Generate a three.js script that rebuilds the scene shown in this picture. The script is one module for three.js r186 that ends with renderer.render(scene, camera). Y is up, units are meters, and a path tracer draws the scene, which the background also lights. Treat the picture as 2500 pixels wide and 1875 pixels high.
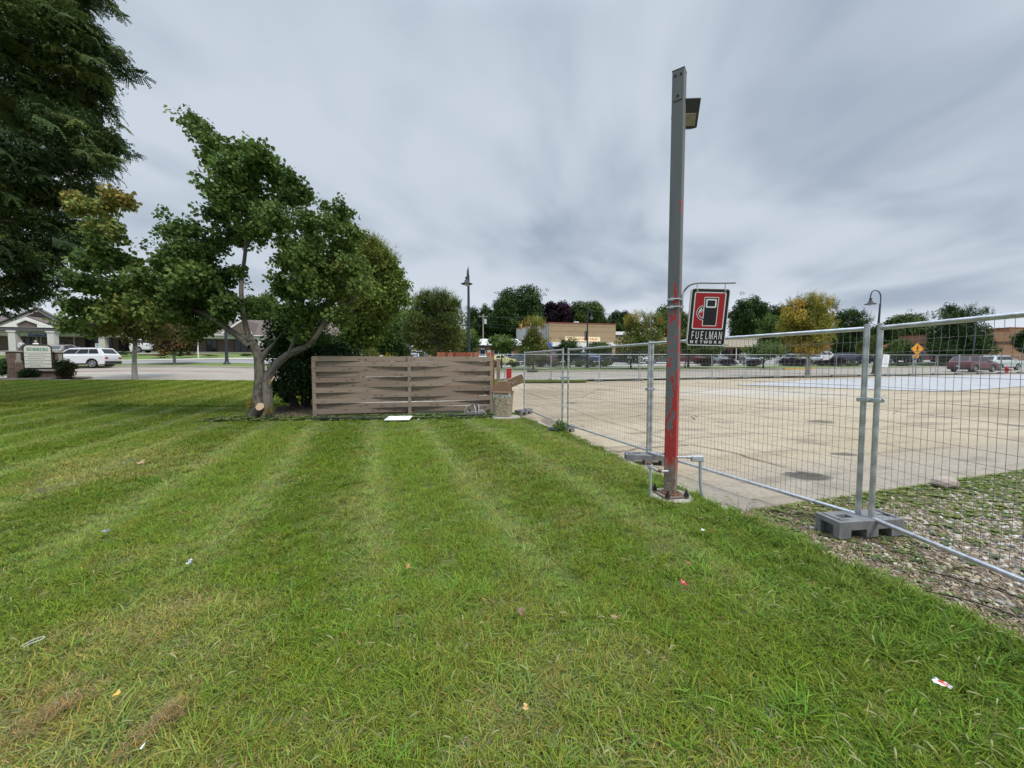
import * as THREE from 'three';
import { mergeGeometries } from 'three/addons/utils/BufferGeometryUtils.js';
import { RoundedBoxGeometry } from 'three/addons/geometries/RoundedBoxGeometry.js';
import { ConvexGeometry } from 'three/addons/geometries/ConvexGeometry.js';
import { MarchingCubes } from 'three/addons/objects/MarchingCubes.js';
import { Brush, Evaluator, SUBTRACTION } from 'three-bvh-csg';

// ---------------------------------------------------------------- camera, renderer, sky, sun
const EYE = 1.5, F = 939, PITCH = Math.atan((937.5 - 888) / F);
const scene = new THREE.Scene();
const camera = new THREE.PerspectiveCamera(2 * Math.atan(937.5 / F) * 180 / Math.PI, 4 / 3, 0.05, 2000);
camera.position.set(0, EYE, 0);
camera.rotation.x = -PITCH;
const renderer = new THREE.WebGLRenderer({ antialias: true });
renderer.toneMapping = THREE.LinearToneMapping;
renderer.toneMappingExposure = 1.10;
renderer.shadowMap.enabled = true;

const SUN_DIR = new THREE.Vector3(0.42, 0.80, 0.42).normalize();
const sun = new THREE.DirectionalLight(0xfff1e0, 2.0);
sun.position.copy(SUN_DIR).multiplyScalar(120);
sun.shadow.radius = 20;
sun.castShadow = true;
Object.assign(sun.shadow.camera, { left: -110, right: 110, top: 110, bottom: -110, near: 1, far: 400 });
sun.shadow.mapSize.set(4096, 4096);
scene.add(sun);

// ---------------------------------------------------------------- random numbers and noise
function rng(seed) { let a = seed >>> 0; return () => { a = (a + 0x6D2B79F5) | 0; let t = Math.imul(a ^ (a >>> 15), 1 | a); t = (t + Math.imul(t ^ (t >>> 7), 61 | t)) ^ t; return ((t ^ (t >>> 14)) >>> 0) / 4294967296; }; }
function hash2(ix, iy, s) { let h = (Math.imul(ix, 374761393) + Math.imul(iy, 668265263) + Math.imul(s, 2147483647 ^ 0x5bd1e995)) | 0; h = Math.imul(h ^ (h >>> 13), 1274126177); return ((h ^ (h >>> 16)) >>> 0) / 4294967296; }
function noise(x, y, s = 0) {
  const ix = Math.floor(x), iy = Math.floor(y), fx = x - ix, fy = y - iy, u = fx * fx * (3 - 2 * fx), v = fy * fy * (3 - 2 * fy);
  const a = hash2(ix, iy, s), b = hash2(ix + 1, iy, s), c = hash2(ix, iy + 1, s), d = hash2(ix + 1, iy + 1, s);
  return a + (b - a) * u + (c - a) * v + (a - b - c + d) * u * v;
}
function fbm(x, y, oct = 4, s = 0) { let a = 0.5, t = 0, n = 0; for (let i = 0; i < oct; i++) { t += a * noise(x, y, s + i * 17); n += a; a *= 0.5; x = x * 2.03 + 11.3; y = y * 2.03 + 7.7; } return t / n; }
const clamp = (x, a = 0, b = 1) => Math.min(b, Math.max(a, x));
const ss = (a, b, x) => { const t = clamp((x - a) / (b - a)); return t * t * (3 - 2 * t); };
const lerp = (a, b, t) => a + (b - a) * t;
const mix3 = (a, b, t) => [lerp(a[0], b[0], t), lerp(a[1], b[1], t), lerp(a[2], b[2], t)];
const srgb = (c) => c <= 0.0031308 ? c * 12.92 : 1.055 * Math.pow(c, 1 / 2.4) - 0.055;
const R = Math.PI / 180;

// ---------------------------------------------------------------- the sky: a layered overcast sheet on a plane high above, streaked by the wind
{
  const W = 2048, H = 1024, data = new Float32Array(W * H * 4);
  const ca = Math.cos(0.22), sa = Math.sin(0.22);
  for (let j = 0; j < H; j++) {
    const el = ((j + 0.5) / H - 0.5) * Math.PI, sy = Math.sin(el), cy = Math.cos(el);
    for (let i = 0; i < W; i++) {
      const az = ((i + 0.5) / W - 0.5) * 2 * Math.PI, dx = Math.cos(az) * cy, dz = Math.sin(az) * cy;
      let c;
      if (sy < -0.01) c = [0.30, 0.31, 0.28];
      else {
        const s = Math.max(sy, 0) + 0.12, px = dx / s, pz = -dz / s;
        const u = px * ca - pz * sa, v = px * sa + pz * ca;          // v runs along the wind
        const wu = u + 1.0 * (fbm(u * 0.6 + 3, v * 0.5 + 9, 3, 5) - 0.5), wv = v + 1.4 * (fbm(u * 0.6, v * 0.5, 3, 8) - 0.5);
        const broad = fbm(wu * 0.75 + 4.1, wv * 0.62 + 1.4, 4, 21), streak = fbm(wu * 1.7 + 2, wv * 1.15 + 5, 5, 33), fine = fbm(wu * 4.4 + 2, wv * 3.2 + 5, 4, 47);
        const wisp = 1 - Math.abs(2 * fbm(wu * 1.3 + 7, wv * 0.9 + 2, 5, 59) - 1) * 1.9;
        let t = 0.56 * broad + 0.22 * streak + 0.13 * fine + 0.09 * wisp;
        t = ss(0.33, 0.67, t);
        const dark = [0.265, 0.328, 0.425], light = [0.545, 0.61, 0.69];
        c = mix3(dark, light, t);
        const hor = Math.exp(-Math.pow((sy - 0.07) / 0.10, 2)) * (0.30 + 0.70 * ss(0.38, 0.58, fbm(az * 2.2 + 5, el * 9, 3, 71)));
        c = mix3(c, [0.70, 0.755, 0.82], hor * 0.75);
        const up = 1 + 4.4 * ss(0.64, 1.0, sy);                      // an overcast sky is brightest overhead; raised further here to lift the ground light
        const g = Math.max(0, dx * SUN_DIR.x + sy * SUN_DIR.y + dz * SUN_DIR.z), glow = 1 + 0.5 * Math.pow(g, 5);
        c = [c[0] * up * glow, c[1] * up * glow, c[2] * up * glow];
      }
      const k = (j * W + i) * 4; data[k] = c[0]; data[k + 1] = c[1]; data[k + 2] = c[2]; data[k + 3] = 1;
    }
  }
  const t = new THREE.DataTexture(data, W, H, THREE.RGBAFormat, THREE.FloatType);
  t.mapping = THREE.EquirectangularReflectionMapping; t.magFilter = t.minFilter = THREE.LinearFilter; t.wrapS = THREE.RepeatWrapping; t.needsUpdate = true;
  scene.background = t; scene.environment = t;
}

// ---------------------------------------------------------------- the lie of the land: d is metres in front of the camera (d = -z)
function pw(pts, d) { if (d <= pts[0][0]) return pts[0][1]; for (let i = 1; i < pts.length; i++) if (d <= pts[i][0]) { const [a, b] = [pts[i - 1], pts[i]]; return lerp(a[1], b[1], (d - a[0]) / (b[0] - a[0])); } return pts[pts.length - 1][1]; }
const smoothPw = (pts, d, w) => (pw(pts, d - w) + 2 * pw(pts, d - w / 2) + 2 * pw(pts, d) + 2 * pw(pts, d + w / 2) + pw(pts, d + w)) / 8;
const BASE = [[-30, 0], [11, 0], [26, 0.33], [34, 0.47], [42, 0.65], [75, 2.0], [100, 2.6], [200, 3.2], [600, 4]];
const LEFT = [[12, 0], [33, 0.72], [37, 0.85], [42, 1.2], [48, 1.85], [60, 2.1], [80, 2.1], [200, 1.5]];
function E(x, d) { return smoothPw(BASE, d, 2.5) + ss(-8, -32, x) * smoothPw(LEFT, d, 2); }
const LAWN = 0.07;
// a point at pixel (px, y) of the photograph's measurements, d metres away
function at(px, y, d) {
  const dy = d * Math.tan(Math.atan((937.5 - y) / F) - PITCH), zc = d * Math.cos(PITCH) - dy * Math.sin(PITCH);
  return new THREE.Vector3((px - 1250) / F * zc, EYE + dy, -d);
}
const X = (px, d) => (px - 1250) / F * d;
const Hy = (y, d) => EYE + d * Math.tan(Math.atan((937.5 - y) / F) - PITCH);

// ---------------------------------------------------------------- naming
const used = new Map();
function numbered(name) { const n = used.get(name) || 0; used.set(name, n + 1); return n ? `${name}_${String(n).padStart(3, '0')}` : name; }
function shade(o) { o.castShadow = true; o.receiveShadow = true; return o; }
function thing(name, label, category, pos = [0, 0, 0], turn = 0, group) {
  const o = new THREE.Group(); o.name = numbered(name); o.position.set(...pos); o.rotation.y = turn; o.userData = { label, category };
  if (group) o.userData.group = group;
  scene.add(o); return o;
}
function mesh(name, geo, mat, parent, extra) {
  const g = Array.isArray(geo) ? merge(geo) : geo;
  const m = shade(new THREE.Mesh(g, mat)); m.name = parent ? name : numbered(name);
  if (extra) Object.assign(m.userData, extra);
  (parent || scene).add(m); return m;
}
function struct(name, geo, mat, parent) { const m = mesh(name, geo, mat, parent); if (!parent) m.userData.kind = 'structure'; return m; }
function dup(o, pos, turn, label, group) { const c = o.clone(); c.name = numbered(o.name.replace(/_\d{3}$/, '')); c.userData = { ...o.userData }; scene.add(c); c.position.set(...pos); c.rotation.y = turn; if (label) c.userData.label = label; if (group) c.userData.group = group; return c; }
function merge(list) {
  const l = list.map((g) => { let q = g.index ? g.toNonIndexed() : g; for (const k of Object.keys(q.attributes)) if (!['position', 'normal', 'uv'].includes(k)) q.deleteAttribute(k); if (!q.attributes.uv) q.setAttribute('uv', new THREE.BufferAttribute(new Float32Array(q.attributes.position.count * 2), 2)); if (!q.attributes.normal) q.computeVertexNormals(); return q; });
  return l.length === 1 ? l[0] : mergeGeometries(l, false);
}
// uv in metres by the face's main axis
function boxUV(g, k = 1, ou = 0, ov = 0) {
  const q = g.index ? g.toNonIndexed() : g; if (!q.attributes.normal) q.computeVertexNormals();
  const p = q.attributes.position, n = q.attributes.normal, uv = new Float32Array(p.count * 2);
  for (let i = 0; i < p.count; i += 3) {
    const ax = Math.abs(n.getX(i) + n.getX(i + 1) + n.getX(i + 2)), ay = Math.abs(n.getY(i) + n.getY(i + 1) + n.getY(i + 2)), az = Math.abs(n.getZ(i) + n.getZ(i + 1) + n.getZ(i + 2));
    for (let j = i; j < i + 3; j++) {
      const x = p.getX(j), y = p.getY(j), z = p.getZ(j);
      const [u, v] = ay > ax && ay > az ? [x, z] : ax > az ? [z, y] : [x, y];
      uv[2 * j] = u * k + ou; uv[2 * j + 1] = v * k + ov;
    }
  }
  q.setAttribute('uv', new THREE.BufferAttribute(uv, 2)); return q;
}
const bx = (w, h, d, x = 0, y = 0, z = 0, ry = 0) => { const g = new THREE.BoxGeometry(w, h, d); if (ry) g.rotateY(ry); return g.translate(x, y, z); };
const rbx = (w, h, d, r, x = 0, y = 0, z = 0) => new RoundedBoxGeometry(w, h, d, 2, r).translate(x, y, z);
function bar(a, b, r0, r1 = r0, seg = 10, cap = true) {
  const A = new THREE.Vector3(...(a.toArray ? a.toArray() : a)), B = new THREE.Vector3(...(b.toArray ? b.toArray() : b)), v = B.clone().sub(A);
  const g = new THREE.CylinderGeometry(r1, r0, v.length(), seg, 1, !cap);
  g.applyQuaternion(new THREE.Quaternion().setFromUnitVectors(new THREE.Vector3(0, 1, 0), v.clone().normalize())); g.translate(...A.add(B).multiplyScalar(0.5).toArray()); return g;
}
const vec = (p) => (p.isVector3 ? p : new THREE.Vector3(...p));
function tube(pts, r, seg = 24, rad = 8) { return new THREE.TubeGeometry(new THREE.CatmullRomCurve3(pts.map(vec)), seg, r, rad, false); }
// a limb whose radius varies along it; a little knobbly
function limb(pts, radii, seed, rad = 9, per = 5) {
  const c = new THREE.CatmullRomCurve3(pts.map(vec)), n = (pts.length - 1) * per, fr = c.computeFrenetFrames(n, false), pos = [], idx = [], uv = [];
  let len = 0, prev = null;
  for (let i = 0; i <= n; i++) {
    const t = i / n, p = c.getPoint(t), k = t * (radii.length - 1), k0 = Math.min(radii.length - 2, Math.floor(k)), r = lerp(radii[k0], radii[k0 + 1], k - k0);
    if (prev) len += p.distanceTo(prev); prev = p;
    for (let j = 0; j <= rad; j++) {
      const a = j / rad * 2 * Math.PI, rr = r * (1 + 0.22 * (noise(Math.cos(a) * 1.6 + seed, i * 0.35 + Math.sin(a) * 1.6, 3) - 0.5));
      pos.push(p.x + rr * (fr.normals[i].x * Math.cos(a) + fr.binormals[i].x * Math.sin(a)), p.y + rr * (fr.normals[i].y * Math.cos(a) + fr.binormals[i].y * Math.sin(a)), p.z + rr * (fr.normals[i].z * Math.cos(a) + fr.binormals[i].z * Math.sin(a)));
      uv.push(j / rad * 0.9, len);
      if (i && j) { const q = rad + 1, a0 = (i - 1) * q + j - 1; idx.push(a0, a0 + 1, a0 + q, a0 + 1, a0 + q + 1, a0 + q); }
    }
  }
  const g = new THREE.BufferGeometry(); g.setAttribute('position', new THREE.Float32BufferAttribute(pos, 3)); g.setAttribute('uv', new THREE.Float32BufferAttribute(uv, 2)); g.setIndex(idx); g.computeVertexNormals(); return g;
}
function roundRect(w, h, r) { const s = new THREE.Shape(), x = -w / 2, y = -h / 2; s.moveTo(x + r, y); s.lineTo(x + w - r, y); s.absarc(x + w - r, y + r, r, -Math.PI / 2, 0); s.lineTo(x + w, y + h - r); s.absarc(x + w - r, y + h - r, r, 0, Math.PI / 2); s.lineTo(x + r, y + h); s.absarc(x + r, y + h - r, r, Math.PI / 2, Math.PI); s.lineTo(x, y + r); s.absarc(x + r, y + r, r, Math.PI, 1.5 * Math.PI); return s; }
function extrude(shape, depth, bevel = 0, seg = 8) { return new THREE.ExtrudeGeometry(shape, { depth, bevelEnabled: bevel > 0, bevelThickness: bevel, bevelSize: bevel, bevelSegments: 2, curveSegments: seg }); }
function poly(pts) { const s = new THREE.Shape(); pts.forEach(([x, y], i) => i ? s.lineTo(x, y) : s.moveTo(x, y)); return s; }

// ---------------------------------------------------------------- textures and materials
function tex(w, h, fn, { color = true, rx = 1, ry = 1, clampEdge = false } = {}) {
  const data = new Uint8Array(w * h * 4);
  for (let j = 0; j < h; j++) for (let i = 0; i < w; i++) {
    const c = fn(i, j), k = (j * w + i) * 4;
    if (color) { data[k] = 255 * clamp(srgb(c[0])); data[k + 1] = 255 * clamp(srgb(c[1])); data[k + 2] = 255 * clamp(srgb(c[2])); } else data[k] = data[k + 1] = data[k + 2] = 255 * clamp(c);
    data[k + 3] = 255;
  }
  const t = new THREE.DataTexture(data, w, h); t.magFilter = THREE.LinearFilter; t.minFilter = THREE.LinearMipmapLinearFilter; t.wrapS = t.wrapT = clampEdge ? THREE.ClampToEdgeWrapping : THREE.RepeatWrapping;
  t.repeat.set(rx, ry); if (color) t.colorSpace = THREE.SRGBColorSpace; t.needsUpdate = true; return t;
}
// noise that tiles over n cells
function tnoise(x, y, n, s) { const ix = Math.floor(x), iy = Math.floor(y), fx = x - ix, fy = y - iy, u = fx * fx * (3 - 2 * fx), v = fy * fy * (3 - 2 * fy), m = (k) => ((k % n) + n) % n; const a = hash2(m(ix), m(iy), s), b = hash2(m(ix + 1), m(iy), s), c = hash2(m(ix), m(iy + 1), s), d = hash2(m(ix + 1), m(iy + 1), s); return a + (b - a) * u + (c - a) * v + (a - b - c + d) * u * v; }
function tfbm(u, v, n, oct, s) { let a = 0.5, t = 0, k = 0; for (let i = 0; i < oct; i++) { t += a * tnoise(u * n, v * n, n, s + i); k += a; a *= 0.55; n *= 2; } return t / k; }
function canvasTex(w, h, draw) { const c = document.createElement('canvas'); c.width = w; c.height = h; draw(c.getContext('2d'), w, h); const t = new THREE.CanvasTexture(c); t.colorSpace = THREE.SRGBColorSpace; return t; }
const std = (o) => new THREE.MeshStandardMaterial({ roughness: 0.85, ...o });
const lin = (r, g, b) => new THREE.Color().setRGB(r, g, b);
const grain = tex(256, 256, (i, j) => 0.5 * tfbm(i / 256, j / 256, 16, 3, 5) + 0.5 * hash2(i, j, 9), { color: false });
const plain = (r, g, b, rough = 0.8, metal = 0, bump = 0) => std({ color: lin(r, g, b), roughness: rough, metalness: metal, ...(bump ? { bumpMap: grain, bumpScale: bump } : {}) });
const mottled = (c1, c2, n = 6, seed = 1, o = {}) => std({ map: tex(256, 256, (i, j) => mix3(c1, c2, clamp(0.5 + 1.6 * (0.7 * tfbm(i / 256, j / 256, n, 4, seed) + 0.3 * hash2(i, j, seed) - 0.5)))), ...o });
const M = {};
M.galv = std({ metalness: 0.85, roughness: 0.42, map: tex(256, 256, (i, j) => { const t = tfbm(i / 256, j / 256, 12, 4, 44), s = tfbm(i / 256, j / 256, 5, 3, 45); return mix3([0.44, 0.46, 0.48], [0.72, 0.74, 0.77], clamp(0.5 + 2.2 * (0.55 * t + 0.45 * s - 0.5))); }) });
M.wire = std({ color: lin(0.24, 0.24, 0.245), metalness: 0.6, roughness: 0.55 });
M.plastic = mottled([0.145, 0.15, 0.15], [0.235, 0.24, 0.238], 8, 3, { roughness: 0.75, bumpMap: grain, bumpScale: 0.002 });
M.white = mottled([0.70, 0.70, 0.68], [0.82, 0.82, 0.80], 4, 8, { roughness: 0.6 });
M.dark = plain(0.03, 0.03, 0.035, 0.6);
M.black = plain(0.015, 0.015, 0.017, 0.5);
M.glass = new THREE.MeshPhysicalMaterial({ color: lin(0.02, 0.024, 0.026), roughness: 0.06, metalness: 0, specularIntensity: 1 });
M.lampgrey = plain(0.035, 0.045, 0.06, 0.5, 0.2);
M.chrome = plain(0.75, 0.75, 0.76, 0.25, 1);
M.rust = mottled([0.10, 0.04, 0.02], [0.22, 0.10, 0.05], 10, 6, { roughness: 0.95 });

// ---------------------------------------------------------------- ground sheets
function sheet(xs, ds, height, uvK = 1) {               // xs(d) -> list of x; one row of points per d
  const pos = [], uv = [], idx = []; let n = 0;
  ds.forEach((d, r) => { const row = xs(d); n = row.length; row.forEach((x, c) => { pos.push(x, height(x, d), -d); uv.push(x * uvK, d * uvK); if (r && c) { const b = r * n + c; idx.push(b, b - n, b - 1, b - 1, b - n, b - n - 1); } }); });
  const g = new THREE.BufferGeometry(); g.setAttribute('position', new THREE.Float32BufferAttribute(pos, 3)); g.setAttribute('uv', new THREE.Float32BufferAttribute(uv, 2));
  g.setIndex(idx); g.computeVertexNormals();
  if (g.attributes.normal.getY(0) < 0) { const q = []; for (let i = 0; i < idx.length; i += 3) q.push(idx[i], idx[i + 2], idx[i + 1]); g.setIndex(q); g.computeVertexNormals(); }
  return g;
}
const range = (a, b, step) => { const n = Math.max(1, Math.ceil((b - a) / step)), o = []; for (let i = 0; i <= n; i++) o.push(lerp(a, b, i / n)); return o; };
const soilTex = tex(512, 512, (i, j) => { const t = tfbm(i / 512, j / 512, 24, 4, 3), s = tfbm(i / 512, j / 512, 5, 3, 7), h = hash2(i, j, 4); let c = mix3([0.07, 0.12, 0.018], [0.15, 0.21, 0.045], clamp(t * 1.3 - 0.1 + 0.25 * (h - 0.5))); return mix3(c, [0.13, 0.12, 0.06], 0.4 * ss(0.5, 0.75, s)); });
const turf = std({ map: soilTex, color: lin(0.68, 0.64, 0.60), roughness: 1 });
const turfFar = std({ map: (() => { const t = soilTex.clone(); t.repeat.set(0.35, 0.35); return t; })(), roughness: 1 });
struct('terrain', sheet(() => [...range(-420, -60, 20), ...range(-56, 70, 3), ...range(76, 420, 20)], [...range(-40, -2, 6), ...range(0, 60, 1.5), ...range(63, 110, 3), ...range(120, 700, 30)], (x, d) => E(x, d) - 0.16, 0.6), turfFar);

// lot: one slab of old concrete, from the near apron to the fence along the street; it runs on under the lawn and the gravel
const nearEdge = (x) => 3.9 + 0.31 * (x - 2.24);
const farEdge = (x) => x < 5 ? 25.6 : 25.2 + 0.27 * (x - 5);
const streetNear = (x) => 26.9 + 0.2 * x + (x > 0 ? 0.05 * x : 0), streetFar = (x) => 40.3 + 0.2 * x;
const strokes = [];                                         // cracks and joints in metres
{
  const u = (px, y, h = 0) => { const d = (EYE - h) * F / (y - 888); return [X(px, d), d]; };
  const C = (w, dark, ...pts) => strokes.push({ w: w * 1.5, dark: Math.min(0.95, dark * 1.35), pts });
  C(0.022, 0.75, u(1523, 1020), u(1560, 1017), u(1585, 1014), u(1590, 1008), u(1660, 1005));
  C(0.02, 0.7, u(1660, 1013), u(1700, 1016), u(1705, 1020)); C(0.02, 0.7, u(1665, 1024), u(1700, 1026), u(1690, 1018)); C(0.018, 0.6, u(1598, 1025), u(1622, 1027));
  C(0.024, 0.55, u(1500, 1106), u(1590, 1094), u(1690, 1088), u(1790, 1105), u(1850, 1124), u(1945, 1150));
  C(0.03, 0.35, [0.2, 9.6], [6, 11.3], [14, 13.8], [26, 17.4]); C(0.03, 0.3, [-0.8, 14], [8, 16.3], [20, 20]); C(0.03, 0.3, [3.2, 7], [2.2, 11], [0.9, 17], [-0.2, 25]); C(0.03, 0.25, [10.5, 7], [9.1, 13], [7.7, 19], [6, 26]);
  C(0.02, 0.6, u(1420, 978), u(1432, 972), u(1450, 964), u(1465, 958)); C(0.02, 0.6, u(1440, 980), u(1470, 975)); C(0.018, 0.5, u(1405, 1040), u(1425, 1044), u(1420, 1038)); C(0.02, 0.5, u(1300, 960), u(1340, 967), u(1360, 975)); C(0.02, 0.5, u(1270, 990), u(1320, 996), u(1345, 1003)); C(0.02, 0.4, u(1290, 940), u(1350, 948), u(1420, 945), u(1500, 940));
  const r = rng(5);
  for (let k = 0; k < 90; k++) { let x = r() * 30, d = 6 + r() * 20, a = r() < 0.6 ? 0.25 + (r() - 0.5) * 0.7 : 1.6 + (r() - 0.5); const pts = [[x, d]]; for (let m = 0; m < 3 + 5 * r(); m++) { a += (r() - 0.5) * 0.9; x += Math.cos(a) * 0.35; d += Math.sin(a) * 0.35; pts.push([x, d]); } C(0.010 + 0.012 * r(), 0.3 + 0.35 * r(), ...pts); }
}
const stains = (() => { const u = (px, y, rx, ry, k) => { const d = EYE * F / (y - 888); return [X(px, d), d, rx * d / F, ry * d * d / (F * EYE), k]; };
  return [u(1988, 1167, 46, 11, 1.0), u(1940, 1158, 14, 4, 0.8), u(2075, 1112, 28, 5, 0.75), u(2010, 1031, 28, 5, 0.7), u(1990, 1064, 14, 2, 0.4), u(2270, 1035, 60, 3, 0.3), u(2390, 1049, 50, 4, 0.35), u(2490, 1040, 30, 4, 0.4), u(1395, 988, 16, 2, 0.6), u(1320, 945, 30, 2.5, 0.5), u(1300, 940, 18, 2, 0.5), u(1770, 1032, 25, 3, 0.35), u(1480, 960, 30, 2, 0.3), u(1340, 1032, 16, 9, 0.55), u(1560, 990, 60, 3, 0.2), u(1720, 1240, 70, 14, 0.25), u(2200, 1000, 40, 2, 0.3), u(2330, 985, 50, 2, 0.25), u(1900, 1000, 60, 3, 0.2)]; })();
function segDist(x, y, a, b) { const dx = b[0] - a[0], dy = b[1] - a[1], t = clamp(((x - a[0]) * dx + (y - a[1]) * dy) / (dx * dx + dy * dy)); return Math.hypot(x - a[0] - t * dx, y - a[1] - t * dy); }
const LX0 = -3, LX1 = 31, LD0 = 2.6, LD1 = 32.6;
{
  const N = 2048, crack = new Float32Array(N * N);
  for (const { w, dark, pts } of strokes) for (let k = 1; k < pts.length; k++) {
    const a = pts[k - 1], b = pts[k], pad = w * 3 + 0.05, i0 = Math.max(0, Math.floor((Math.min(a[0], b[0]) - pad - LX0) / (LX1 - LX0) * N)), i1 = Math.min(N - 1, Math.ceil((Math.max(a[0], b[0]) + pad - LX0) / (LX1 - LX0) * N)), j0 = Math.max(0, Math.floor((Math.min(a[1], b[1]) - pad - LD0) / (LD1 - LD0) * N)), j1 = Math.min(N - 1, Math.ceil((Math.max(a[1], b[1]) + pad - LD0) / (LD1 - LD0) * N));
    for (let j = j0; j <= j1; j++) for (let i = i0; i <= i1; i++) { const x = LX0 + (i + 0.5) / N * (LX1 - LX0), d = LD0 + (j + 0.5) / N * (LD1 - LD0), q = segDist(x + 0.05 * (noise(x * 7, d * 7, 3) - 0.5), d + 0.07 * (noise(x * 7, d * 7, 4) - 0.5), a, b), v = dark * ss(w * 1.5, w * 0.4, q) * (0.55 + 0.45 * ss(0.3, 0.55, noise(x * 2.5, d * 2.5, 12))); if (v > crack[j * N + i]) crack[j * N + i] = v; }
  }
  const lotMap = tex(N, N, (i, j) => {
    const x = LX0 + (i + 0.5) / N * (LX1 - LX0), d = LD0 + (j + 0.5) / N * (LD1 - LD0), a = x * 0.965 + d * 0.26, b = -x * 0.26 + d * 0.965;
    const big = fbm(a * 0.16 + 3, b * 0.30, 4, 2), st = fbm(a * 0.35, b * 2.2, 4, 9), fine = hash2(i, j, 3), mid = noise(x * 28, d * 28, 6);
    let c = mix3([0.30, 0.25, 0.175], [0.42, 0.365, 0.275], clamp(0.5 + 2.7 * (0.6 * big + 0.4 * st - 0.5)));
    c = mix3(c, [0.37, 0.315, 0.22], 0.40 * ss(0.5, 0.68, fbm(a * 0.22 + 9, b * 0.4 + 4, 3, 14)) * ss(15, 8, d));   // rusty tan bands near by
    c = mix3(c, [0.30, 0.275, 0.24], 0.7 * ss(5.6, 4.4, d - 0.31 * (x - 2.2)) );                                     // a greyer, rougher patch by the apron
    c = mix3(c, [0.47, 0.465, 0.455], 0.6 * ss(6, 0, Math.hypot((x - 11.5) * 0.8, (d - 18.2) * 1.6)));                 // washed pale area
    const sp = 0.80 + 0.26 * mid + 0.16 * (fine - 0.5) - 0.22 * ss(0.86, 0.93, noise(x * 40 + 7, d * 40, 31));
    c = c.map((v) => v * sp);
    for (const [sx, sd, rx, rd, k] of stains) { const q = Math.hypot((x - sx) / rx, (d - sd) / rd) + 0.7 * (noise(x * 6, d * 6, 8) - 0.5); if (q < 1.3) c = mix3(c, [0.05, 0.046, 0.04], k * ss(1.25, 0.75, q)); }
    const blotch = ss(0.66, 0.76, fbm(a * 0.8 + 20, b * 2.6 + 3, 3, 41)); c = mix3(c, [0.15, 0.13, 0.105], 0.42 * blotch); c = mix3(c, [0.17, 0.15, 0.125], 0.5 * ss(0.70, 0.80, fbm(a * 0.5 + 40, b * 5.5 + 3, 4, 43)));
    const k = crack[j * N + i]; c = mix3(c, [0.055, 0.05, 0.035], k); return [c[0] * 1.04, c[1], c[2] * 0.93];
  }, { clampEdge: true });
  const g = sheet(() => [-3, ...range(-2, 30, 1), 31], range(2.6, 32.6, 1), (x, d) => E(x, d), 1), uv = g.attributes.uv;
  // laid up to the street only
  for (let i = 0; i < uv.count; i++) { let d = uv.getY(i); const x = uv.getX(i), lim = farEdge(x) + 0.35; if (d > lim) { d = lim - 0.004 * (d - lim) ; g.attributes.position.setZ(i, -lim); g.attributes.position.setY(i, E(x, lim)); d = lim; } uv.setXY(i, (x - LX0) / (LX1 - LX0), (d - LD0) / (LD1 - LD0)); }
  struct('concrete_lot', g, std({ map: lotMap, roughness: 0.95, bumpMap: (() => { const t = tex(512, 512, (i, j) => 0.6 * hash2(i, j, 1) + 0.4 * tfbm(i / 512, j / 512, 60, 2, 3), { color: false, rx: 34, ry: 30 }); return t; })(), bumpScale: 0.004 }));
}
const lotFarMat = mottled([0.29, 0.265, 0.22], [0.38, 0.355, 0.305], 5, 12, { roughness: 0.95 });
{ const t = lotFarMat.map; t.repeat.set(0.12, 0.12); }
struct('concrete_lot_extension', sheet((d) => range(31, 90, 4), range(0, 1, 0.08), () => 0), lotFarMat);
{ const m = scene.children[scene.children.length - 1], p = m.geometry.attributes.position, uv = m.geometry.attributes.uv; for (let i = 0; i < p.count; i++) { const x = p.getX(i), d = lerp(2.6, farEdge(x) + 0.35, -p.getZ(i)); p.setXYZ(i, x, E(x, d), -d); uv.setXY(i, x, d); } m.geometry.computeVertexNormals(); }
// freshly coated pale patch on the lot
{
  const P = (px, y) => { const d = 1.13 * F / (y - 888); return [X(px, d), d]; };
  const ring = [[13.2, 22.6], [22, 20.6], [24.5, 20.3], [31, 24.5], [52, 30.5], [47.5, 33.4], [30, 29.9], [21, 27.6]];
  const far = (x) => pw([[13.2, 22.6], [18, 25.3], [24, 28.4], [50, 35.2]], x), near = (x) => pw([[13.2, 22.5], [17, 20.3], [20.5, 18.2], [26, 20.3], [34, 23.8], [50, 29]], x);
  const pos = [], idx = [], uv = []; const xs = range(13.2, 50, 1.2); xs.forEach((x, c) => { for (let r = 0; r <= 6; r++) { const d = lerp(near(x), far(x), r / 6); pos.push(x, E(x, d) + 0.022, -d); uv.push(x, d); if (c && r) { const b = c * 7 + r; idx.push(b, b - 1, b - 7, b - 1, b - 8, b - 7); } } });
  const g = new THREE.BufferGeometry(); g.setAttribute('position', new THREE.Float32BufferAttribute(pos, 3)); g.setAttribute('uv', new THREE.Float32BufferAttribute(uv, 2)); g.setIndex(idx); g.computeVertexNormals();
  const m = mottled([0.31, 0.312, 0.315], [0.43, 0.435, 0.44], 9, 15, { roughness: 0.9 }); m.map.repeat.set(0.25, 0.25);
  struct('white_coated_patch', g, m);
}
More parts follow.
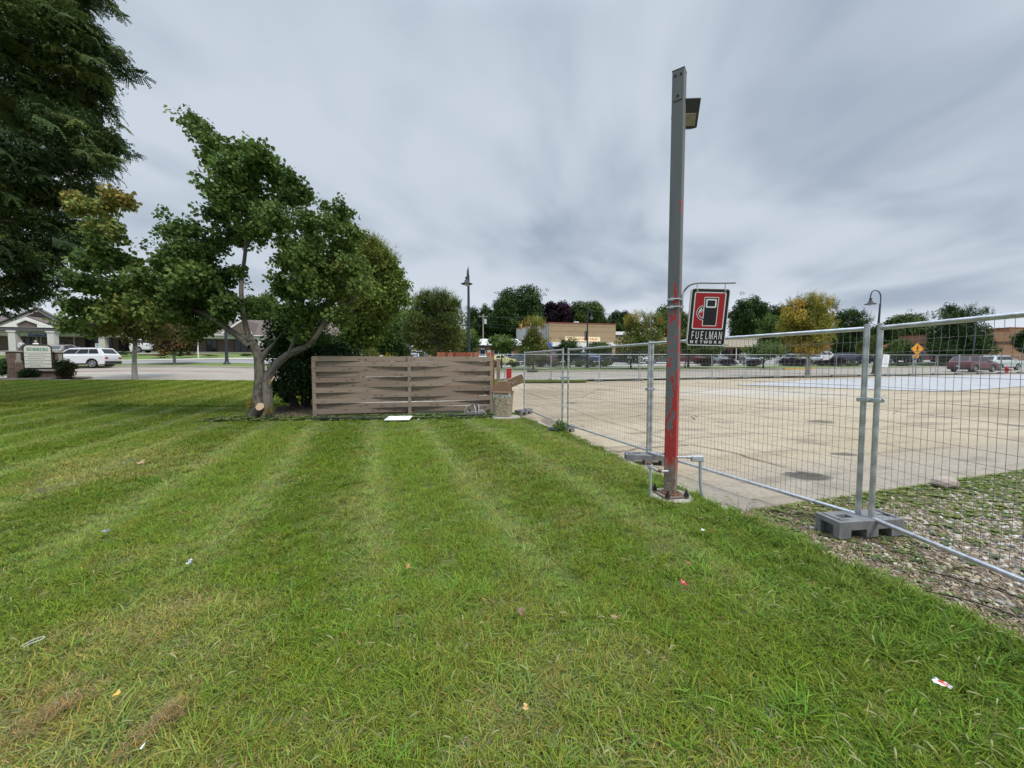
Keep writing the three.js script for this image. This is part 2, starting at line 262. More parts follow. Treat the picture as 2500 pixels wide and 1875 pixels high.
// the street and what lies beyond it
const streetMat = mottled([0.265, 0.232, 0.185], [0.335, 0.30, 0.245], 6, 18, { roughness: 0.95 }); streetMat.map.repeat.set(0.15, 0.15);
function band(lo, hi, x0, x1, off, rows = 6, step = 3) { const g = sheet(() => range(x0, x1, step), range(0, 1, 1 / rows), () => 0), p = g.attributes.position, uv = g.attributes.uv; for (let i = 0; i < p.count; i++) { const x = p.getX(i), d = lerp(lo(x), hi(x), -p.getZ(i)); p.setXYZ(i, x, E(x, d) + off, -d); uv.setXY(i, x, d); } g.computeVertexNormals(); return g; }
struct('street', band(streetNear, streetFar, -110, 110, -0.03, 10), streetMat);
const redMat = plain(0.26, 0.085, 0.07, 0.95), lineMat = plain(0.74, 0.74, 0.72, 0.8), yellowMat = plain(0.62, 0.36, 0.02, 0.8);
struct('red_median_strip', band((x) => streetNear(x) + lerp(8.1, 8.75, ss(-38, -22, x)), (x) => streetNear(x) + 9.0, -110, -22, -0.022, 2), redMat);
struct('lane_line', band((x) => streetNear(x) + 6.2, (x) => streetNear(x) + 6.36, -110, -25, -0.024, 1), lineMat);
struct('lane_line', band((x) => streetNear(x) + 5.6, (x) => streetNear(x) + 5.74, 46, 64, -0.024, 1), lineMat);
const sideMat = mottled([0.36, 0.335, 0.285], [0.44, 0.415, 0.365], 5, 19, { roughness: 0.95 }); sideMat.map.repeat.set(0.3, 0.3);
// verges
const verge1 = (x) => streetFar(x) + 0.25, verge2 = (x) => streetFar(x) + 9.5;
struct('far_verge', band(verge1, verge2, -110, 110, 0.09, 5), turfFar);
struct('sidewalk', band((x) => streetFar(x) + 5.2, (x) => streetFar(x) + 6.7, -16, 110, 0.10, 2), sideMat);
struct('far_parking_lot', band((x) => verge2(x) - 0.05, (x) => 79 + 0.06 * x, -22, 120, 0.06, 10), (() => { const m = mottled([0.30, 0.29, 0.265], [0.40, 0.385, 0.35], 5, 23, { roughness: 0.95 }); m.map.repeat.set(0.12, 0.12); return m; })());
struct('bank_drive', band((x) => streetFar(x) + 4.0, (x) => streetFar(x) + 7.2, -110, -22, 0.11, 3), (() => { const m = mottled([0.20, 0.20, 0.20], [0.29, 0.285, 0.275], 5, 24, { roughness: 0.95 }); m.map.repeat.set(0.2, 0.2); return m; })());
struct('bank_walk', band((x) => streetFar(x) + 7.5, (x) => streetFar(x) + 9.4, -110, -22, 0.12, 2), sideMat);
// kerbs: cast segments with open joints between them
const kerbMat = mottled([0.33, 0.305, 0.255], [0.43, 0.40, 0.35], 8, 27, { roughness: 0.95, bumpMap: grain, bumpScale: 0.004 });
function kerb(name, line, x0, x1, len, w, off, h, mat = kerbMat) {
  const g = new THREE.Group(); g.name = numbered(name); g.userData.kind = 'structure'; scene.add(g);
  for (let x = x0; x < x1 - 0.1; x += len) { const a = [x, line(x)], b = [x + len, line(x + len)], L = Math.hypot(b[0] - a[0], b[1] - a[1]), mx = (a[0] + b[0]) / 2, md = (a[1] + b[1]) / 2, ha = E(...a), hb = E(...b);
    const q = rbx(L - 0.012, h, w, 0.02); boxUV(q); const m = mesh('curb_segment', boxUV(q), mat, g); m.position.set(mx, (ha + hb) / 2 + off, -md); m.rotation.set(0, Math.atan2(b[1] - a[1], b[0] - a[0]), Math.atan2(hb - ha, L), 'YXZ'); }
  return g;
}
kerb('street_kerb_far', (x) => streetFar(x) + 0.12, -70, 70, 3.5, 0.24, 0.04, 0.16);
kerb('street_kerb_near', (x) => streetNear(x) - 0.14, -60, -2, 3.5, 0.26, 0.03, 0.14);
kerb('street_kerb_near', (x) => streetNear(x) - 0.14, 6, 62, 3.5, 0.26, -0.01, 0.10);
kerb('yellow_kerb', (x) => streetFar(x) - 0.16, 33, 37.2, 1.4, 0.26, 0.05, 0.15, yellowMat);
kerb('bank_kerb', (x) => streetFar(x) + 7.35, -70, -24, 3.5, 0.2, 0.1, 0.2);

// lawn: everything left of the old kerb line
const XR = [[-6, 2.95], [0, 2.85], [1.2, 2.7], [1.94, 2.59], [2.24, 2.5], [2.5, 2.45], [2.69, 2.35], [2.89, 2.31], [3.27, 2.3], [3.58, 2.13], [3.93, 1.98], [4.19, 1.98], [4.6, 1.9], [5.3, 1.72], [6.52, 1.46], [7.76, 1.12], [9.93, 0.42], [10.9, 0.06], [11.4, -0.4], [11.8, -5.6], [17.2, -5.8], [17.6, -0.9], [23.8, -0.6], [24.3, 4.6], [25.2, 4.9]];
const lawnX = (d) => pw(XR, d);
const lawnEnd = (x) => Math.min(streetNear(x) - 0.26, 99);
{
  const g = sheet((d) => { const r = lawnX(d); return [...range(-110, -16, 4), ...range(-14, r - 0.3, 0.8).map((x, i, a) => lerp(-14, r - 0.05, i / (a.length - 1))).slice(0, 0), ...Array.from({ length: 24 }, (_, i) => lerp(-14, r, i / 23))]; }, [...range(-6, 10, 0.5), 10.4, 10.9, 11.4, 11.8, ...range(12.2, 17.2, 1), 17.6, ...range(18.4, 23.8, 1), 24.3, 25.2, 26.4], (x, d) => E(x, d) + LAWN, 0.5);
  const p = g.attributes.position; for (let i = 0; i < p.count; i++) { const x = p.getX(i), d = -p.getZ(i), lim = lawnEnd(x); if (d > lim) { p.setZ(i, -lim); p.setY(i, E(x, lim) + LAWN); } }
  g.computeVertexNormals();
  struct('lawn', g, turf);
}
// the concrete edge along the lawn, in cast lengths
{
  const g = new THREE.Group(); g.name = 'lot_edge_kerb'; g.userData.kind = 'structure'; scene.add(g);
  for (let d = 3.7; d < 11.2; d += 1.5) { const a = [lawnX(d) + 0.06, d], b = [lawnX(d + 1.5) + 0.06, d + 1.5], L = Math.hypot(b[0] - a[0], b[1] - a[1]); const m = mesh('curb_segment', boxUV(rbx(L - 0.01, 0.13, 0.15, 0.02)), kerbMat, g); m.position.set((a[0] + b[0]) / 2, E(0, d) - 0.012, -(a[1] + b[1]) / 2); m.rotation.y = Math.atan2(b[1] - a[1], b[0] - a[0]); }
  const apronMat = mottled([0.22, 0.185, 0.135], [0.36, 0.315, 0.25], 9, 28, { roughness: 0.95, bumpMap: grain, bumpScale: 0.008 });
  const h = new THREE.Group(); h.name = 'apron_edge'; h.userData.kind = 'structure'; scene.add(h);
  for (let x = 2.3; x < 20; x += 2.2) { const m = mesh('curb_segment', boxUV(rbx(2.2 * 1.047 - 0.012, 0.10, 0.26, 0.02)), apronMat, h); m.position.set(x + 1.1, -0.030 + 0.008 * (hash2(x * 10, 3, 2) - 0.5), -nearEdge(x + 1.1)); m.rotation.y = Math.atan(0.31) + 0.012 * (hash2(x * 10, 5, 2) - 0.5); }
}
// gravel bed in front of the apron
const bedMat = std({ map: tex(512, 512, (i, j) => { const t = tfbm(i / 512, j / 512, 40, 3, 3), s = tfbm(i / 512, j / 512, 6, 3, 5), h = hash2(i, j, 6); return mix3(mix3([0.11, 0.085, 0.055], [0.26, 0.215, 0.15], clamp(t * 1.4 - 0.2 + 0.3 * (h - 0.5))), [0.09, 0.07, 0.05], 0.6 * ss(0.5, 0.7, s)); }), roughness: 1, bumpMap: grain, bumpScale: 0.01 });
{
  const g = sheet((d) => Array.from({ length: 30 }, (_, i) => lerp(1.7, 13, i / 29)), range(0, 1, 0.05), () => 0), p = g.attributes.position, uv = g.attributes.uv;
  for (let i = 0; i < p.count; i++) { const x = p.getX(i), d = lerp(-5, nearEdge(x) - 0.10, -p.getZ(i)); p.setXYZ(i, x, 0.012, -d); uv.setXY(i, x * 0.9, d * 0.9); }
  g.computeVertexNormals(); const m = struct('gravel_bed', g, bedMat);
}

// ---------------------------------------------------------------- temporary fence: galvanised panels on plastic feet
const footGeo = (() => {
  const ev = new Evaluator(); ev.useGroups = false;
  const B = (g) => { const b = new Brush(g); b.updateMatrixWorld(); return b; };
  let r = B(rbx(0.63, 0.15, 0.225, 0.008, 0, 0.075, 0));
  for (const c of [bx(0.15, 0.11, 0.5, -0.125, 0.02, 0), bx(0.13, 0.11, 0.5, 0.125, 0.02, 0), bx(0.12, 0.17, 0.12, -0.31, 0.02, 0), bx(0.12, 0.17, 0.12, 0.31, 0.02, 0), bx(0.115, 0.09, 0.07, -0.15, 0.15, 0.0), bx(0.10, 0.05, 0.06, 0.21, 0.165, 0.02)]) r = ev.evaluate(r, B(c), SUBTRACTION);
  return boxUV(merge([r.geometry, rbx(0.03, 0.012, 0.17, 0.004, -0.265, 0.154, 0), rbx(0.09, 0.012, 0.03, 0.004, -0.235, 0.154, 0.068), rbx(0.03, 0.012, 0.17, 0.004, 0.265, 0.154, 0)]), 2);
})();
function fenceFoot(p, turn, label, group) { const m = mesh('ballast_block', footGeo, M.plastic); m.position.set(...p); m.rotation.y = turn; m.userData = { label, category: 'fence foot' }; if (group) m.userData.group = group; return m; }
const TOP = 1.84, RAIL_T = 1.80, RAIL_B = 0.175;
function panelGeo(len, near) {
  const r = 0.021, k = near ? 12 : 6, posts = [0, 1].map((s) => boxUV(bar([s * len, 0.02, 0], [s * len, TOP, 0], r, r, k), 3));
  const top = boxUV(bar([0, RAIL_T, 0], [len, RAIL_T, 0], 0.019, 0.019, k, false), 3), bot = boxUV(bar([0, RAIL_B, 0], [len, RAIL_B, 0], 0.019, 0.019, k, false), 3);
  const wires = [], w = near ? 0.0016 : 0.0022, step = near ? 0.05 : 0.075, n = Math.round((len - 0.06) / step);
  for (let i = 1; i < n; i++) {
    const x = 0.03 + i * (len - 0.06) / n, b = near ? 0.003 * Math.sin(i * 2.3) : 0;
    if (near) { const c = new THREE.CatmullRomCurve3([[x, RAIL_B - 0.015, 0.02], [x + b, RAIL_B + 0.1, 0.022], [x - b, 0.9, 0.022], [x + b, RAIL_T - 0.13, 0.022], [x, RAIL_T - 0.07, 0.05], [x, RAIL_T - 0.018, 0.018]].map(vec)); wires.push(new THREE.TubeGeometry(c, 14, w, 4, false)); }
    else wires.push(bar([x, RAIL_B, 0.018], [x, RAIL_T, 0.018], w, w, 3, false));
  }
  const m = near ? 17 : 11;
  for (let j = 1; j < m; j++) { const y = lerp(RAIL_B, RAIL_T, j / m) - (near ? 0.015 : 0); if (y > RAIL_T - 0.06) continue; wires.push(bar([-0.02, y, 0.0235], [len + 0.02, y, 0.0235], w, w, near ? 5 : 3, false)); }
  return { posts, top, bot, wires: merge(wires) };
}
function fencePanel(a, b, label, near = true, group, geo) {
  const dx = b[0] - a[0], dd = b[1] - a[1], len = Math.hypot(dx, dd), ya = E(...a), yb = E(...b), q = geo || panelGeo(len, near);
  const t = thing('temporary_fence', label, 'fence panel', [a[0], ya, -a[1]], 0, group); t.rotation.set(0, Math.atan2(dd, dx), Math.atan2(yb - ya, len), 'YXZ');
  for (const p of q.posts) mesh('post', p, M.galv, t);
  mesh('top_rail', q.top, M.galv, t); mesh('bottom_rail', q.bot, M.galv, t);
  mesh('wire_mesh', q.wires, M.wire, t, { kind: 'stuff' });
  return t;
}
const fp = { p1: [0.36, 11.25], p2: [1.10, 8.35], p3: [2.05, 5.78], p4: [3.045, 3.32], p4b: [3.085, 3.24], p5: [3.20, 0.55] };
fencePanel(fp.p2, fp.p1, 'wire mesh fence panel between the trash bin and the first pair of posts');
fencePanel([fp.p3[0] + 0.05, fp.p3[1] - 0.01], [fp.p2[0] + 0.115, fp.p2[1] - 0.05], 'wire mesh fence panel behind and to the left of the peeling red pole');
fencePanel(fp.p4, [fp.p3[0] - 0.01, fp.p3[1] - 0.05], 'wire mesh fence panel behind the sign, running from the pole to the double posts');
fencePanel(fp.p5, fp.p4b, 'closest wire mesh fence panel, standing over the gravel and cut by the frame');
fenceFoot([0.34, E(0, 11.2), -11.2], 0.95, 'grey plastic fence foot beside the trash bin');
fenceFoot([1.08, E(0, 8.3), -8.3], 0.75, 'grey plastic fence foot with a weed growing against it, at the lawn edge');
fenceFoot([2.03, E(0, 5.72), -5.72], -0.15, 'grey plastic fence foot just behind the peeling red pole');
fenceFoot([3.03, 0.03, -3.29], 0.12, 'large grey plastic fence foot resting on the gravel');
// pressed clamps that hold neighbouring panels together
function clampThing(a, b, y, label) {
  const t = thing('fence_clamp', label, 'clamp', [(a[0] + b[0]) / 2, y, -(a[1] + b[1]) / 2], Math.atan2(b[1] - a[1], b[0] - a[0])), w = Math.hypot(b[0] - a[0], b[1] - a[1]);
  const s = new THREE.Shape(); s.absellipse(0, 0, w / 2 + 0.034, 0.032, 0, 2 * Math.PI);
  mesh('clamp_plate', [extrude(roundRect(w + 0.075, 0.03, 0.012), 0.006, 0.003).translate(0, 0, 0.024), extrude(roundRect(w + 0.075, 0.03, 0.012), 0.006, 0.003).translate(0, 0, -0.03)], M.galv, t);
  mesh('bolt', [bar([0, 0, -0.045], [0, 0, 0.05], 0.006), bar([0, 0, 0.033], [0, 0, 0.046], 0.012, 0.012, 6)], M.galv, t);
}
clampThing(fp.p4, fp.p4b, 1.19, 'pressed steel clamp joining the two tall posts over the gravel');
clampThing([fp.p2[0], fp.p2[1]], [fp.p2[0] + 0.115, fp.p2[1] - 0.05], 1.2, 'pressed steel clamp joining the pair of posts right of the trash bin');
clampThing([fp.p3[0] - 0.01, fp.p3[1] - 0.05], [fp.p3[0] + 0.05, fp.p3[1] - 0.01], 1.12, 'pressed steel clamp on the fence posts left of the peeling pole');
// the far run of the same fence, along the street
{
  const pts = [[-3.7, 26.2], [-0.55, 26.05], [2.55, 25.85], [5.75, 25.6]]; for (let k = 1; k <= 16; k++) pts.push([5.8 + 2.9 * k, 25.6 + 0.78 * k]);
  const g = panelGeo(3.0, false); let first = null; const ord = 'first second third fourth fifth sixth seventh eighth ninth tenth eleventh twelfth thirteenth fourteenth fifteenth sixteenth seventeenth eighteenth nineteenth'.split(' ');
  for (let i = 0; i + 1 < pts.length; i++) {
    const a = pts[i], b = pts[i + 1], L = Math.hypot(b[0] - a[0], b[1] - a[1]), off = i % 2 ? 0.10 : 0, A = [lerp(a[0], b[0], 0.03), lerp(a[1], b[1], 0.03) + off];
    const label = i === 0 ? 'far wire fence panel partly hidden behind the brown board fence' : `far wire fence panel, ${ord[i]} one counted from the brown board fence`;
    const t = first ? dup(first, [A[0], E(...A), -A[1]], 0, label) : (first = fencePanel(A, [A[0] + 3, A[1]], label, false, undefined, g));
    t.rotation.set(0, Math.atan2(b[1] - a[1], b[0] - a[0]), Math.atan2(E(...b) - E(...a), L), 'YXZ'); t.scale.x = L / 3.06;
    if (i) fenceFoot([a[0], E(...a), -a[1]], 0.25 * (hash2(i, 3, 1) - 0.5) + (i === 1 || i === 2 ? 1.3 : 0.15), `grey foot under the ${ord[i - 1]} joint of the far wire fence`);
  }
}
// paper notice tied to the far fence
{
  const t = thing('paper_notice', 'white paper notice hung on the far fence below the arched street lamp', 'notice', [31.35, E(31, 32.4) + 1.30, -32.3], 0.26);
  const g = new THREE.PlaneGeometry(0.62, 1.05, 6, 10), p = g.attributes.position; for (let i = 0; i < p.count; i++) p.setZ(i, 0.04 * Math.sin(p.getX(i) * 5 + p.getY(i) * 2)), p.setX(i, p.getX(i) - 0.12 * (0.52 - p.getY(i)) * 0.5); g.computeVertexNormals();
  mesh('sheet', g, std({ side: THREE.DoubleSide, roughness: 0.8, map: canvasTex(128, 220, (c, w, h) => { c.fillStyle = '#eceeef'; c.fillRect(0, 0, w, h); c.fillStyle = '#a9adb3'; for (let y = 20; y < h - 15; y += 9) c.fillRect(16 + (y % 3) * 3, y, 60 + (y * 37) % 38, 2.4); }) }), t);
  t.rotation.z = -0.05;
}

// ---------------------------------------------------------------- the pole with peeling paint
{
  const w = 0.118, H = 4.42, W = 256, N = 2048;
  const map = tex(W, N, (i, j) => {
    const h = j / N * H, u = i / W, wu = Math.cos(u * 2 * Math.PI) * 0.9 + u * 3;
    const n = fbm(u * 11 + 3, h * 9, 5, 12), m = fbm(u * 22 + 1, h * 26, 4, 31), big = fbm(u * 5 + 8, h * 2.6, 2, 19), chip = 0.40 * n + 0.32 * m + 0.28 * big, f = hash2(i, j, 7);
    const side = Math.abs((u * 4) % 1 - 0.5) * 2;
    let cover = pw([[0, 0.2], [0.3, 0.25], [0.62, 0.32], [0.85, 0.43], [1.3, 0.50], [1.60, 0.525], [1.70, 0.575], [2.2, 0.60], [2.42, 0.63], [2.55, 0.9], [2.88, 0.8], [2.96, 0.575], [3.10, 0.58], [3.18, 0.8], [4.5, 0.95]], h);
    cover -= 0.06 * ss(0.55, 1, side) * ss(2.2, 1, h) ;
    const grey = mix3([0.115, 0.122, 0.125], [0.15, 0.157, 0.16], fbm(u * 6, h * 2, 3, 3)), red = mix3([0.36, 0.022, 0.022], [0.46, 0.045, 0.04], m);
    let c = chip > cover ? red : grey;
    if (Math.abs(chip - cover) < 0.006) c = mix3(c, [0.30, 0.27, 0.26], 0.6);
    const rust = ss(0.46, 0.26, h + 0.35 * (n - 0.5)); c = mix3(c, mix3([0.17, 0.12, 0.085], [0.27, 0.215, 0.17], m), rust);
    c = mix3(c, [0.30, 0.26, 0.22], 0.45 * ss(0.60, 0.72, fbm(u * 20, h * 16, 3, 66)) * ss(0.75, 0.35, h));
    const sp = noise(u * 60, h * 80, 77); if (sp > 0.93) c = mix3(c, [0.06, 0.03, 0.025], 0.6);
    return c.map((v) => v * (0.94 + 0.12 * f));
  });
  const g = new RoundedBoxGeometry(w, H, w, 2, 0.008).translate(0, H / 2, 0).toNonIndexed(), p = g.attributes.position, nn = g.attributes.normal, uv = new Float32Array(p.count * 2);
  for (let i = 0; i < p.count; i += 3) { const nx = nn.getX(i) + nn.getX(i + 1) + nn.getX(i + 2), nz = nn.getZ(i) + nn.getZ(i + 1) + nn.getZ(i + 2); const f = Math.abs(nz) > Math.abs(nx) ? (nz > 0 ? 0 : 2) : (nx > 0 ? 1 : 3);
    for (let k = i; k < i + 3; k++) { const x = p.getX(k), z = p.getZ(k), s = f === 0 ? x : f === 1 ? -z : f === 2 ? -x : z; uv[2 * k] = (f + clamp((s + w / 2) / w, 0.01, 0.99)) / 4; uv[2 * k + 1] = clamp(p.getY(k) / H, 0.001, 0.999); } }
  g.setAttribute('uv', new THREE.BufferAttribute(uv, 2));
  const t = thing('light_pole', 'tall square steel pole with grey paint peeling off red, at the lawn edge', 'pole', [1.715, 0.055, -4.10], -0.60);
  mesh('shaft', g, std({ map, roughness: 0.62, bumpMap: map, bumpScale: 0.0012 }), t);
  for (const hg of [[-0.027, 4.365], [0.027, 4.365], [0, 4.16]].map(([x, y]) => new THREE.CylinderGeometry(0.013, 0.013, 0.004, 14).rotateX(Math.PI / 2).translate(x, y, w / 2 + 0.0015)).concat([bx(0.085, 0.009, 0.004, 0, 4.115, w / 2 + 0.001)])) mesh('bolt_hole', hg, plain(0.05, 0.025, 0.02, 0.9), t);
  mesh('cap', rbx(w + 0.004, 0.006, w + 0.004, 0.002, 0, H + 0.003, 0), plain(0.12, 0.125, 0.13), t);
  // base plate, its nuts and the footing
  mesh('footing', boxUV(new THREE.CylinderGeometry(0.23, 0.25, 0.14, 28).translate(0.0, -0.045, 0)), kerbMat, t);
  mesh('base_plate', boxUV(rbx(0.27, 0.018, 0.27, 0.004, 0, 0.036, 0).rotateY(0.78)), mottled([0.10, 0.07, 0.055], [0.24, 0.19, 0.155], 10, 16, { roughness: 0.95 }), t);
  for (const [x, z] of [[0.165, 0.02], [-0.165, 0], [0.01, 0.168], [0, -0.165]]) mesh('anchor_bolt', [bar([x, 0.02, z], [x, 0.115, z], 0.011), bar([x, 0.045, z], [x, 0.07, z], 0.026, 0.026, 6), bar([x, 0.071, z], [x, 0.088, z], 0.021, 0.021, 6)], plain(0.05, 0.045, 0.045, 0.7, 0.5), t);
  mesh('rust_flakes', boxUV(new THREE.TorusGeometry(0.085, 0.016, 6, 20).rotateX(Math.PI / 2).translate(0, 0.05, 0)), M.rust, t);
  // clamps and arm that carry the sign
  const Q = new THREE.Matrix4().makeRotationY(0.60);
  for (const y of [2.115, 2.035]) mesh('band_clamp', [rbx(w + 0.012, 0.018, w + 0.012, 0.004, 0, y, 0), rbx(0.035, 0.03, 0.02, 0.004, -0.012, y, w / 2 + 0.012), bar([0.01, y, w / 2 + 0.012], [0.055, y, w / 2 + 0.02], 0.008), rbx(0.02, 0.03, 0.05, 0.004, w / 2 + 0.014, y, 0.0)], M.galv, t);
  const loc = (x, y, z) => new THREE.Vector3(x, y, z).applyAxisAngle(new THREE.Vector3(0, 1, 0), 0.60);
  const start = [w / 2 + 0.02, 1.99, 0.01];
  mesh('sign_arm', tube([start, [w / 2 + 0.02, 2.13, 0.01], loc(0.085, 2.20, 0.03).toArray(), loc(0.125, 2.255, 0.055).toArray(), loc(0.19, 2.275, 0.075).toArray(), loc(0.40, 2.275, 0.09).toArray(), loc(0.58, 2.275, 0.10).toArray()], 0.010, 44, 10), plain(0.26, 0.27, 0.275, 0.6, 0.3), t);
  // floodlight
  const f = new THREE.Group(); 
  const lampM = plain(0.035, 0.036, 0.036, 0.6, 0.3);
  const head = extrude(poly([[-0.13, 0], [0.13, 0], [0.13, 0.11], [0.09, 0.15], [-0.09, 0.15], [-0.13, 0.11]]), 0.36, 0.012).rotateX(0).translate(0, 0, -0.18);
  const fl = new THREE.Matrix4().compose(new THREE.Vector3(0.085, 4.04, -0.10), new THREE.Quaternion().setFromEuler(new THREE.Euler(-1.15, 0.5, 0.15, 'YXZ')), new THREE.Vector3(0.68, 0.68, 0.68));
  mesh('lamp_housing', boxUV(head.clone().applyMatrix4(fl)), lampM, t);
  mesh('lamp_lens', boxUV(rbx(0.205, 0.012, 0.165, 0.004, 0, -0.014, -0.085).applyMatrix4(fl), 6), mottled([0.16, 0.135, 0.08], [0.30, 0.265, 0.18], 9, 4, { roughness: 0.4 }), t);
  mesh('lamp_bracket', [rbx(0.05, 0.05, 0.16, 0.01, 0, 0.16, -0.12).applyMatrix4(fl), bar(new THREE.Vector3(0, 0.16, -0.15).applyMatrix4(fl).toArray(), [0.03, 4.14, -0.04], 0.022), new THREE.SphereGeometry(0.03, 12, 8).translate(-0.055, 4.02, -0.05)], lampM, t);
  // conduits at the foot
  const steel = mottled([0.36, 0.40, 0.43], [0.52, 0.55, 0.57], 10, 5, { roughness: 0.6, metalness: 0.3 });
  const lw = (x, y, z) => loc(x, y, z).toArray();
  mesh('left_conduit', [tube([lw(-0.05, 0.30, 0.05), lw(-0.14, 0.305, 0.07), lw(-0.20, 0.33, 0.085), lw(-0.255, 0.365, 0.09)], 0.0135, 20, 10), bar(lw(-0.252, 0.36, 0.09), lw(-0.247, -0.02, 0.095), 0.0135), rbx(0.05, 0.05, 0.05, 0.014, ...lw(-0.257, 0.362, 0.09))], steel, t);
  mesh('pipe_coupling', bar(lw(-0.135, 0.304, 0.07), lw(-0.175, 0.318, 0.078), 0.018), M.rust, t, { label: 'rust brown pipe coupling' }); mesh('elbow_cap', rbx(0.045, 0.02, 0.045, 0.008, ...lw(-0.262, 0.394, 0.09)), M.rust, t);
  mesh('right_conduit', [bar(lw(0.05, 0.445, 0.02), lw(0.22, 0.445, 0.03), 0.012), bar(lw(0.155, 0.445, 0.026), lw(0.215, 0.445, 0.03), 0.017), rbx(0.13, 0.062, 0.05, 0.012, 0, 0, 0).rotateY(0.6).translate(...lw(0.265, 0.432, 0.035)), bar(lw(0.30, 0.41, 0.04), lw(0.30, 0.33, 0.04), 0.018), tube([lw(0.30, 0.35, 0.04), lw(0.302, 0.2, 0.042), lw(0.315, 0.08, 0.045), lw(0.345, -0.06, 0.055)], 0.0165, 20, 10)], steel, t);

  // the hanging sign
  const SW = 0.405, SH = 0.587, s = thing('hanging_sign', 'red and black fuel network sign hanging from the arm of the peeling pole', 'sign', [1.715 + 0.335, 0.055 + 2.265, -4.10 + 0.095], 0.02);
  const sw = new THREE.Group(); 
  const tilt = new THREE.Matrix4().makeRotationX(0.12);
  tilt.premultiply(new THREE.Matrix4().makeRotationZ(-0.018));
  const A = (g) => g.applyMatrix4(tilt);
  mesh('sign_panel', A(extrude(roundRect(SW, SH, 0.035), 0.012, 0.002).translate(0, -SH / 2 - 0.045, -0.006)), plain(0.62, 0.62, 0.62, 0.5), s);
  const face = canvasTex(1024, 1517, (c, w, h) => {
    const rr = (x, y, ww, hh, r) => { c.beginPath(); c.moveTo(x + r, y); c.lineTo(x + ww - r, y); c.quadraticCurveTo(x + ww, y, x + ww, y + r); c.lineTo(x + ww, y + hh - r); c.quadraticCurveTo(x + ww, y + hh, x + ww - r, y + hh); c.lineTo(x + r, y + hh); c.quadraticCurveTo(x, y + hh, x, y + hh - r); c.lineTo(x, y + r); c.quadraticCurveTo(x, y, x + r, y); c.closePath(); };
    c.fillStyle = '#d9dadc'; c.fillRect(0, 0, w, h); c.fillStyle = '#08090d'; rr(20, 20, w - 40, h - 40, 75); c.fill();
    c.fillStyle = '#d9dadc'; rr(95, 95, w - 190, 985, 55); c.fill(); c.fillStyle = '#9e0c16'; rr(122, 122, w - 244, 931, 38); c.fill();
    // pump
    c.fillStyle = '#dcd4d4'; rr(362, 225, 382, 768, 26); c.fill(); c.fillStyle = '#0a0c16'; rr(382, 245, 342, 728, 14); c.fill();
    c.fillStyle = '#dcdfe2'; rr(412, 275, 282, 232, 38); c.fill(); c.fillStyle = '#0d141c'; rr(450, 312, 206, 158, 10); c.fill();
    // hose and nozzle
    c.lineWidth = 66; c.strokeStyle = '#dcd4d4'; c.beginPath(); c.arc(392, 640, 172, Math.PI * 0.52, Math.PI * 1.42); c.stroke();
    c.lineWidth = 34; c.strokeStyle = '#0a0c16'; c.beginPath(); c.arc(392, 640, 172, Math.PI * 0.5, Math.PI * 1.45); c.stroke();
    c.fillStyle = '#dcd4d4'; c.beginPath(); c.moveTo(372, 470); c.lineTo(330, 482); c.lineTo(262, 560); c.lineTo(250, 636); c.lineTo(300, 640); c.lineTo(345, 600); c.lineTo(372, 590); c.fill();
    c.fillStyle = '#0a0c16'; c.beginPath(); c.moveTo(366, 488); c.lineTo(338, 496); c.lineTo(316, 520); c.lineTo(316, 590); c.lineTo(276, 618); c.lineTo(276, 630); c.lineTo(336, 590); c.lineTo(344, 540); c.lineTo(366, 520); c.fill();
    c.fillStyle = '#0a0c16'; rr(382, 245, 342, 728, 14); c.fill(); c.fillStyle = '#dcdfe2'; rr(412, 275, 282, 232, 38); c.fill(); c.fillStyle = '#0d141c'; rr(450, 312, 206, 158, 10); c.fill();
    c.fillStyle = '#e6e9ea'; c.textAlign = 'center'; c.textBaseline = 'alphabetic';
    const word = (txt, y, size, sx, span, weight) => { c.font = `${weight} ${size}px sans-serif`; const n = txt.length; for (let i = 0; i < n; i++) { c.save(); c.translate(w / 2 - span / 2 + span * i / (n - 1), y); c.scale(sx, 1); c.fillText(txt[i], 0, 0); c.restore(); } };
    word('FUELMAN', 1345, 295, 0.52, 745, 'normal'); word('NETWORK', 1458, 108, 1.15, 760, 'bold');
  });
  const pg = new THREE.ShapeGeometry(roundRect(SW, SH, 0.035), 10), pp = pg.attributes.position, pu = pg.attributes.uv; for (let i = 0; i < pp.count; i++) pu.setXY(i, pp.getX(i) / SW + 0.5, pp.getY(i) / SH + 0.5);
  mesh('printed_face', A(pg.translate(0, -SH / 2 - 0.045, 0.0115)), std({ map: face, roughness: 0.55 }), s);
  for (const x of [-0.145, 0.145]) mesh('hanger', A(merge([bar([x, -0.085, 0.004], [x, 0.0, 0.004], 0.005), new THREE.TorusGeometry(0.012, 0.004, 6, 14).translate(x, -0.062, 0.008), bar([x, -0.068, 0.008], [x, -0.068, 0.02], 0.008)])), M.galv, s);
}

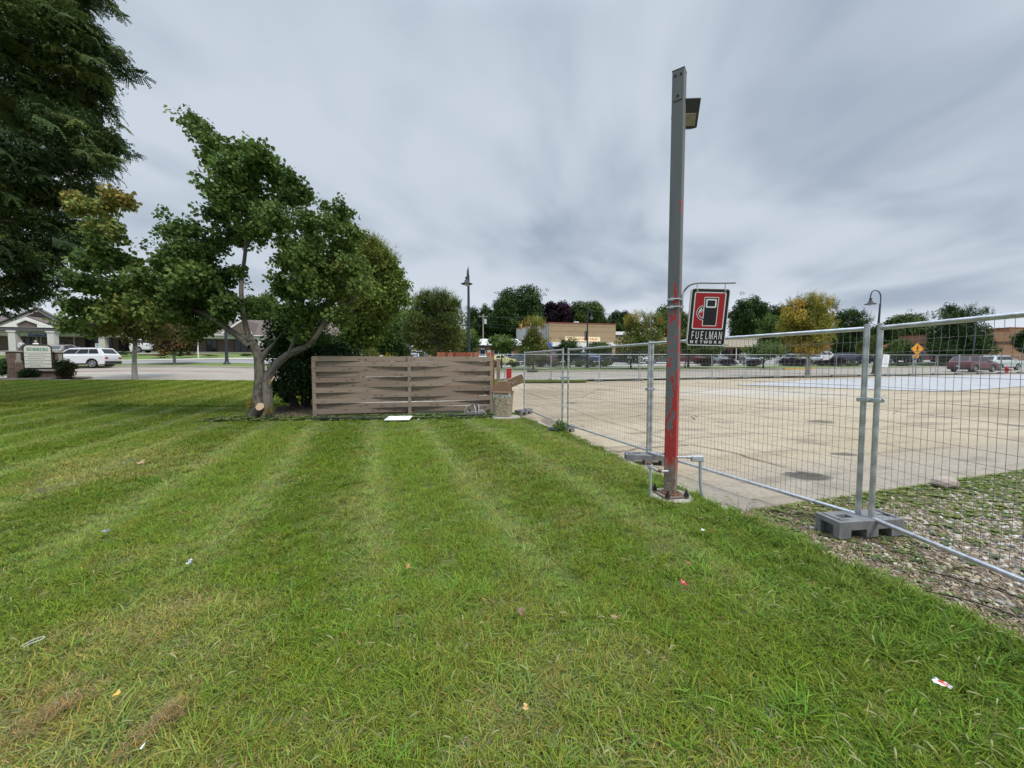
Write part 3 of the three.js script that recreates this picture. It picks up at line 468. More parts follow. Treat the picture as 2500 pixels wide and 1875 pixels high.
// ---------------------------------------------------------------- weathered basket-weave fence
const woods = [0, 1, 2].map((k) => std({ roughness: 0.9, bumpMap: null, map: tex(1024, 128, (i, j) => {
  const u = i / 1024, v = j / 128, warp = 0.25 * (tfbm(u, v, 4, 3, 60 + k) - 0.5), g = tnoise(u * 6, (v + warp) * 40, 40, 5 + k), f = tnoise(u * 30, (v + warp * 0.5) * 90, 90, 15 + k), h = hash2(i, j, k);
  let c = mix3([0.185, 0.135, 0.098], [0.345, 0.272, 0.210], clamp(0.5 * g + 0.3 * f + 0.2 * h)); c = mix3(c, [0.22, 0.205, 0.18], 0.35 * tfbm(u, v, 3, 3, 80 + k));
  for (let q = 0; q < 5; q++) { const kx = hash2(q, k, 91), ky = 0.2 + 0.6 * hash2(q, k, 92), r = Math.hypot((u - kx) * 44, (v - ky) * 5.5) / (0.5 + 0.7 * hash2(q, k, 93)); if (r < 1) c = mix3(c, [0.075, 0.05, 0.036], 0.75 * ss(1, 0.4, r)); else if (r < 1.8) c = mix3(c, [0.13, 0.095, 0.07], 0.35 * (1.8 - r)); }
  return c.map((x) => x * (0.92 + 0.1 * k));
}) }));
woods.forEach((m) => { m.bumpMap = m.map; m.bumpScale = 0.004; });
{
  const P = [[-5.2, 10.10], [-2.83, 10.60], [-0.60, 11.06]], t = thing('board_fence', 'brown weathered fence of woven horizontal boards beside the forked tree', 'fence'), r = rng(77);
  const y0 = 0.165, n = 11, bh = 0.139;
  const postH = [1.50, 1.53, 1.48];
  P.forEach(([x, d], i) => { const m = mesh('post', boxUV(rbx(0.09, postH[i] + 0.15, 0.09, 0.006).translate(0, (postH[i] + 0.15) / 2, 0), 1, 0.3 * i), std({ map: (() => { const q = woods[1].map.clone(); q.rotation = Math.PI / 2; q.repeat.set(0.4, 5); return q; })(), roughness: 0.9 }), t); m.position.set(x, E(x, d) + LAWN - 0.05, -d); m.rotation.y = Math.atan2(0.5, 2.4); });
  for (let s = 0; s < 2; s++) {
    const a = P[s], b = P[s + 1], L = Math.hypot(b[0] - a[0], b[1] - a[1]), ang = Math.atan2(b[1] - a[1], b[0] - a[0]), ya = E(...a), yb = E(...b);
    for (let k = 0; k < n; k++) {
      const front = (k + s) % 2 === 0 ? 1 : -1, g = new THREE.BoxGeometry(L + (front > 0 === (s === 0) ? 0.03 : 0.0), bh - 0.004 - 0.006 * r(), 0.019, 16, 2, 1).toNonIndexed(), p = g.attributes.position, w1 = (r() - 0.5) * 0.012, w2 = (r() - 0.5) * 0.02, o = r() * 7;
      for (let i = 0; i < p.count; i++) {
        const x = p.getX(i), q = x / L + 0.5, edge = Math.abs(p.getY(i)) > 0.05 ? 0.004 * (noise(x * 9 + o, p.getY(i) * 20 + o, k) - 0.5) * 2 : 0;
        p.setZ(i, p.getZ(i) + front * 0.043 * Math.cos(Math.PI * clamp(q, 0, 1)) + w1 * Math.sin(q * 6.28)); p.setY(i, p.getY(i) + edge + w2 * Math.sin(Math.PI * q) * 0.5 + (r() < 0 ? 0 : 0));
      }
      g.computeVertexNormals(); const q = boxUV(g, 1, o, 0); const uv = q.attributes.uv; for (let i = 0; i < uv.count; i++) uv.setXY(i, uv.getX(i) * 0.42, (uv.getY(i) - o * 0) * 7.2 + 0.5);
      const m = mesh('board', q, woods[Math.floor(r() * 3)], t); m.position.set((a[0] + b[0]) / 2, (ya + yb) / 2 + y0 + (n - 0.5 - k) * bh, -(a[1] + b[1]) / 2); m.rotation.set(0, ang, Math.atan2(yb - ya, L) + (r() - 0.5) * 0.006, 'YXZ');
    }
    const kb = mesh('sill_board', boxUV(rbx(L - 0.1, 0.16, 0.04, 0.005)), s ? sideMat : woods[0], t); kb.position.set((a[0] + b[0]) / 2, (ya + yb) / 2 + 0.12, -(a[1] + b[1]) / 2 - 0.10); kb.rotation.y = ang;
  }
}
// cedar enclosure behind it
const cedar = [0, 1, 2, 3].map((k) => std({ roughness: 0.85, map: tex(64, 256, (i, j) => { const u = i / 64, v = j / 256, g = tnoise(u * 18, v * 5, 18, 30 + k), h = hash2(i, j, 8 + k); const a = [[0.20, 0.052, 0.024], [0.26, 0.072, 0.032], [0.30, 0.105, 0.05], [0.16, 0.045, 0.025]][k]; return a.map((q) => q * (0.7 + 0.45 * g + 0.2 * h)); }) }));
{
  const t = thing('cedar_enclosure', 'red brown cedar board enclosure showing above and beside the brown woven fence', 'enclosure'), r = rng(12);
  const rail = [];
  const run = (a, b, h, y, gap) => { const L = Math.hypot(b[0] - a[0], b[1] - a[1]), n = Math.round(L / 0.144), ang = Math.atan2(b[1] - a[1], b[0] - a[0]); for (let i = 0; i < n; i++) { const q = (i + 0.5) / n, x = lerp(a[0], b[0], q), d = lerp(a[1], b[1], q); if (gap && gap(q)) continue; const m = mesh('board', boxUV(bx(0.138, h + 0.02 * (r() - 0.5), 0.018, 0, h / 2, 0), 1, r() * 5), cedar[Math.floor(r() * 4)], t); m.position.set(x, E(x, d) + y, -d); m.rotation.y = ang + (r() - 0.5) * 0.02; } };
  run([-2.9, 14.9], [-0.70, 15.1], 1.76, 0.10, (q) => q > 0.70 && q < 1.0 ? (q < 0.86) : false);
  run([-0.52, 11.2], [-0.62, 13.0], 1.42, 0.1);
  mesh('rail', [bx(1.6, 0.09, 0.04, -2.1, 1.5, -14.87, 0.09), bx(1.6, 0.09, 0.04, -2.1, 0.6, -14.87, 0.09)], cedar[1], t);
  const gp = mesh('gate_post', boxUV(rbx(0.10, 1.56, 0.10, 0.006, -0.405, 0.87, -11.35)), woods[1], t); 
  mesh('pad', boxUV(bx(5.2, 0.05, 5.4, -3.2, 0.16, -14.3)), sideMat, t);
}

// ---------------------------------------------------------------- trash bin with a drive-up chute
{
  const x0 = -0.245, d0 = 10.25, t = thing('trash_bin', 'pebble faced trash bin with a brown domed lid and long chute', 'trash bin', [x0, E(x0, d0) + 0.095, -d0], -0.12);
  const pebble = std({ roughness: 0.95, map: tex(512, 512, (i, j) => { const u = i / 512, v = j / 512, a = tnoise(u * 70, v * 70, 70, 3), b = tnoise(u * 110, v * 110, 110, 5), s = a * 0.6 + b * 0.4; const tone = tnoise(u * 60 + 0.5, v * 60, 60, 9); return s < 0.36 ? [0.11, 0.09, 0.065] : mix3([0.30, 0.25, 0.175], tone > 0.5 ? [0.58, 0.53, 0.43] : [0.40, 0.33, 0.22], clamp((s - 0.3) * 2)); }), bumpScale: 0.012 }); pebble.bumpMap = pebble.map; pebble.map.repeat.set(1.3, 1.3);
  // body: rounded octagonal tub, wider at the top
  const ring = (h, s) => { const o = []; const w = 0.255 * s, c = 0.085 * s; for (const [x, z] of [[-w + c, w], [w - c, w], [w, w - c], [w, -w + c], [w - c, -w], [-w + c, -w], [-w, -w + c], [-w, w - c]]) o.push(new THREE.Vector3(x, h, z)); return o; };
  mesh('tub', boxUV(new ConvexGeometry([...ring(0, 0.84), ...ring(0.03, 0.90), ...ring(0.56, 1.0), ...ring(0.585, 0.98)])), pebble, t);
  const brown = mottled([0.20, 0.125, 0.07], [0.26, 0.17, 0.10], 5, 6, { roughness: 0.55, bumpMap: grain, bumpScale: 0.001 });
  mesh('lid_rim', boxUV(new ConvexGeometry([...ring(0.60, 1.06), ...ring(0.655, 1.10), ...ring(0.665, 1.06)])), brown, t);
  const dome = new THREE.Shape(); dome.moveTo(-0.235, 0); for (let i = 0; i <= 12; i++) { const a = Math.PI - i / 12 * Math.PI * 0.52; dome.lineTo(0.06 + 0.295 * Math.cos(a), 0.27 * Math.sin(a)); } dome.lineTo(0.205, 0.225); dome.lineTo(0.205, 0);
  mesh('dome', boxUV(extrude(dome, 0.34, 0.02, 12).translate(0, 0.665, -0.17)), brown, t);
  const ch = new THREE.Matrix4().makeRotationZ(0.40).setPosition(0.18, 0.86, 0);
  const box = (x0, x1, y0, y1, z0, z1) => bx(x1 - x0, y1 - y0, z1 - z0, (x0 + x1) / 2, (y0 + y1) / 2, (z0 + z1) / 2);
  mesh('chute', boxUV(merge([box(0, 0.39, -0.11, 0.115, 0.15, 0.17), box(0, 0.39, -0.11, 0.115, -0.17, -0.15), box(0, 0.39, -0.11, -0.09, -0.15, 0.15), box(0.37, 0.39, -0.09, 0.0, -0.15, 0.15)]).applyMatrix4(ch)), brown, t);
  mesh('chute_top', boxUV(box(-0.02, 0.40, 0.117, 0.129, -0.175, 0.175).applyMatrix4(ch)), M.white, t, { label: 'white top of the chute' });
  const scr = canvasTex(256, 128, (c, w, h) => { c.fillStyle = '#7a6248'; c.fillRect(0, 0, w, h); c.strokeStyle = '#b9b3b5'; c.lineWidth = 6; c.beginPath(); c.moveTo(30, 40); c.lineTo(55, 105); c.moveTo(62, 30); c.lineTo(66, 100); c.moveTo(90, 34); c.lineTo(86, 98); c.moveTo(112, 40); c.quadraticCurveTo(150, 20, 140, 70); c.quadraticCurveTo(128, 100, 110, 80); c.moveTo(160, 36); c.quadraticCurveTo(200, 30, 186, 64); c.quadraticCurveTo(170, 92, 206, 84); c.stroke(); });
  const pl = new THREE.PlaneGeometry(0.24, 0.15).translate(0.17, 0.0, 0.1722).applyMatrix4(ch); mesh('scribble', pl, std({ map: scr, roughness: 0.6 }), t);
  const r = rng(4), bag = []; for (let k = 0; k < 9; k++) { const x = -0.2 + k * 0.052; bag.push(new THREE.ConeGeometry(0.045, 0.10 + 0.07 * r(), 5).rotateX(Math.PI).rotateZ((r() - 0.5) * 0.7).scale(1, 1, 0.25).translate(x, 0.555, 0.247 + 0.008 * r())); }
  mesh('bin_liner', bag, plain(0.62, 0.63, 0.66, 0.35), t);
  mesh('pad', boxUV(new THREE.CylinderGeometry(0.42, 0.45, 0.07, 9).scale(1.1, 1, 0.8).translate(0.02, -0.03, 0.05)), sideMat, t);
}
// ---------------------------------------------------------------- conduit stub-up by the fence
{
  const x0 = -1.02, d0 = 10.35, t = thing('conduit_stub', 'concrete block with bent grey conduit pipes in front of the woven fence', 'conduit', [x0, E(x0, d0) + LAWN, -d0]);
  mesh('block', boxUV(rbx(0.46, 0.16, 0.22, 0.015, 0.02, 0.06, 0)), plain(0.20, 0.20, 0.185, 0.95, 0, 0.004), t);
  const pipe = plain(0.42, 0.42, 0.42, 0.55, 0.2);
  mesh('pipe', tube([[-0.25, 0.02, 0.05], [-0.245, 0.17, 0.05], [-0.19, 0.28, 0.05], [-0.08, 0.32, 0.05]], 0.013, 24), pipe, t);
  mesh('pipe', tube([[-0.01, 0.32, 0.06], [0.03, 0.25, 0.09], [0.045, 0.12, 0.13], [0.05, 0, 0.14]], 0.015, 24), pipe, t);
  mesh('pipe', tube([[0.09, 0.32, 0.05], [0.125, 0.29, 0.07], [0.13, 0.15, 0.13], [0.13, 0.0, 0.14]], 0.014, 24), pipe, t);
  mesh('pipe', tube([[0.13, 0.17, 0.0], [0.22, 0.165, 0.04], [0.30, 0.10, 0.07], [0.34, 0.01, 0.08]], 0.013, 24), pipe, t);
  mesh('valve', [rbx(0.07, 0.075, 0.07, 0.015, -0.035, 0.315, 0.05), rbx(0.06, 0.05, 0.06, 0.012, 0.07, 0.32, 0.04), bar([-0.03, 0.30, 0.05], [0.10, 0.31, 0.04], 0.02)], plain(0.13, 0.11, 0.105, 0.8), t);
  mesh('stub', [bar([-0.13, 0.10, 0.06], [-0.13, 0.25, 0.06], 0.011), bar([-0.10, 0.10, 0.1], [-0.10, 0.2, 0.1], 0.011), bar([0.09, 0.12, 0.0], [0.09, 0.27, 0.0], 0.013)], M.black, t);
}
// ---------------------------------------------------------------- small things lying about
{
  const y = (x, d) => E(x, d) + LAWN;
  const s = thing('yard_sign', 'white plastic yard sign lying flat in the weeds before the woven fence', 'yard sign', [-2.83, y(-2.8, 9.55) + 0.07, -9.55], 0.05);
  s.rotation.x = 0.10;
  const art = canvasTex(512, 320, (c, w, h) => { c.fillStyle = '#f2f3f5'; c.fillRect(0, 0, w, h); c.fillStyle = '#c9c6d8'; c.fillRect(45, 45, 60, 22); c.fillRect(52, 110, 46, 40); c.fillRect(60, 190, 40, 50); c.fillStyle = '#cfd0c8'; for (let k = 0; k < 6; k++) c.fillRect(160 + k * 26, 50, 16, 26); c.fillStyle = '#5b4f52'; c.beginPath(); c.ellipse(360, 62, 34, 17, -0.3, 0, 7); c.fill(); c.fillStyle = '#dcdce6'; for (let k = 0; k < 5; k++) c.fillRect(150 + 45 * k, 170 + (k % 2) * 14, 22, 18); });
  mesh('board', bx(0.60, 0.006, 0.42, 0, 0, 0), M.white, s); mesh('print', new THREE.PlaneGeometry(0.598, 0.418).rotateX(-Math.PI / 2).translate(0, 0.0062, 0), std({ map: art, roughness: 0.5 }), s); mesh('stake_loop', tube([[-0.29, 0.004, 0.05], [-0.25, 0.02, 0.02], [-0.22, 0.012, 0.1]], 0.005, 10, 6), M.dark, s);
  const crumple = (w, h, seed, n = 7, amp = 0.4) => { const g = new THREE.PlaneGeometry(w, h, n, n).rotateX(-Math.PI / 2), p = g.attributes.position; for (let i = 0; i < p.count; i++) { const x = p.getX(i), z = p.getZ(i); p.setY(i, amp * w * (fbm(x / w * 3 + seed, z / h * 3, 3, seed) - 0.4)); p.setX(i, x * (0.45 + 1.0 * noise(z / h * 4 + seed, 3, 2))); p.setZ(i, z * (0.6 + 0.8 * noise(x / w * 4 + seed, 9, 2))); } return g.toNonIndexed(); };
  const litter = (name, label, cat, px, py, w, h, col, seed, lift = 0.07, turn = 0) => { const d = (EYE - LAWN - lift) * F / (py - 888), x = X(px, d); w *= 0.5; h *= 0.5; const g = crumple(w, h, seed, 8, 0.75); g.computeVertexNormals(); const m = mesh(name, g, col.isMaterial ? col : std({ color: lin(...col), side: THREE.DoubleSide, roughness: 0.7 })); m.position.set(x, y(x, d) + lift, -d); m.rotation.y = turn; m.rotation.x = 0.35; m.userData = { label, category: cat }; };
  const pinkWhite = std({ side: THREE.DoubleSide, roughness: 0.5, map: canvasTex(64, 64, (c) => { c.fillStyle = '#c62d45'; c.fillRect(0, 0, 64, 64); c.fillStyle = '#e8d3d3'; c.fillRect(6, 26, 44, 8); c.fillRect(30, 6, 8, 44); }) });
  const orangeWhite = std({ side: THREE.DoubleSide, roughness: 0.4, map: canvasTex(128, 64, (c) => { c.fillStyle = '#dfe0e2'; c.fillRect(0, 0, 128, 64); c.fillStyle = '#c94a2c'; c.fillRect(34, 8, 70, 26); c.fillStyle = '#e9a088'; c.fillRect(50, 36, 60, 8); }) });
  litter('candy_wrapper', 'small crumpled red wrapper lying in the grass below the pole', 'wrapper', 1681, 1437, 0.055, 0.075, pinkWhite, 3, 0.075, 0.4);
  litter('plastic_wrapper', 'crumpled white and orange wrapper in the long grass, near the gravel edge', 'wrapper', 2345, 1702, 0.085, 0.05, orangeWhite, 5, 0.09, -0.6);
  const br = [0.26, 0.11, 0.05], tan = [0.40, 0.27, 0.14];
  litter('dead_leaf', 'reddish brown dead leaf just above the red wrapper', 'leaf', 1692, 1388, 0.06, 0.055, br, 8);
  litter('dead_leaf', 'curled brown dead leaf beside the white scrap near the gravel', 'leaf', 1748, 1306, 0.07, 0.05, br, 9);
  litter('dead_leaf', 'large dark brown crumpled leaf alone in the middle of the lawn', 'leaf', 1272, 1512, 0.10, 0.09, [0.20, 0.13, 0.07], 10);
  litter('dead_leaf', 'pale tan dead leaf right of the dark crumpled leaf', 'leaf', 1508, 1526, 0.07, 0.05, tan, 11);
  litter('dead_leaf', 'orange brown leaf in the lawn below the woven fence', 'leaf', 990, 1394, 0.06, 0.07, [0.42, 0.22, 0.08], 12);
  litter('dead_leaf', 'pale yellow leaf at the bottom of the lawn', 'leaf', 1285, 1764, 0.045, 0.045, [0.55, 0.38, 0.16], 13);
  litter('paper_scrap', 'small white paper scrap in the lawn beside the gravel', 'scrap', 1726, 1302, 0.05, 0.045, [0.75, 0.75, 0.72], 14);
  litter('paper_scrap', 'grey paper scrap in the dry grass, farthest left of the scraps', 'scrap', 237, 1305, 0.11, 0.05, [0.36, 0.38, 0.44], 15, 0.07, 0.2);
  litter('foil_scrap', 'crumpled silver foil scrap in the grass', 'scrap', 441, 1384, 0.07, 0.07, plain(0.6, 0.62, 0.66, 0.3, 0.7), 16);
  litter('paper_scrap', 'white paper tip poking out of the grass at the bottom edge', 'scrap', 300, 1870, 0.016, 0.03, [0.70, 0.72, 0.78], 17, 0.08);
  litter('dead_leaf', 'round tan leaf lying in the mown lawn ahead of the forked tree', 'leaf', 335, 1131, 0.15, 0.13, [0.40, 0.30, 0.17], 18, 0.06);
  litter('dead_leaf', 'small yellow leaf between the two dry grass clumps', 'leaf', 243, 1728, 0.04, 0.04, [0.60, 0.42, 0.10], 19);
  const d1 = 1.36 * F / (1590 - 888), x1 = X(35, d1), lp = mesh('plastic_loop', tube([[-0.06, 0, 0.05], [0.0, 0.03, 0.0], [0.07, 0.04, -0.04], [0.075, 0.03, -0.015], [0.02, 0.02, 0.035], [-0.02, 0.0, 0.05]], 0.004, 30, 6), plain(0.50, 0.52, 0.46, 0.4)); lp.scale.setScalar(0.5); lp.position.set(x1, y(x1, d1) + 0.06, -d1); lp.userData = { label: 'loop of clear plastic strap lying on the lawn', category: 'strap' };
  const rk = mesh('concrete_chunk', (() => { const g = new THREE.IcosahedronGeometry(0.12, 1).toNonIndexed(), p = g.attributes.position; for (let i = 0; i < p.count; i++) { const k = 0.8 + 0.4 * noise(p.getX(i) * 12, p.getZ(i) * 12 + p.getY(i) * 9, 5); p.setXYZ(i, p.getX(i) * k * 1.2, Math.max(-0.03, p.getY(i) * k * 0.75), p.getZ(i) * k * 0.9); } g.computeVertexNormals(); return boxUV(g); })(), mottled([0.30, 0.24, 0.20], [0.42, 0.35, 0.30], 8, 4, { roughness: 0.95 })); rk.position.set(X(2322, 4.55), 0.07, -4.55); rk.userData = { label: 'broken pinkish concrete chunk on the gravel behind the fence', category: 'concrete chunk' };
  const ed = mesh('lawn_edging', tube([[2.36, 0.035, -3.0], [2.40, 0.04, -2.75], [2.46, 0.035, -2.55], [2.56, 0.045, -2.3], [2.63, 0.04, -2.05], [2.72, 0.045, -1.7], [2.82, 0.04, -1.2], [2.9, 0.04, 0]], 0.012, 50, 8), M.dark); ed.userData = { label: 'black plastic edging strip between lawn and gravel', category: 'edging' };
  const e2 = mesh('lawn_edging', merge([tube([[-4.9, 0.15, -9.45], [-4.2, 0.16, -9.5], [-3.2, 0.15, -9.55]], 0.016, 20, 6), tube([[-1.75, 0.15, -9.95], [-1.3, 0.165, -10.0], [-0.75, 0.16, -10.15]], 0.016, 20, 6)]), M.dark); e2.userData = { label: 'dark edging strip half buried in weeds before the woven fence', category: 'edging' };
  const rb = thing('red_bollard', 'square red bollard standing beyond the trash bin', 'bollard', [-0.2, E(0, 24.9) + 0.02, -24.9], 0.1);
  mesh('post', rbx(0.31, 0.82, 0.31, 0.015, 0, 0.41, 0), mottled([0.38, 0.012, 0.018], [0.46, 0.02, 0.026], 5, 3, { roughness: 0.5 }), rb); mesh('cap', rbx(0.33, 0.03, 0.33, 0.01, 0, 0.835, 0), plain(0.42, 0.015, 0.02, 0.5), rb);
}

// ---------------------------------------------------------------- foliage pieces
function fromTris(list) { const g = new THREE.BufferGeometry(); g.setAttribute('position', new THREE.Float32BufferAttribute(list, 3)); g.computeVertexNormals(); return g; }
const UP = new THREE.Vector3(0, 1, 0);
// one leaf lying along +x from the origin, folded at its midrib; lobed or plain
const LOBED = [[0, 0], [0.18, 0.30], [0.42, 0.52], [0.50, 0.28], [0.78, 0.40], [0.74, 0.17], [1, 0]], PLAIN = [[0, 0], [0.3, 0.26], [0.65, 0.24], [1, 0]];
function leafTris(out, m, len, kind, fold = 0.25) {
  const o = kind === 'lobed' ? LOBED : PLAIN, v = new THREE.Vector3(), put = (x, y, z) => { v.set(x * len, y * len, z * len).applyMatrix4(m); out.push(v.x, v.y, v.z); };
  for (const s of [1, -1]) for (let i = 1; i + 1 < o.length; i++) { const a = o[i], b = o[i + 1]; const A = [a[0], fold * a[1] - 0.16 * a[0] * a[0], s * a[1]], B = [b[0], fold * b[1] - 0.16 * b[0] * b[0], s * b[1]]; put(0, 0, 0); if (s > 0) { put(...B); put(...A); } else { put(...A); put(...B); } }
}
function cluster(n, rad, len, kind, seed) {
  const r = rng(seed), out = [], m = new THREE.Matrix4(), q = new THREE.Quaternion(), e = new THREE.Euler();
  for (let i = 0; i < n; i++) {
    const th = r() * 6.283, ph = Math.acos(2 * r() - 1), k = rad * Math.cbrt(r()), p = new THREE.Vector3(Math.sin(ph) * Math.cos(th) * k, Math.cos(ph) * k * 0.8, Math.sin(ph) * Math.sin(th) * k);
    e.set((r() - 0.5) * 1.3, r() * 6.283, -0.55 + (r() - 0.5) * 1.2, 'YXZ'); q.setFromEuler(e); m.compose(p, q, new THREE.Vector3(1, 1, 1)); leafTris(out, m, len * (0.65 + 0.6 * r()), kind);
  }
  return fromTris(out);
}
// twig standing along +y with leaves up its sides
function twig(n, L, len, seed, kind = 'plain') {
  const r = rng(seed), out = [], m = new THREE.Matrix4(), q = new THREE.Quaternion(), e = new THREE.Euler();
  for (let i = 0; i < n; i++) { const t = i / n; e.set((r() - 0.5) * 0.8, i * 2.4 + r(), 0.35 - 0.5 * r(), 'YXZ'); q.setFromEuler(e); m.compose(new THREE.Vector3((r() - 0.5) * 0.05, t * L, (r() - 0.5) * 0.05), q, new THREE.Vector3(1, 1, 1)); leafTris(out, m, len * (1 - 0.5 * t) * (0.7 + 0.5 * r()), kind); }
  return fromTris(out);
}
// flat spray of feathery fronds along +x
function spray(seed) { // short feathery twig
  const r = rng(seed), out = [], m = new THREE.Matrix4(), q = new THREE.Quaternion(), v = new THREE.Vector3();
  for (let f = 0; f < 11; f++) {
    const side = f === 10 ? 0 : f % 2 ? 1 : -1, x0 = 0.04 + 0.045 * f, a = side * (0.7 + 0.6 * r()), L = 0.24 + 0.12 * r(), droop = 0.3 + 1.1 * r();
    for (let k = 0; k < 9; k++) { const t = (k + 1) / 9.5, px = x0 + Math.cos(a) * L * t, pz = Math.sin(a) * L * t, py = -droop * 0.28 * t * t * L * 2 + 0.03 * (r() - 0.5);
      for (const s of [-1, 1]) { q.setFromEuler(new THREE.Euler(s * 0.3 + (r() - 0.5) * 0.7, -a + s * 1.05, -0.25 - 0.3 * r(), 'YXZ')); m.compose(v.set(px, py, pz), q, new THREE.Vector3(1, 1, 1)); leafTris(out, m, 0.07, 'thin'); } }
  }
  return fromTris(out);
}
const CL = {
  maple: [cluster(11, 0.20, 0.12, 'lobed', 1), cluster(11, 0.20, 0.11, 'lobed', 2)],
  mid: [cluster(16, 0.34, 0.17, 'plain', 3), cluster(16, 0.34, 0.15, 'lobed', 4)],
  far: [cluster(20, 0.8, 0.42, 'plain', 5), cluster(20, 0.8, 0.36, 'plain', 6)],
  twig: [twig(20, 0.85, 0.14, 7), twig(16, 0.7, 0.15, 8)],
  shrub: [cluster(18, 0.14, 0.055, 'plain', 9), cluster(18, 0.14, 0.05, 'plain', 10)],
  spray: [spray(11), spray(12)],
};
const leafMat = (t = 0.28) => new THREE.MeshPhysicalMaterial({ color: 0xffffff, roughness: 0.8, transmission: t, thickness: 0, side: THREE.DoubleSide, specularIntensity: 0.22 });
const LEAF = leafMat(0.25), LEAFD = new THREE.MeshPhysicalMaterial({ color: 0xffffff, roughness: 0.85, side: THREE.DoubleSide, specularIntensity: 0.2 });
function instances(name, geo, mat, list, parent, extra) {
  const im = shade(new THREE.InstancedMesh(geo, mat, list.length)), c = new THREE.Color();
  list.forEach((q, i) => { im.setMatrixAt(i, q.m); c.setRGB(...q.c); im.setColorAt(i, c); });
  im.name = parent ? name : numbered(name); Object.assign(im.userData, extra || {}); (parent || scene).add(im); return im;
}
const cm = new THREE.Matrix4(), cq = new THREE.Quaternion(), ce = new THREE.Euler(), cs = new THREE.Vector3();
// fill blobs {p: Vector3, r: [rx, ry, rz], tint?} with leaf clusters; positions are relative to the parent
function crown(parent, blobs, { kind = 'mid', per = 60, size = 1, colors, seed = 1, mode = 'any', axis, bias = 0.42, name = 'crown', mat = LEAF, wBase, fringe = 0.06, gain = 1 }) {
  const r = rng(seed), lists = [[], []];
  for (const b of blobs) {
    const n = Math.round((b.n || 1) * per);
    for (let i = 0; i < n; i++) {
      const th = r() * 6.283, ph = Math.acos(2 * r() - 1), k = Math.pow(r(), bias) * (r() < fringe ? 1.15 + 0.55 * r() : 1), dx = Math.sin(ph) * Math.cos(th), dy = Math.cos(ph), dz = Math.sin(ph) * Math.sin(th), p = new THREE.Vector3(b.p.x + dx * k * b.r[0], b.p.y + dy * k * b.r[1], b.p.z + dz * k * b.r[2]);
      if (mode === 'spray') { const out = Math.atan2(-(p.z - axis.z), p.x - axis.x); ce.set((r() - 0.5) * 1.4, out + (r() - 0.5) * 3.4, -0.1 + (r() - 0.5) * 1.1, 'YXZ'); }
      else if (mode === 'twig') ce.set(dz * 0.6 * k + (r() - 0.5) * 0.5, r() * 6.283, -dx * 0.6 * k + (r() - 0.5) * 0.5, 'XZY');
      else ce.set((r() - 0.5) * 0.7, r() * 6.283, (r() - 0.5) * 0.7, 'YXZ');
      cq.setFromEuler(ce); const s = size * (0.7 + 0.6 * r()); cm.compose(p, cq, cs.set(s, s, s));
      const w = clamp((wBase ?? 0.5) + 1.3 * (noise(p.x * 0.9 + seed, p.y * 0.9 + p.z * 0.7, seed) - 0.5) * (wBase ? 0.6 : 1) + 0.35 * (r() - 0.5) + (b.tint || 0)), m = (colors.length - 1) * w, i0 = Math.min(colors.length - 2, Math.floor(m)), c = mix3(colors[i0], colors[i0 + 1], m - i0), v = gain * (0.75 + 0.5 * r());
      lists[r() < 0.5 ? 0 : 1].push({ m: cm.clone(), c: c.map((x) => x * v) });
    }
  }
  lists.forEach((l, i) => l.length && instances(name, CL[kind][i], mat, l, parent, { kind: 'stuff' }));
}
const barkGrey = std({ roughness: 0.95, bumpScale: 0.06, map: tex(256, 512, (i, j) => { const u = i / 256, v = j / 512, a = 1 - Math.abs(2 * tfbm(u, v * 0.25, 12, 4, 3) - 1) * 2.2, b = tfbm(u, v, 14, 4, 5), h = hash2(i, j, 6); return mix3([0.035, 0.03, 0.024], [0.20, 0.18, 0.152], clamp(0.15 + 0.55 * (1 - ss(0.55, 0.95, a)) + 0.6 * (b - 0.35) + 0.12 * h)); }) }); barkGrey.bumpMap = barkGrey.map;
const barkDark = mottled([0.035, 0.03, 0.024], [0.09, 0.078, 0.064], 14, 7, { roughness: 0.95, bumpMap: grain, bumpScale: 0.02 });
const barkPale = mottled([0.26, 0.245, 0.22], [0.42, 0.40, 0.37], 10, 9, { roughness: 0.9, bumpMap: grain, bumpScale: 0.01 });
const DARKG = [[0.026, 0.050, 0.018], [0.042, 0.078, 0.025], [0.070, 0.115, 0.034]], MIDG = [[0.050, 0.088, 0.022], [0.085, 0.135, 0.034], [0.13, 0.18, 0.052]], YELG = [[0.080, 0.115, 0.025], [0.13, 0.16, 0.038], [0.21, 0.20, 0.055]], GOLD = [[0.13, 0.155, 0.030], [0.25, 0.24, 0.042], [0.40, 0.27, 0.050]], PURP = [[0.014, 0.007, 0.012], [0.026, 0.014, 0.022], [0.04, 0.02, 0.03]];

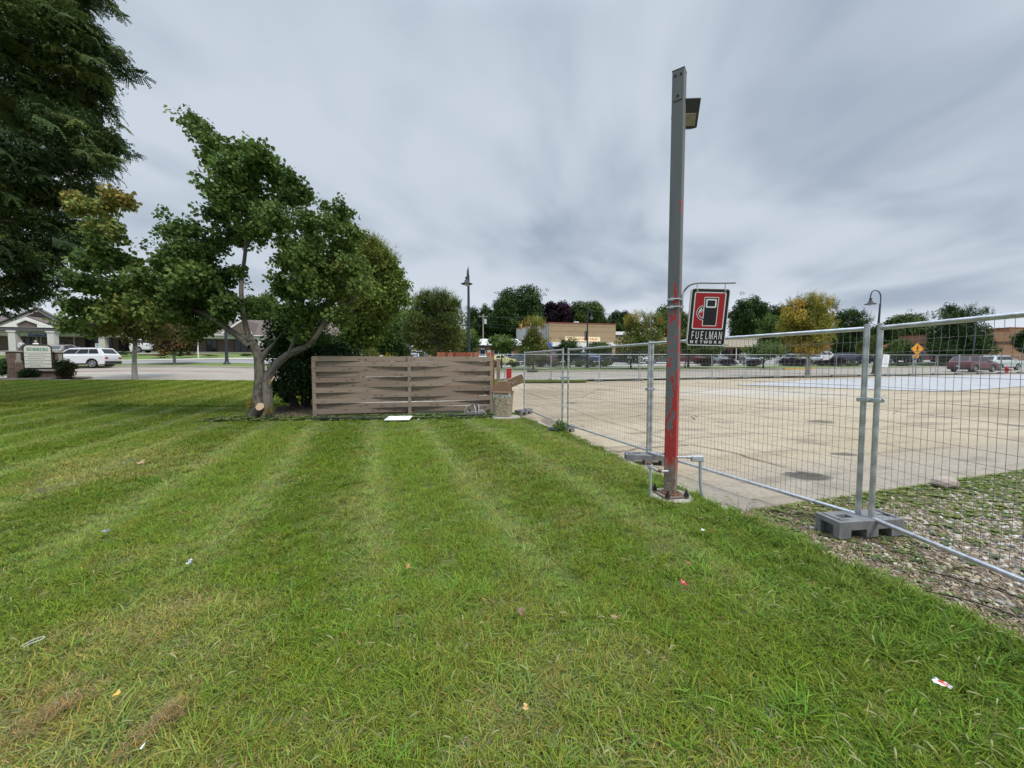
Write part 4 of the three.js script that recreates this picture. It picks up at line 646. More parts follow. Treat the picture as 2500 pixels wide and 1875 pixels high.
// ---------------------------------------------------------------- the forked maple
{
  const D = 10.15, base = at(628, 1013, D), t = thing('forked_maple', 'large forked maple with a cut stump at its base, beside the woven board fence', 'tree', [base.x, E(base.x, D) + LAWN - 0.03, -D]);
  const O = t.position, L = (px, y, d = D) => at(px, y, d).sub(O);
  const limbs = [
    [[[631, 1020], [629, 975], [634, 920], [632, 880], [622, 850], [610, 828]], [0.182, 0.125, 0.118, 0.114, 0.106, 0.095], 10],
    [[[612, 832], [601, 797], [592, 758], [590, 690], [600, 600], [600, 500], [572, 420], [528, 345], [492, 300]], [0.080, 0.065, 0.057, 0.049, 0.044, 0.038, 0.030, 0.021, 0.012], 1],
    [[[611, 845], [578, 818], [535, 788], [475, 757], [400, 744], [330, 738], [270, 772], [215, 800]], [0.087, 0.080, 0.068, 0.057, 0.049, 0.042, 0.027, 0.015], 2],
    [[[345, 740], [275, 664], [283, 565], [300, 495]], [0.034, 0.026, 0.017, 0.010], 3],
    [[[652, 1020], [652, 965], [652, 930], [668, 898], [700, 868], [750, 845], [785, 800], [802, 720], [822, 620], [840, 560]], [0.167, 0.118, 0.114, 0.106, 0.091, 0.076, 0.065, 0.046, 0.030, 0.015], 4],
    [[[705, 866], [730, 795], [742, 700], [735, 600], [740, 500]], [0.053, 0.046, 0.036, 0.024, 0.012], 5],
    [[[628, 905], [645, 865], [668, 838], [690, 812]], [0.076, 0.065, 0.023, 0.010], 6],
    [[[598, 610], [640, 540], [700, 460]], [0.030, 0.020, 0.010], 7],
    [[[470, 757], [455, 690], [440, 600], [420, 545]], [0.034, 0.027, 0.020, 0.010], 8],
    [[[785, 800], [850, 740], [905, 690]], [0.034, 0.023, 0.012], 9],
  ];
  mesh('trunk', merge(limbs.slice(0, 1).concat([limbs[4]]).map(([p, r, s]) => limb(p.slice(0, 6).map(([x, y], i) => L(x, y, D + 0.05 * Math.sin(i + s))), r.slice(0, 6), s, 14, 8))), barkGrey, t);
  for (const [p, r, s] of [limbs[1], limbs[2], limbs[3], [limbs[4][0].slice(5), limbs[4][1].slice(5), 4], limbs[5], limbs[6], limbs[7], limbs[8], limbs[9]]) mesh('branch', limb(p.map(([x, y], i) => L(x, y, D + (i < 2 ? 0 : 0.22 * Math.sin(i * 1.7 + s)))), r, s, 9, 6), barkGrey, t);
  // cut stub at the base
  const sb = L(632, 1003, D - 0.2), se = L(636, 986, D - 0.42);
  mesh('stump', limb([L(622, 1022, D - 0.02), L(628, 1006, D - 0.1), L(634, 994, D - 0.27)], [0.19, 0.15, 0.10], 3, 12, 6), barkGrey, t);
  const wood = tex(128, 128, (i, j) => { const u = i / 64 - 1, v = j / 64 - 1, q = Math.hypot(u, v) + 0.08 * (noise(u * 3 + 4, v * 3 + 4, 5) - 0.5), k = 0.5 + 0.5 * Math.sin(q * 42); return mix3([0.46, 0.33, 0.20], [0.58, 0.45, 0.30], k * 0.6 + 0.4 * hash2(i, j, 2)).map((x) => q > 0.94 ? x * 0.4 : x); });
  const cut = mesh('cut_face', new THREE.CircleGeometry(0.108, 24), std({ map: wood, roughness: 0.9 }), t); { const c = L(634, 992.5, D - 0.29); cut.position.copy(c); cut.lookAt(c.clone().add(O).add(new THREE.Vector3(0.12, 0.55, 1))); cut.rotation.setFromQuaternion(cut.quaternion); }
  mesh('torn_bark', limb([L(655, 940, D - 0.13), L(664, 928, D - 0.16), L(669, 918, D - 0.12)], [0.012, 0.028, 0.008], 4, 6, 4), plain(0.55, 0.36, 0.20, 0.9), t);
  const B = [[478, 300, 38], [500, 325, 40], [535, 360, 48], [505, 385, 32, .0], [606, 372, 38], [628, 375, 48], [655, 405, 46], [572, 425, 56], [610, 440, 52], [690, 440, 40], [712, 430, 30], [745, 470, 36], [700, 485, 44], [522, 468, 36], [560, 475, 52], [620, 505, 58], [675, 530, 52], [545, 522, 44], [572, 575, 50], [530, 600, 36], [622, 560, 44], [830, 520, 40], [802, 545, 42], [860, 565, 36], [790, 500, 24], [745, 540, 42], [770, 590, 44], [840, 605, 46], [700, 590, 34], [705, 640, 40], [745, 625, 50], [800, 650, 54], [860, 655, 52], [876, 700, 34], [830, 715, 54], [765, 690, 56], [705, 705, 44], [720, 760, 48], [780, 765, 50], [836, 775, 40], [700, 800, 30], [745, 815, 34], [790, 825, 34], [680, 680, 28],
    [402, 520, 20], [425, 562, 34], [385, 560, 18], [470, 560, 40], [445, 610, 46], [490, 615, 46], [420, 650, 44], [480, 670, 50], [540, 670, 46], [584, 660, 26], [440, 715, 46], [500, 725, 50], [560, 740, 42], [605, 745, 24], [455, 775, 36], [520, 785, 34], [470, 815, 28],
    [170, 482, 26, .5], [200, 492, 30, .45], [235, 505, 34, .4], [290, 480, 34, .5], [318, 500, 26, .45], [258, 540, 34, .25], [240, 580, 34, .2], [305, 590, 22, .2], [220, 640, 40, .1], [265, 640, 40, .2], [320, 640, 30, .15], [205, 690, 40], [255, 700, 46], [310, 695, 46], [360, 680, 44], [395, 700, 42], [190, 745, 38], [240, 755, 44], [300, 760, 42], [175, 785, 32], [215, 800, 34, .1], [260, 800, 32, .2], [350, 750, 40, .1], [400, 765, 40, .1], [160, 800, 18], [545, 768, 30], [510, 752, 36], [465, 742, 38], [425, 738, 38], [385, 730, 38], [345, 735, 36], [300, 735, 36, .1], [495, 800, 30], [540, 720, 36], [185, 510, 26, .4], [265, 500, 30, .45], [225, 545, 30, .3], [275, 560, 28, .3], [250, 610, 36, .15], [300, 630, 30, .15]];
  crown(t, B.map(([x, y, r, tint], i) => { const d = D + 1.6 * (hash2(i, 1, 9) - 0.5) + (y > 780 ? 0.5 : 0) - (i > 93 ? 0.45 : 0), e = Math.max(7, r - 15), k = e * d / F; return { p: L(x, y, d), r: [k * 1.0, k * 0.82, k * 1.7], n: Math.pow(e / 30, 1.7) * (y > 600 ? 1.5 : 1.1), tint: tint || (y < 420 ? 0.10 : x > 850 ? 0.16 : -0.08) }; }), { kind: 'maple', per: 66, size: 0.74, seed: 3, colors: [[0.055, 0.095, 0.026], [0.090, 0.145, 0.036], [0.14, 0.19, 0.050], [0.24, 0.20, 0.055]], bias: 0.6, wBase: 0.40, fringe: 0.2, gain: 1.25 });
  // young shoots round the foot
  crown(t, [{ p: L(612, 985, D - 0.2), r: [0.10, 0.16, 0.1] }, { p: L(657, 1002, D - 0.25), r: [0.08, 0.10, 0.08] }], { kind: 'shrub', per: 12, size: 0.8, seed: 8, colors: [[0.10, 0.13, 0.03], [0.26, 0.22, 0.05]], name: 'shoot' });
}
// ---------------------------------------------------------------- the locust that leans in from the side
{
  const D = 13, t = thing('locust_tree', 'tall dark locust tree with feathery foliage, cut by the edge of the picture', 'tree', [-22.5, E(-22.5, D) + LAWN, -D]), O = t.position, L = (px, y, d = D) => at(px, y, d).sub(O);
  mesh('trunk', limb([[0, -0.1, 0], [0.2, 2.2, 0], [0.3, 4.5, 0.2], [0.1, 8, 0.1], [0.3, 12, 0]].map(vec), [0.42, 0.33, 0.30, 0.24, 0.10], 3, 12, 6), barkDark, t);
  for (const [p, r] of [[[[0.2, 3.4, 0], [2, 5.0, 0.4], [4.4, 6.0, 0.2], [6.6, 6.0, 0]], [0.17, 0.12, 0.08, 0.02]], [[[0.25, 5, 0], [2.2, 7.6, -0.3], [4.6, 9.2, 0.2], [7.2, 9.6, 0]], [0.17, 0.13, 0.08, 0.02]], [[[0.1, 7.2, 0], [1.6, 10, 0.5], [4.0, 12.0, 0]], [0.14, 0.10, 0.03]], [[[0, 4, 0], [-2.5, 7, 0.5], [-5, 9, 0]], [0.16, 0.1, 0.03]], [[[0.2, 4.2, 0], [1.8, 5.6, 1.8], [3.6, 6.6, 3]], [0.13, 0.08, 0.02]], [[[0.2, 4.8, 0], [1.5, 6.4, -2], [3, 7.4, -3.4]], [0.13, 0.08, 0.02]]]) mesh('branch', limb(p.map(vec), r, r[0] * 40, 8, 6), barkDark, t);
  const B = [[60, 40, 60], [150, 55, 58], [215, 80, 50], [262, 120, 40], [295, 155, 26], [120, 125, 55], [35, 150, 50], [190, 165, 52], [245, 175, 34], [95, 215, 55], [160, 235, 54], [225, 245, 46], [255, 230, 28], [30, 290, 55], [100, 305, 58], [180, 315, 56], [245, 325, 44], [290, 345, 32], [45, 375, 52], [130, 385, 60], [215, 380, 42], [262, 385, 26], [25, 455, 55], [105, 465, 60], [180, 470, 50], [235, 460, 34], [50, 540, 60], [135, 545, 56], [190, 555, 36], [25, 620, 56], [100, 620, 58], [165, 615, 40], [205, 590, 24], [35, 690, 46], [95, 680, 40], [125, 715, 22], [15, 735, 30], [60, 745, 18], [60, -50, 70], [150, -50, 70], [225, -30, 45], [-60, 60, 80], [-60, 200, 80], [-60, 330, 80], [-60, 460, 80], [-60, 590, 80], [-60, 690, 50], [-190, 0, 110], [-190, 180, 110], [-190, 350, 110], [-190, 520, 110], [-330, 100, 120], [-330, 300, 120], [-330, 480, 110], [100, -170, 90], [-40, -150, 110], [-200, -160, 130], [200, -120, 60]];
  const LB = B.map(([x, y, r], i) => { const d = D + 3.4 * (hash2(i, 2, 5) - 0.5), k = r * d / F; return { p: L(x - (x > 60 ? 20 : 0), y, d), r: [k * 0.92, k * 0.74, k * 1.5], n: Math.pow(r / 50, 2), tint: y < 330 && hash2(i, 4, 4) > 0.6 ? 0.3 : -0.1 }; });
  crown(t, LB, { kind: 'spray', per: 32, size: 0.74, seed: 5, mode: 'spray', axis: new THREE.Vector3(0, 0, 0), colors: [[0.046, 0.080, 0.034], [0.075, 0.120, 0.042], [0.14, 0.175, 0.042]], bias: 0.5 });
  crown(t, LB, { kind: 'shrub', per: 85, size: 1.55, seed: 6, bias: 0.5, colors: [[0.046, 0.080, 0.032], [0.075, 0.122, 0.040], [0.14, 0.175, 0.045]] });
}
// ---------------------------------------------------------------- other trees, given by where they stand and how big they are
const gen = (r, c, rad, k) => { const o = [{ p: new THREE.Vector3(...c), r: [rad[0] * 0.62, rad[1] * 0.62, rad[2] * 0.62], n: 1 }]; for (let i = 0; i < k; i++) { const th = i * 2.399 + r() * 0.6, y = 1 - 2 * (i + 0.5) / k, q = Math.sqrt(1 - y * y), s = 0.62 + 0.16 * r(); o.push({ p: new THREE.Vector3(c[0] + Math.cos(th) * q * rad[0] * s, c[1] + y * rad[1] * s, c[2] + Math.sin(th) * q * rad[2] * s), r: [rad[0] * (0.34 + 0.14 * r()), rad[1] * (0.30 + 0.12 * r()), rad[2] * 0.42], n: 0.55 }); } return o; };
function tree(name, label, px, hw, yTop, yBot, d, o = {}) {
  const trunkPx = o.trunk ?? px, x = X(trunkPx, d), g0 = E(x, d) + (o.off ?? 0.08), t = thing(name, label, 'tree', [x, g0, -d], 0, o.group), r = rng(o.seed ?? Math.round(px * 7 + d));
  const top = Hy(yTop, d) - g0, bot = Hy(yBot, d) - g0, cx = X(px, d) - x, rad = [hw * d / F, (top - bot) / 2, hw * d / F], cy = (top + bot) / 2, tr = o.tr ?? 0.012 * top + 0.05;
  const bm = o.bark ?? barkDark;
  mesh('trunk', limb([[0, -0.15, 0], [0.02 * top * (r() - 0.5), bot * 0.5, 0], [cx * 0.4, Math.max(bot, 0.3) + 0.1 * (top - bot), 0], [cx * 0.8, cy + 0.25 * (top - bot), 0]].map(vec), [tr * 1.35, tr, tr * 0.85, tr * 0.2], px, 8, 4), bm, t);
  const bl = []; for (let i = 0; i < 4; i++) { const a = i * 1.7 + r(); bl.push(limb([[cx * 0.4, Math.max(bot, 0.3) + 0.05 * (top - bot), 0], [cx * 0.6 + Math.cos(a) * rad[0] * 0.4, cy - 0.1 * rad[1], Math.sin(a) * rad[2] * 0.4], [cx + Math.cos(a) * rad[0] * 0.75, cy + rad[1] * 0.35, Math.sin(a) * rad[2] * 0.7]].map(vec), [tr * 0.5, tr * 0.3, tr * 0.08], i, 5, 4)); } for (const b of bl) mesh('branch', b, bm, t);
  const blobs = o.blobs ? o.blobs.map(([bx_, by, br, tint]) => ({ p: at(bx_, by, d + (hash2(bx_, by, 3) - 0.5) * hw * d / F).sub(t.position), r: [br * d / F, br * d / F * 0.9, br * d / F * 1.2], n: Math.pow(br / hw, 2) * 3.6, tint })) : gen(r, [cx, cy, 0], rad, o.lumps ?? 12);
  crown(t, blobs, { kind: o.kind ?? 'mid', per: o.per ?? 90, size: o.size ?? 1, colors: o.colors ?? MIDG, gain: 1.22, seed: Math.round(px + d), mode: (o.kind === 'twig') ? 'twig' : 'any', mat: o.mat ?? LEAFD });
  if (o.twigs) { const l = []; for (let i = 0; i < o.twigs; i++) { const a = r() * 6.283, q = Math.sqrt(r()) * 0.9, y = Math.sqrt(1 - q * q) * 0.9; l.push({ p: new THREE.Vector3(cx + Math.cos(a) * q * rad[0], cy + y * rad[1], Math.sin(a) * q * rad[2]), r: [0.12, 0.12, 0.12], n: 1 }); } crown(t, l, { kind: 'twig', per: o.twigPer ?? 4, size: o.twigSize ?? 1, gain: 1.2, colors: o.twigColors ?? o.colors ?? MIDG, seed: Math.round(px + d + 1), mode: 'twig', mat: o.mat ?? LEAFD }); }
  return t;
}
// behind the roofs
tree('shade_tree', 'huge dark domed tree rising behind the tan brick store', 1270, 66, 702, 842, 125, { kind: 'far', per: 330, size: 1.25, colors: DARKG, lumps: 16, tr: 0.7 });
tree('shade_tree', 'dark tree behind the utility pole with the transformer', 1176, 44, 748, 850, 130, { kind: 'far', per: 190, size: 1.2, colors: DARKG, tr: 0.5 });
tree('purple_tree', 'dark purple leaved tree above the roof of the tan brick store', 1362, 36, 734, 812, 122, { kind: 'far', per: 220, size: 1.1, colors: PURP, tr: 0.4 });
tree('shade_tree', 'lighter green tree above the tan brick store, right of the purple tree', 1432, 52, 735, 815, 125, { kind: 'far', per: 230, size: 1.15, colors: [[0.040, 0.066, 0.020], [0.070, 0.100, 0.028], [0.11, 0.14, 0.042]], tr: 0.5 });
tree('shade_tree', 'dark green tree beyond the right end of the tan brick store', 1512, 40, 758, 842, 128, { kind: 'far', per: 200, size: 1.1, colors: DARKG, tr: 0.4 });
tree('shade_tree', 'tree seen just beside the peeling pole, left of the hanging sign', 1632, 36, 738, 850, 112, { kind: 'far', per: 170, size: 1.0, colors: MIDG, tr: 0.4 });
tree('shade_tree', 'tall dark green tree right of the hanging sign', 1822, 44, 720, 848, 110, { kind: 'far', per: 240, size: 1.0, colors: DARKG, lumps: 14, tr: 0.5 });
tree('shade_tree', 'very dark low tree between the tall dark tree and the golden tree', 1892, 46, 744, 850, 121, { kind: 'far', per: 200, size: 1.1, colors: [[0.014, 0.030, 0.012], [0.024, 0.048, 0.016], [0.04, 0.07, 0.024]], tr: 0.4 });
tree('shade_tree', 'broad mid green tree behind the tall posts of the near fence', 2196, 58, 768, 862, 108, { kind: 'far', per: 230, size: 1.05, colors: [[0.040, 0.066, 0.020], [0.062, 0.094, 0.028], [0.10, 0.13, 0.042]], tr: 0.5 });
tree('shade_tree', 'dark tree behind the bank seen through the fork of the maple', 648, 46, 716, 800, 92, { kind: 'far', per: 170, size: 0.9, colors: MIDG, tr: 0.4 });
tree('shade_tree', 'grey green tree behind the bank, over the left crown of the maple', 420, 55, 648, 790, 95, { kind: 'far', per: 170, size: 0.9, colors: MIDG, tr: 0.4 });
// along the shops and in the far lot
tree('parking_tree', 'dark tree with two spires beside the pedestrian sign', 2340, 62, 748, 872, 62, { per: 250, size: 1.25, colors: DARKG, twigs: 60, twigSize: 1.3, blobs: [[2322, 760, 18], [2330, 790, 30], [2360, 775, 22], [2310, 810, 34], [2350, 815, 40], [2380, 820, 26], [2330, 845, 44], [2375, 850, 36], [2395, 835, 18], [2300, 848, 26], [2345, 870, 34]] });
tree('parking_tree', 'dark green spiky tree right of the golden tree', 2075, 44, 760, 868, 76, { per: 230, size: 1.3, colors: DARKG, twigs: 50, twigSize: 1.6, blobs: [[2052, 778, 16], [2078, 772, 18], [2100, 790, 16], [2060, 805, 26], [2090, 815, 26], [2045, 830, 24], [2072, 840, 34], [2102, 845, 22], [2060, 862, 22]] });
tree('parking_tree', 'mid green tree left of the golden tree, above the parked cars', 1882, 34, 768, 868, 73, { per: 190, size: 1.25, colors: MIDG, twigs: 30, twigSize: 1.4 });
tree('parking_tree', 'small yellowish green tree between the dark spiky tree and the tall posts', 2116, 22, 815, 872, 72, { per: 70, size: 1.0, colors: YELG });
tree('parking_tree', 'small tree with red roofs behind it, right of the tall posts', 2190, 26, 826, 878, 66, { per: 80, size: 1.0, colors: MIDG });
tree('parking_tree', 'dark tree at the edge of the picture before the brown brick building', 2505, 24, 798, 868, 60, { per: 120, size: 1.0, colors: DARKG });
tree('parking_tree', 'green tree showing between the peeling pole and the hanging sign', 1680, 30, 765, 868, 50, { per: 130, size: 1.0, colors: MIDG, twigs: 20 });
// street trees on the far verge
tree('street_tree', 'small round green street tree left of the yellow topped one, before the white roofed shop', 1228, 33, 816, 862, 46, { trunk: 1224, per: 60, size: 0.9, colors: [[0.05, 0.09, 0.022], [0.085, 0.135, 0.034], [0.13, 0.18, 0.05]], tr: 0.08 });
tree('street_tree', 'conical street tree with a yellow top in front of the grey side wall', 1302, 36, 782, 866, 45, { per: 80, size: 0.9, colors: YELG, tr: 0.08, mat: LEAF, twigs: 44, twigSize: 1.1, twigColors: GOLD, blobs: [[1301, 790, 7, .5], [1302, 805, 12, .4], [1300, 822, 20, .2], [1285, 840, 18, .1], [1320, 838, 20], [1302, 845, 28], [1278, 852, 16], [1328, 852, 18], [1300, 862, 24, -.2]] });
tree('street_tree', 'dark rounded street tree in front of the sale banner of the tan store', 1387, 28, 827, 885, 47, { trunk: 1390, per: 70, size: 0.85, colors: DARKG, tr: 0.08 });
tree('street_tree', 'flat crowned little street tree right of the bannered lamp', 1462, 29, 835, 863, 47, { trunk: 1464, per: 50, size: 0.85, colors: MIDG, tr: 0.09 });
tree('street_tree', 'street tree with orange tips left of the peeling pole', 1566, 54, 768, 870, 46, { trunk: 1541, per: 120, size: 1.0, colors: YELG, tr: 0.09, mat: LEAF, twigs: 60, twigSize: 1.2, twigColors: GOLD, blobs: [[1552, 790, 16, .4], [1575, 795, 20, .3], [1545, 815, 24, .2], [1575, 825, 34], [1600, 820, 22], [1530, 840, 26], [1560, 850, 36], [1600, 848, 30], [1625, 855, 18], [1520, 862, 18]] });
tree('street_tree', 'low dark green street tree among the parked cars, right of the hanging sign', 1866, 44, 835, 876, 47.5, { trunk: 1863, per: 60, size: 0.9, colors: MIDG, tr: 0.08 });
tree('street_tree', 'thin street tree right of the peeling pole under the hanging sign', 1722, 38, 828, 872, 47, { trunk: 1673, per: 50, size: 0.9, colors: MIDG, tr: 0.08 });
tree('golden_tree', 'golden yellow street tree standing on the near side of the street', 1968, 60, 726, 850, 31.5, { trunk: 1972, per: 150, size: 0.85, colors: GOLD, tr: 0.14, mat: LEAF, bark: barkPale, twigs: 90, twigSize: 0.9, off: -0.05, blobs: [[1948, 742, 12, .4], [1985, 752, 22], [2005, 765, 20], [1940, 770, 26, .3], [1975, 785, 40, -.2], [2010, 790, 20], [1930, 800, 28, .2], [1965, 815, 38, .1], [2000, 820, 26], [1945, 835, 24, .2], [1985, 845, 26, .2], [1960, 850, 20, .2]] });
// centre and left
tree('street_tree', 'bushy yellowish green street tree above the cedar enclosure', 1068, 66, 715, 858, 38, { trunk: 1078, per: 170, size: 1.0, colors: [[0.075, 0.110, 0.028], [0.115, 0.155, 0.040], [0.17, 0.195, 0.06]], tr: 0.10, mat: LEAF, twigs: 170, twigSize: 1.1, blobs: [[1040, 745, 26], [1070, 740, 24], [1100, 748, 22], [1030, 775, 34], [1070, 775, 38], [1105, 780, 30], [1010, 800, 28], [1050, 815, 44], [1095, 815, 38], [1005, 825, 20], [1030, 845, 26], [1070, 850, 28], [1110, 840, 24]] });
tree('street_tree', 'smaller green street tree right beside the tall spired lamp', 1138, 34, 800, 868, 41, { per: 80, size: 0.9, colors: MIDG, tr: 0.08 });
tree('linden_tree', 'yellowish upright tree growing out behind the right crown of the forked maple', 905, 70, 590, 860, 21, { trunk: 868, per: 170, size: 0.85, colors: [[0.11, 0.160, 0.034], [0.16, 0.215, 0.048], [0.23, 0.26, 0.066]], tr: 0.13, twigs: 230, twigSize: 0.9, mat: LEAF, blobs: [[878, 605, 30, .3], [905, 622, 34, .2], [938, 648, 32, .2], [885, 660, 44], [965, 668, 18, .1], [985, 700, 14], [990, 735, 12], [925, 690, 36], [960, 690, 20], [975, 720, 16], [900, 720, 46, .1], [945, 740, 28, .2], [880, 770, 50, .1], [920, 785, 34], [870, 820, 40, -.1], [910, 820, 26], [850, 840, 24, -.2]] });
tree('shade_tree', 'dark leafy tree in the gap between the upright tree and the bushy street tree', 952, 44, 770, 872, 48, { per: 190, size: 1.1, colors: DARKG, tr: 0.15 });
tree('shade_tree', 'green tree behind the dark one, left of the bushy street tree', 985, 40, 745, 830, 70, { per: 160, size: 1.3, colors: MIDG, tr: 0.15 });
tree('street_tree', 'slender pale trunked street tree under the left crown of the forked maple', 345, 72, 700, 838, 24, { trunk: 328, per: 110, size: 0.8, colors: [[0.06, 0.07, 0.018], [0.10, 0.105, 0.028], [0.16, 0.14, 0.045]], tr: 0.115, bark: barkPale, mat: LEAF });
tree('street_tree', 'rusty leaved street tree with a pale trunk before the bank', 424, 50, 778, 866, 36.5, { trunk: 427, per: 90, size: 0.9, colors: [[0.045, 0.05, 0.018], [0.085, 0.080, 0.028], [0.17, 0.10, 0.05]], tr: 0.11, bark: barkPale });

// ---------------------------------------------------------------- shrubs
function shrub(name, label, px, hw, yTop, d, o = {}) {
  const x = X(px, d), g0 = E(x, d) + (o.off ?? 0.09), t = thing(name, label, 'shrub', [x, g0, -d], 0, o.group), h = Hy(yTop, d) - g0, w = hw * d / F, r = rng(Math.round(px * 3));
  const st = []; for (let i = 0; i < 5; i++) { const a = i * 1.3; mesh('stem', limb([[0.1 * w * Math.cos(a), -0.05, 0.1 * w * Math.sin(a)], [0.4 * w * Math.cos(a), h * 0.4, 0.4 * w * Math.sin(a)], [0.6 * w * Math.cos(a), h * 0.75, 0.6 * w * Math.sin(a)]].map(vec), [0.03 * h, 0.02 * h, 0.006 * h], i, 5, 3), barkDark, t); }
  crown(t, gen(r, [0, h * 0.52, 0], [w, h * 0.5, Math.min(w, 1.2)], 8), { kind: 'shrub', per: o.per ?? 70, size: (o.size ?? 1) * (0.6 + 1.2 * h), colors: o.colors ?? MIDG, seed: Math.round(px), name: 'foliage', mat: LEAFD });
  return t;
}
{ // the big yew behind the maple
  const D = 12.2, t = thing('yew_shrub', 'large dark green shrub between the forked maple and the woven fence', 'shrub', [X(735, D), E(-6.7, D) + 0.05, -D]), O = t.position, L = (px, y, d = D) => at(px, y, d).sub(O);
  for (let i = 0; i < 9; i++) { const a = i * 0.75, q = 0.16 + 0.05 * (i % 3); mesh('stem', limb([[q * Math.cos(a), -0.08, q * 0.6 * Math.sin(a)], [q * 2.2 * Math.cos(a) - 0.05, 0.55, q * 1.8 * Math.sin(a)], [q * 4 * Math.cos(a) - 0.1, 1.3, q * 3 * Math.sin(a)]].map(vec), [0.05, 0.038, 0.015], i + 3, 7, 4), barkDark, t); }
  const B = [[690, 800, 36], [730, 810, 40], [680, 850, 36], [720, 860, 46], [765, 850, 40], [800, 850, 40], [830, 860, 34], [690, 900, 36], [740, 905, 46], [785, 905, 44], [825, 900, 36], [680, 940, 26], [720, 945, 34], [770, 945, 36], [815, 945, 34], [700, 965, 18], [855, 880, 30], [860, 925, 30]];
  crown(t, B.map(([x, y, r], i) => { const d = D + 1.2 * (hash2(i, 7, 9) - 0.5), k = r * d / F; return { p: L(x, y, d), r: [k, k * 0.9, k * 1.4], n: Math.pow(r / 38, 2) }; }), { kind: 'maple', per: 105, size: 0.62, seed: 9, name: 'foliage', mat: LEAFD, colors: [[0.016, 0.034, 0.014], [0.024, 0.050, 0.018], [0.038, 0.072, 0.024]] });
}
const ORD = ['first', 'second', 'third', 'fourth', 'fifth', 'sixth', 'seventh', 'eighth', 'ninth'];
const HEDGE = 'low green shrubs lining the far parking lot';
[[1212, 22], [1255, 20], [1290, 16], [1322, 20], [1352, 18], [1382, 22], [1415, 16], [1448, 18], [1478, 18]].forEach(([px, hw], i) => shrub('hedge_shrub', `rounded green shrub, ${ORD[i]} from the left in the row behind the far verge`, px, hw, i === 3 ? 868 : 880 + (i % 2) * 3, 51 + (i % 3) * 0.6, { per: 40, size: 1.1, colors: [[0.035, 0.058, 0.02], [0.065, 0.09, 0.03], [0.12, 0.13, 0.05]], group: HEDGE }));
const BARB = 'dark purple shrubs before the parked cars right of the hanging sign';
[[1722, 22], [1775, 22], [1838, 20], [1925, 26], [1955, 20], [2012, 28], [2040, 18]].forEach(([px, hw], i) => shrub('barberry', `dark purple barberry, ${ORD[i]} from the left in the row before the parked cars`, px, hw, 873 + (i % 3) * 3, 52.5 + (i % 2), { per: 55, size: 1.1, colors: PURP, group: BARB }));
const RIGHTH = 'low green shrubs across the street right of the arched lamp';
[[2075, 26], [2160, 22], [2200, 20], [2262, 26], [2300, 22], [2330, 26]].forEach(([px, hw], i) => shrub('hedge_shrub', `low green shrub, ${ORD[i]} from the left in the row right of the golden tree`, px, hw, 884 + (i % 2) * 3, 53 + (i % 2), { per: 40, size: 1.1, colors: [[0.03, 0.05, 0.018], [0.055, 0.08, 0.028], [0.10, 0.11, 0.045]], group: RIGHTH }));
[['boxwood', 'clipped round boxwood beside the bank columns behind the white car', 301, 17, 858, DARKG], ['boxwood', 'low clipped boxwood seen between the maple limbs at the bank', 602, 15, 864, DARKG], ['hydrangea', 'pinkish flowering shrub at the bank, leftmost of the pinkish ones', 388, 14, 864, [[0.11, 0.06, 0.04], [0.22, 0.11, 0.09], [0.30, 0.17, 0.14]]], ['hydrangea', 'pinkish flowering shrub right of the rusty street tree at the bank', 462, 20, 862, [[0.11, 0.06, 0.04], [0.22, 0.11, 0.09], [0.30, 0.17, 0.14]]], ['hydrangea', 'pinkish flowering shrub farthest right before the bank', 505, 14, 866, [[0.10, 0.06, 0.04], [0.18, 0.10, 0.08], [0.26, 0.15, 0.12]]], ['garden_shrub', 'yellow green leafy plant left of the pale trunk before the bank', 412, 20, 860, YELG], ['garden_shrub', 'green leafy plant at the right end of the bank flower bed', 520, 14, 868, MIDG], ['garden_shrub', 'yellow green plant between the pinkish shrubs', 440, 12, 862, YELG]].forEach(([n, l, px, hw, y, c]) => shrub(n, l, px, hw, y, 45 + 1.5 * hash2(px, 1, 2), { per: 45, size: 0.8, colors: c }));
shrub('garden_shrub', 'bright yellow plant peeking over the woven fence', 942, 11, 865, 33, { per: 40, size: 0.6, colors: [[0.30, 0.24, 0.02], [0.46, 0.36, 0.04]] });
shrub('garden_shrub', 'tall pale green grassy plant behind the woven fence', 908, 16, 852, 36, { per: 50, size: 0.8, colors: YELG });
shrub('garden_shrub', 'dark bush left of the pale blue car over the woven fence', 985, 22, 845, 50, { per: 60, size: 0.9, colors: DARKG });

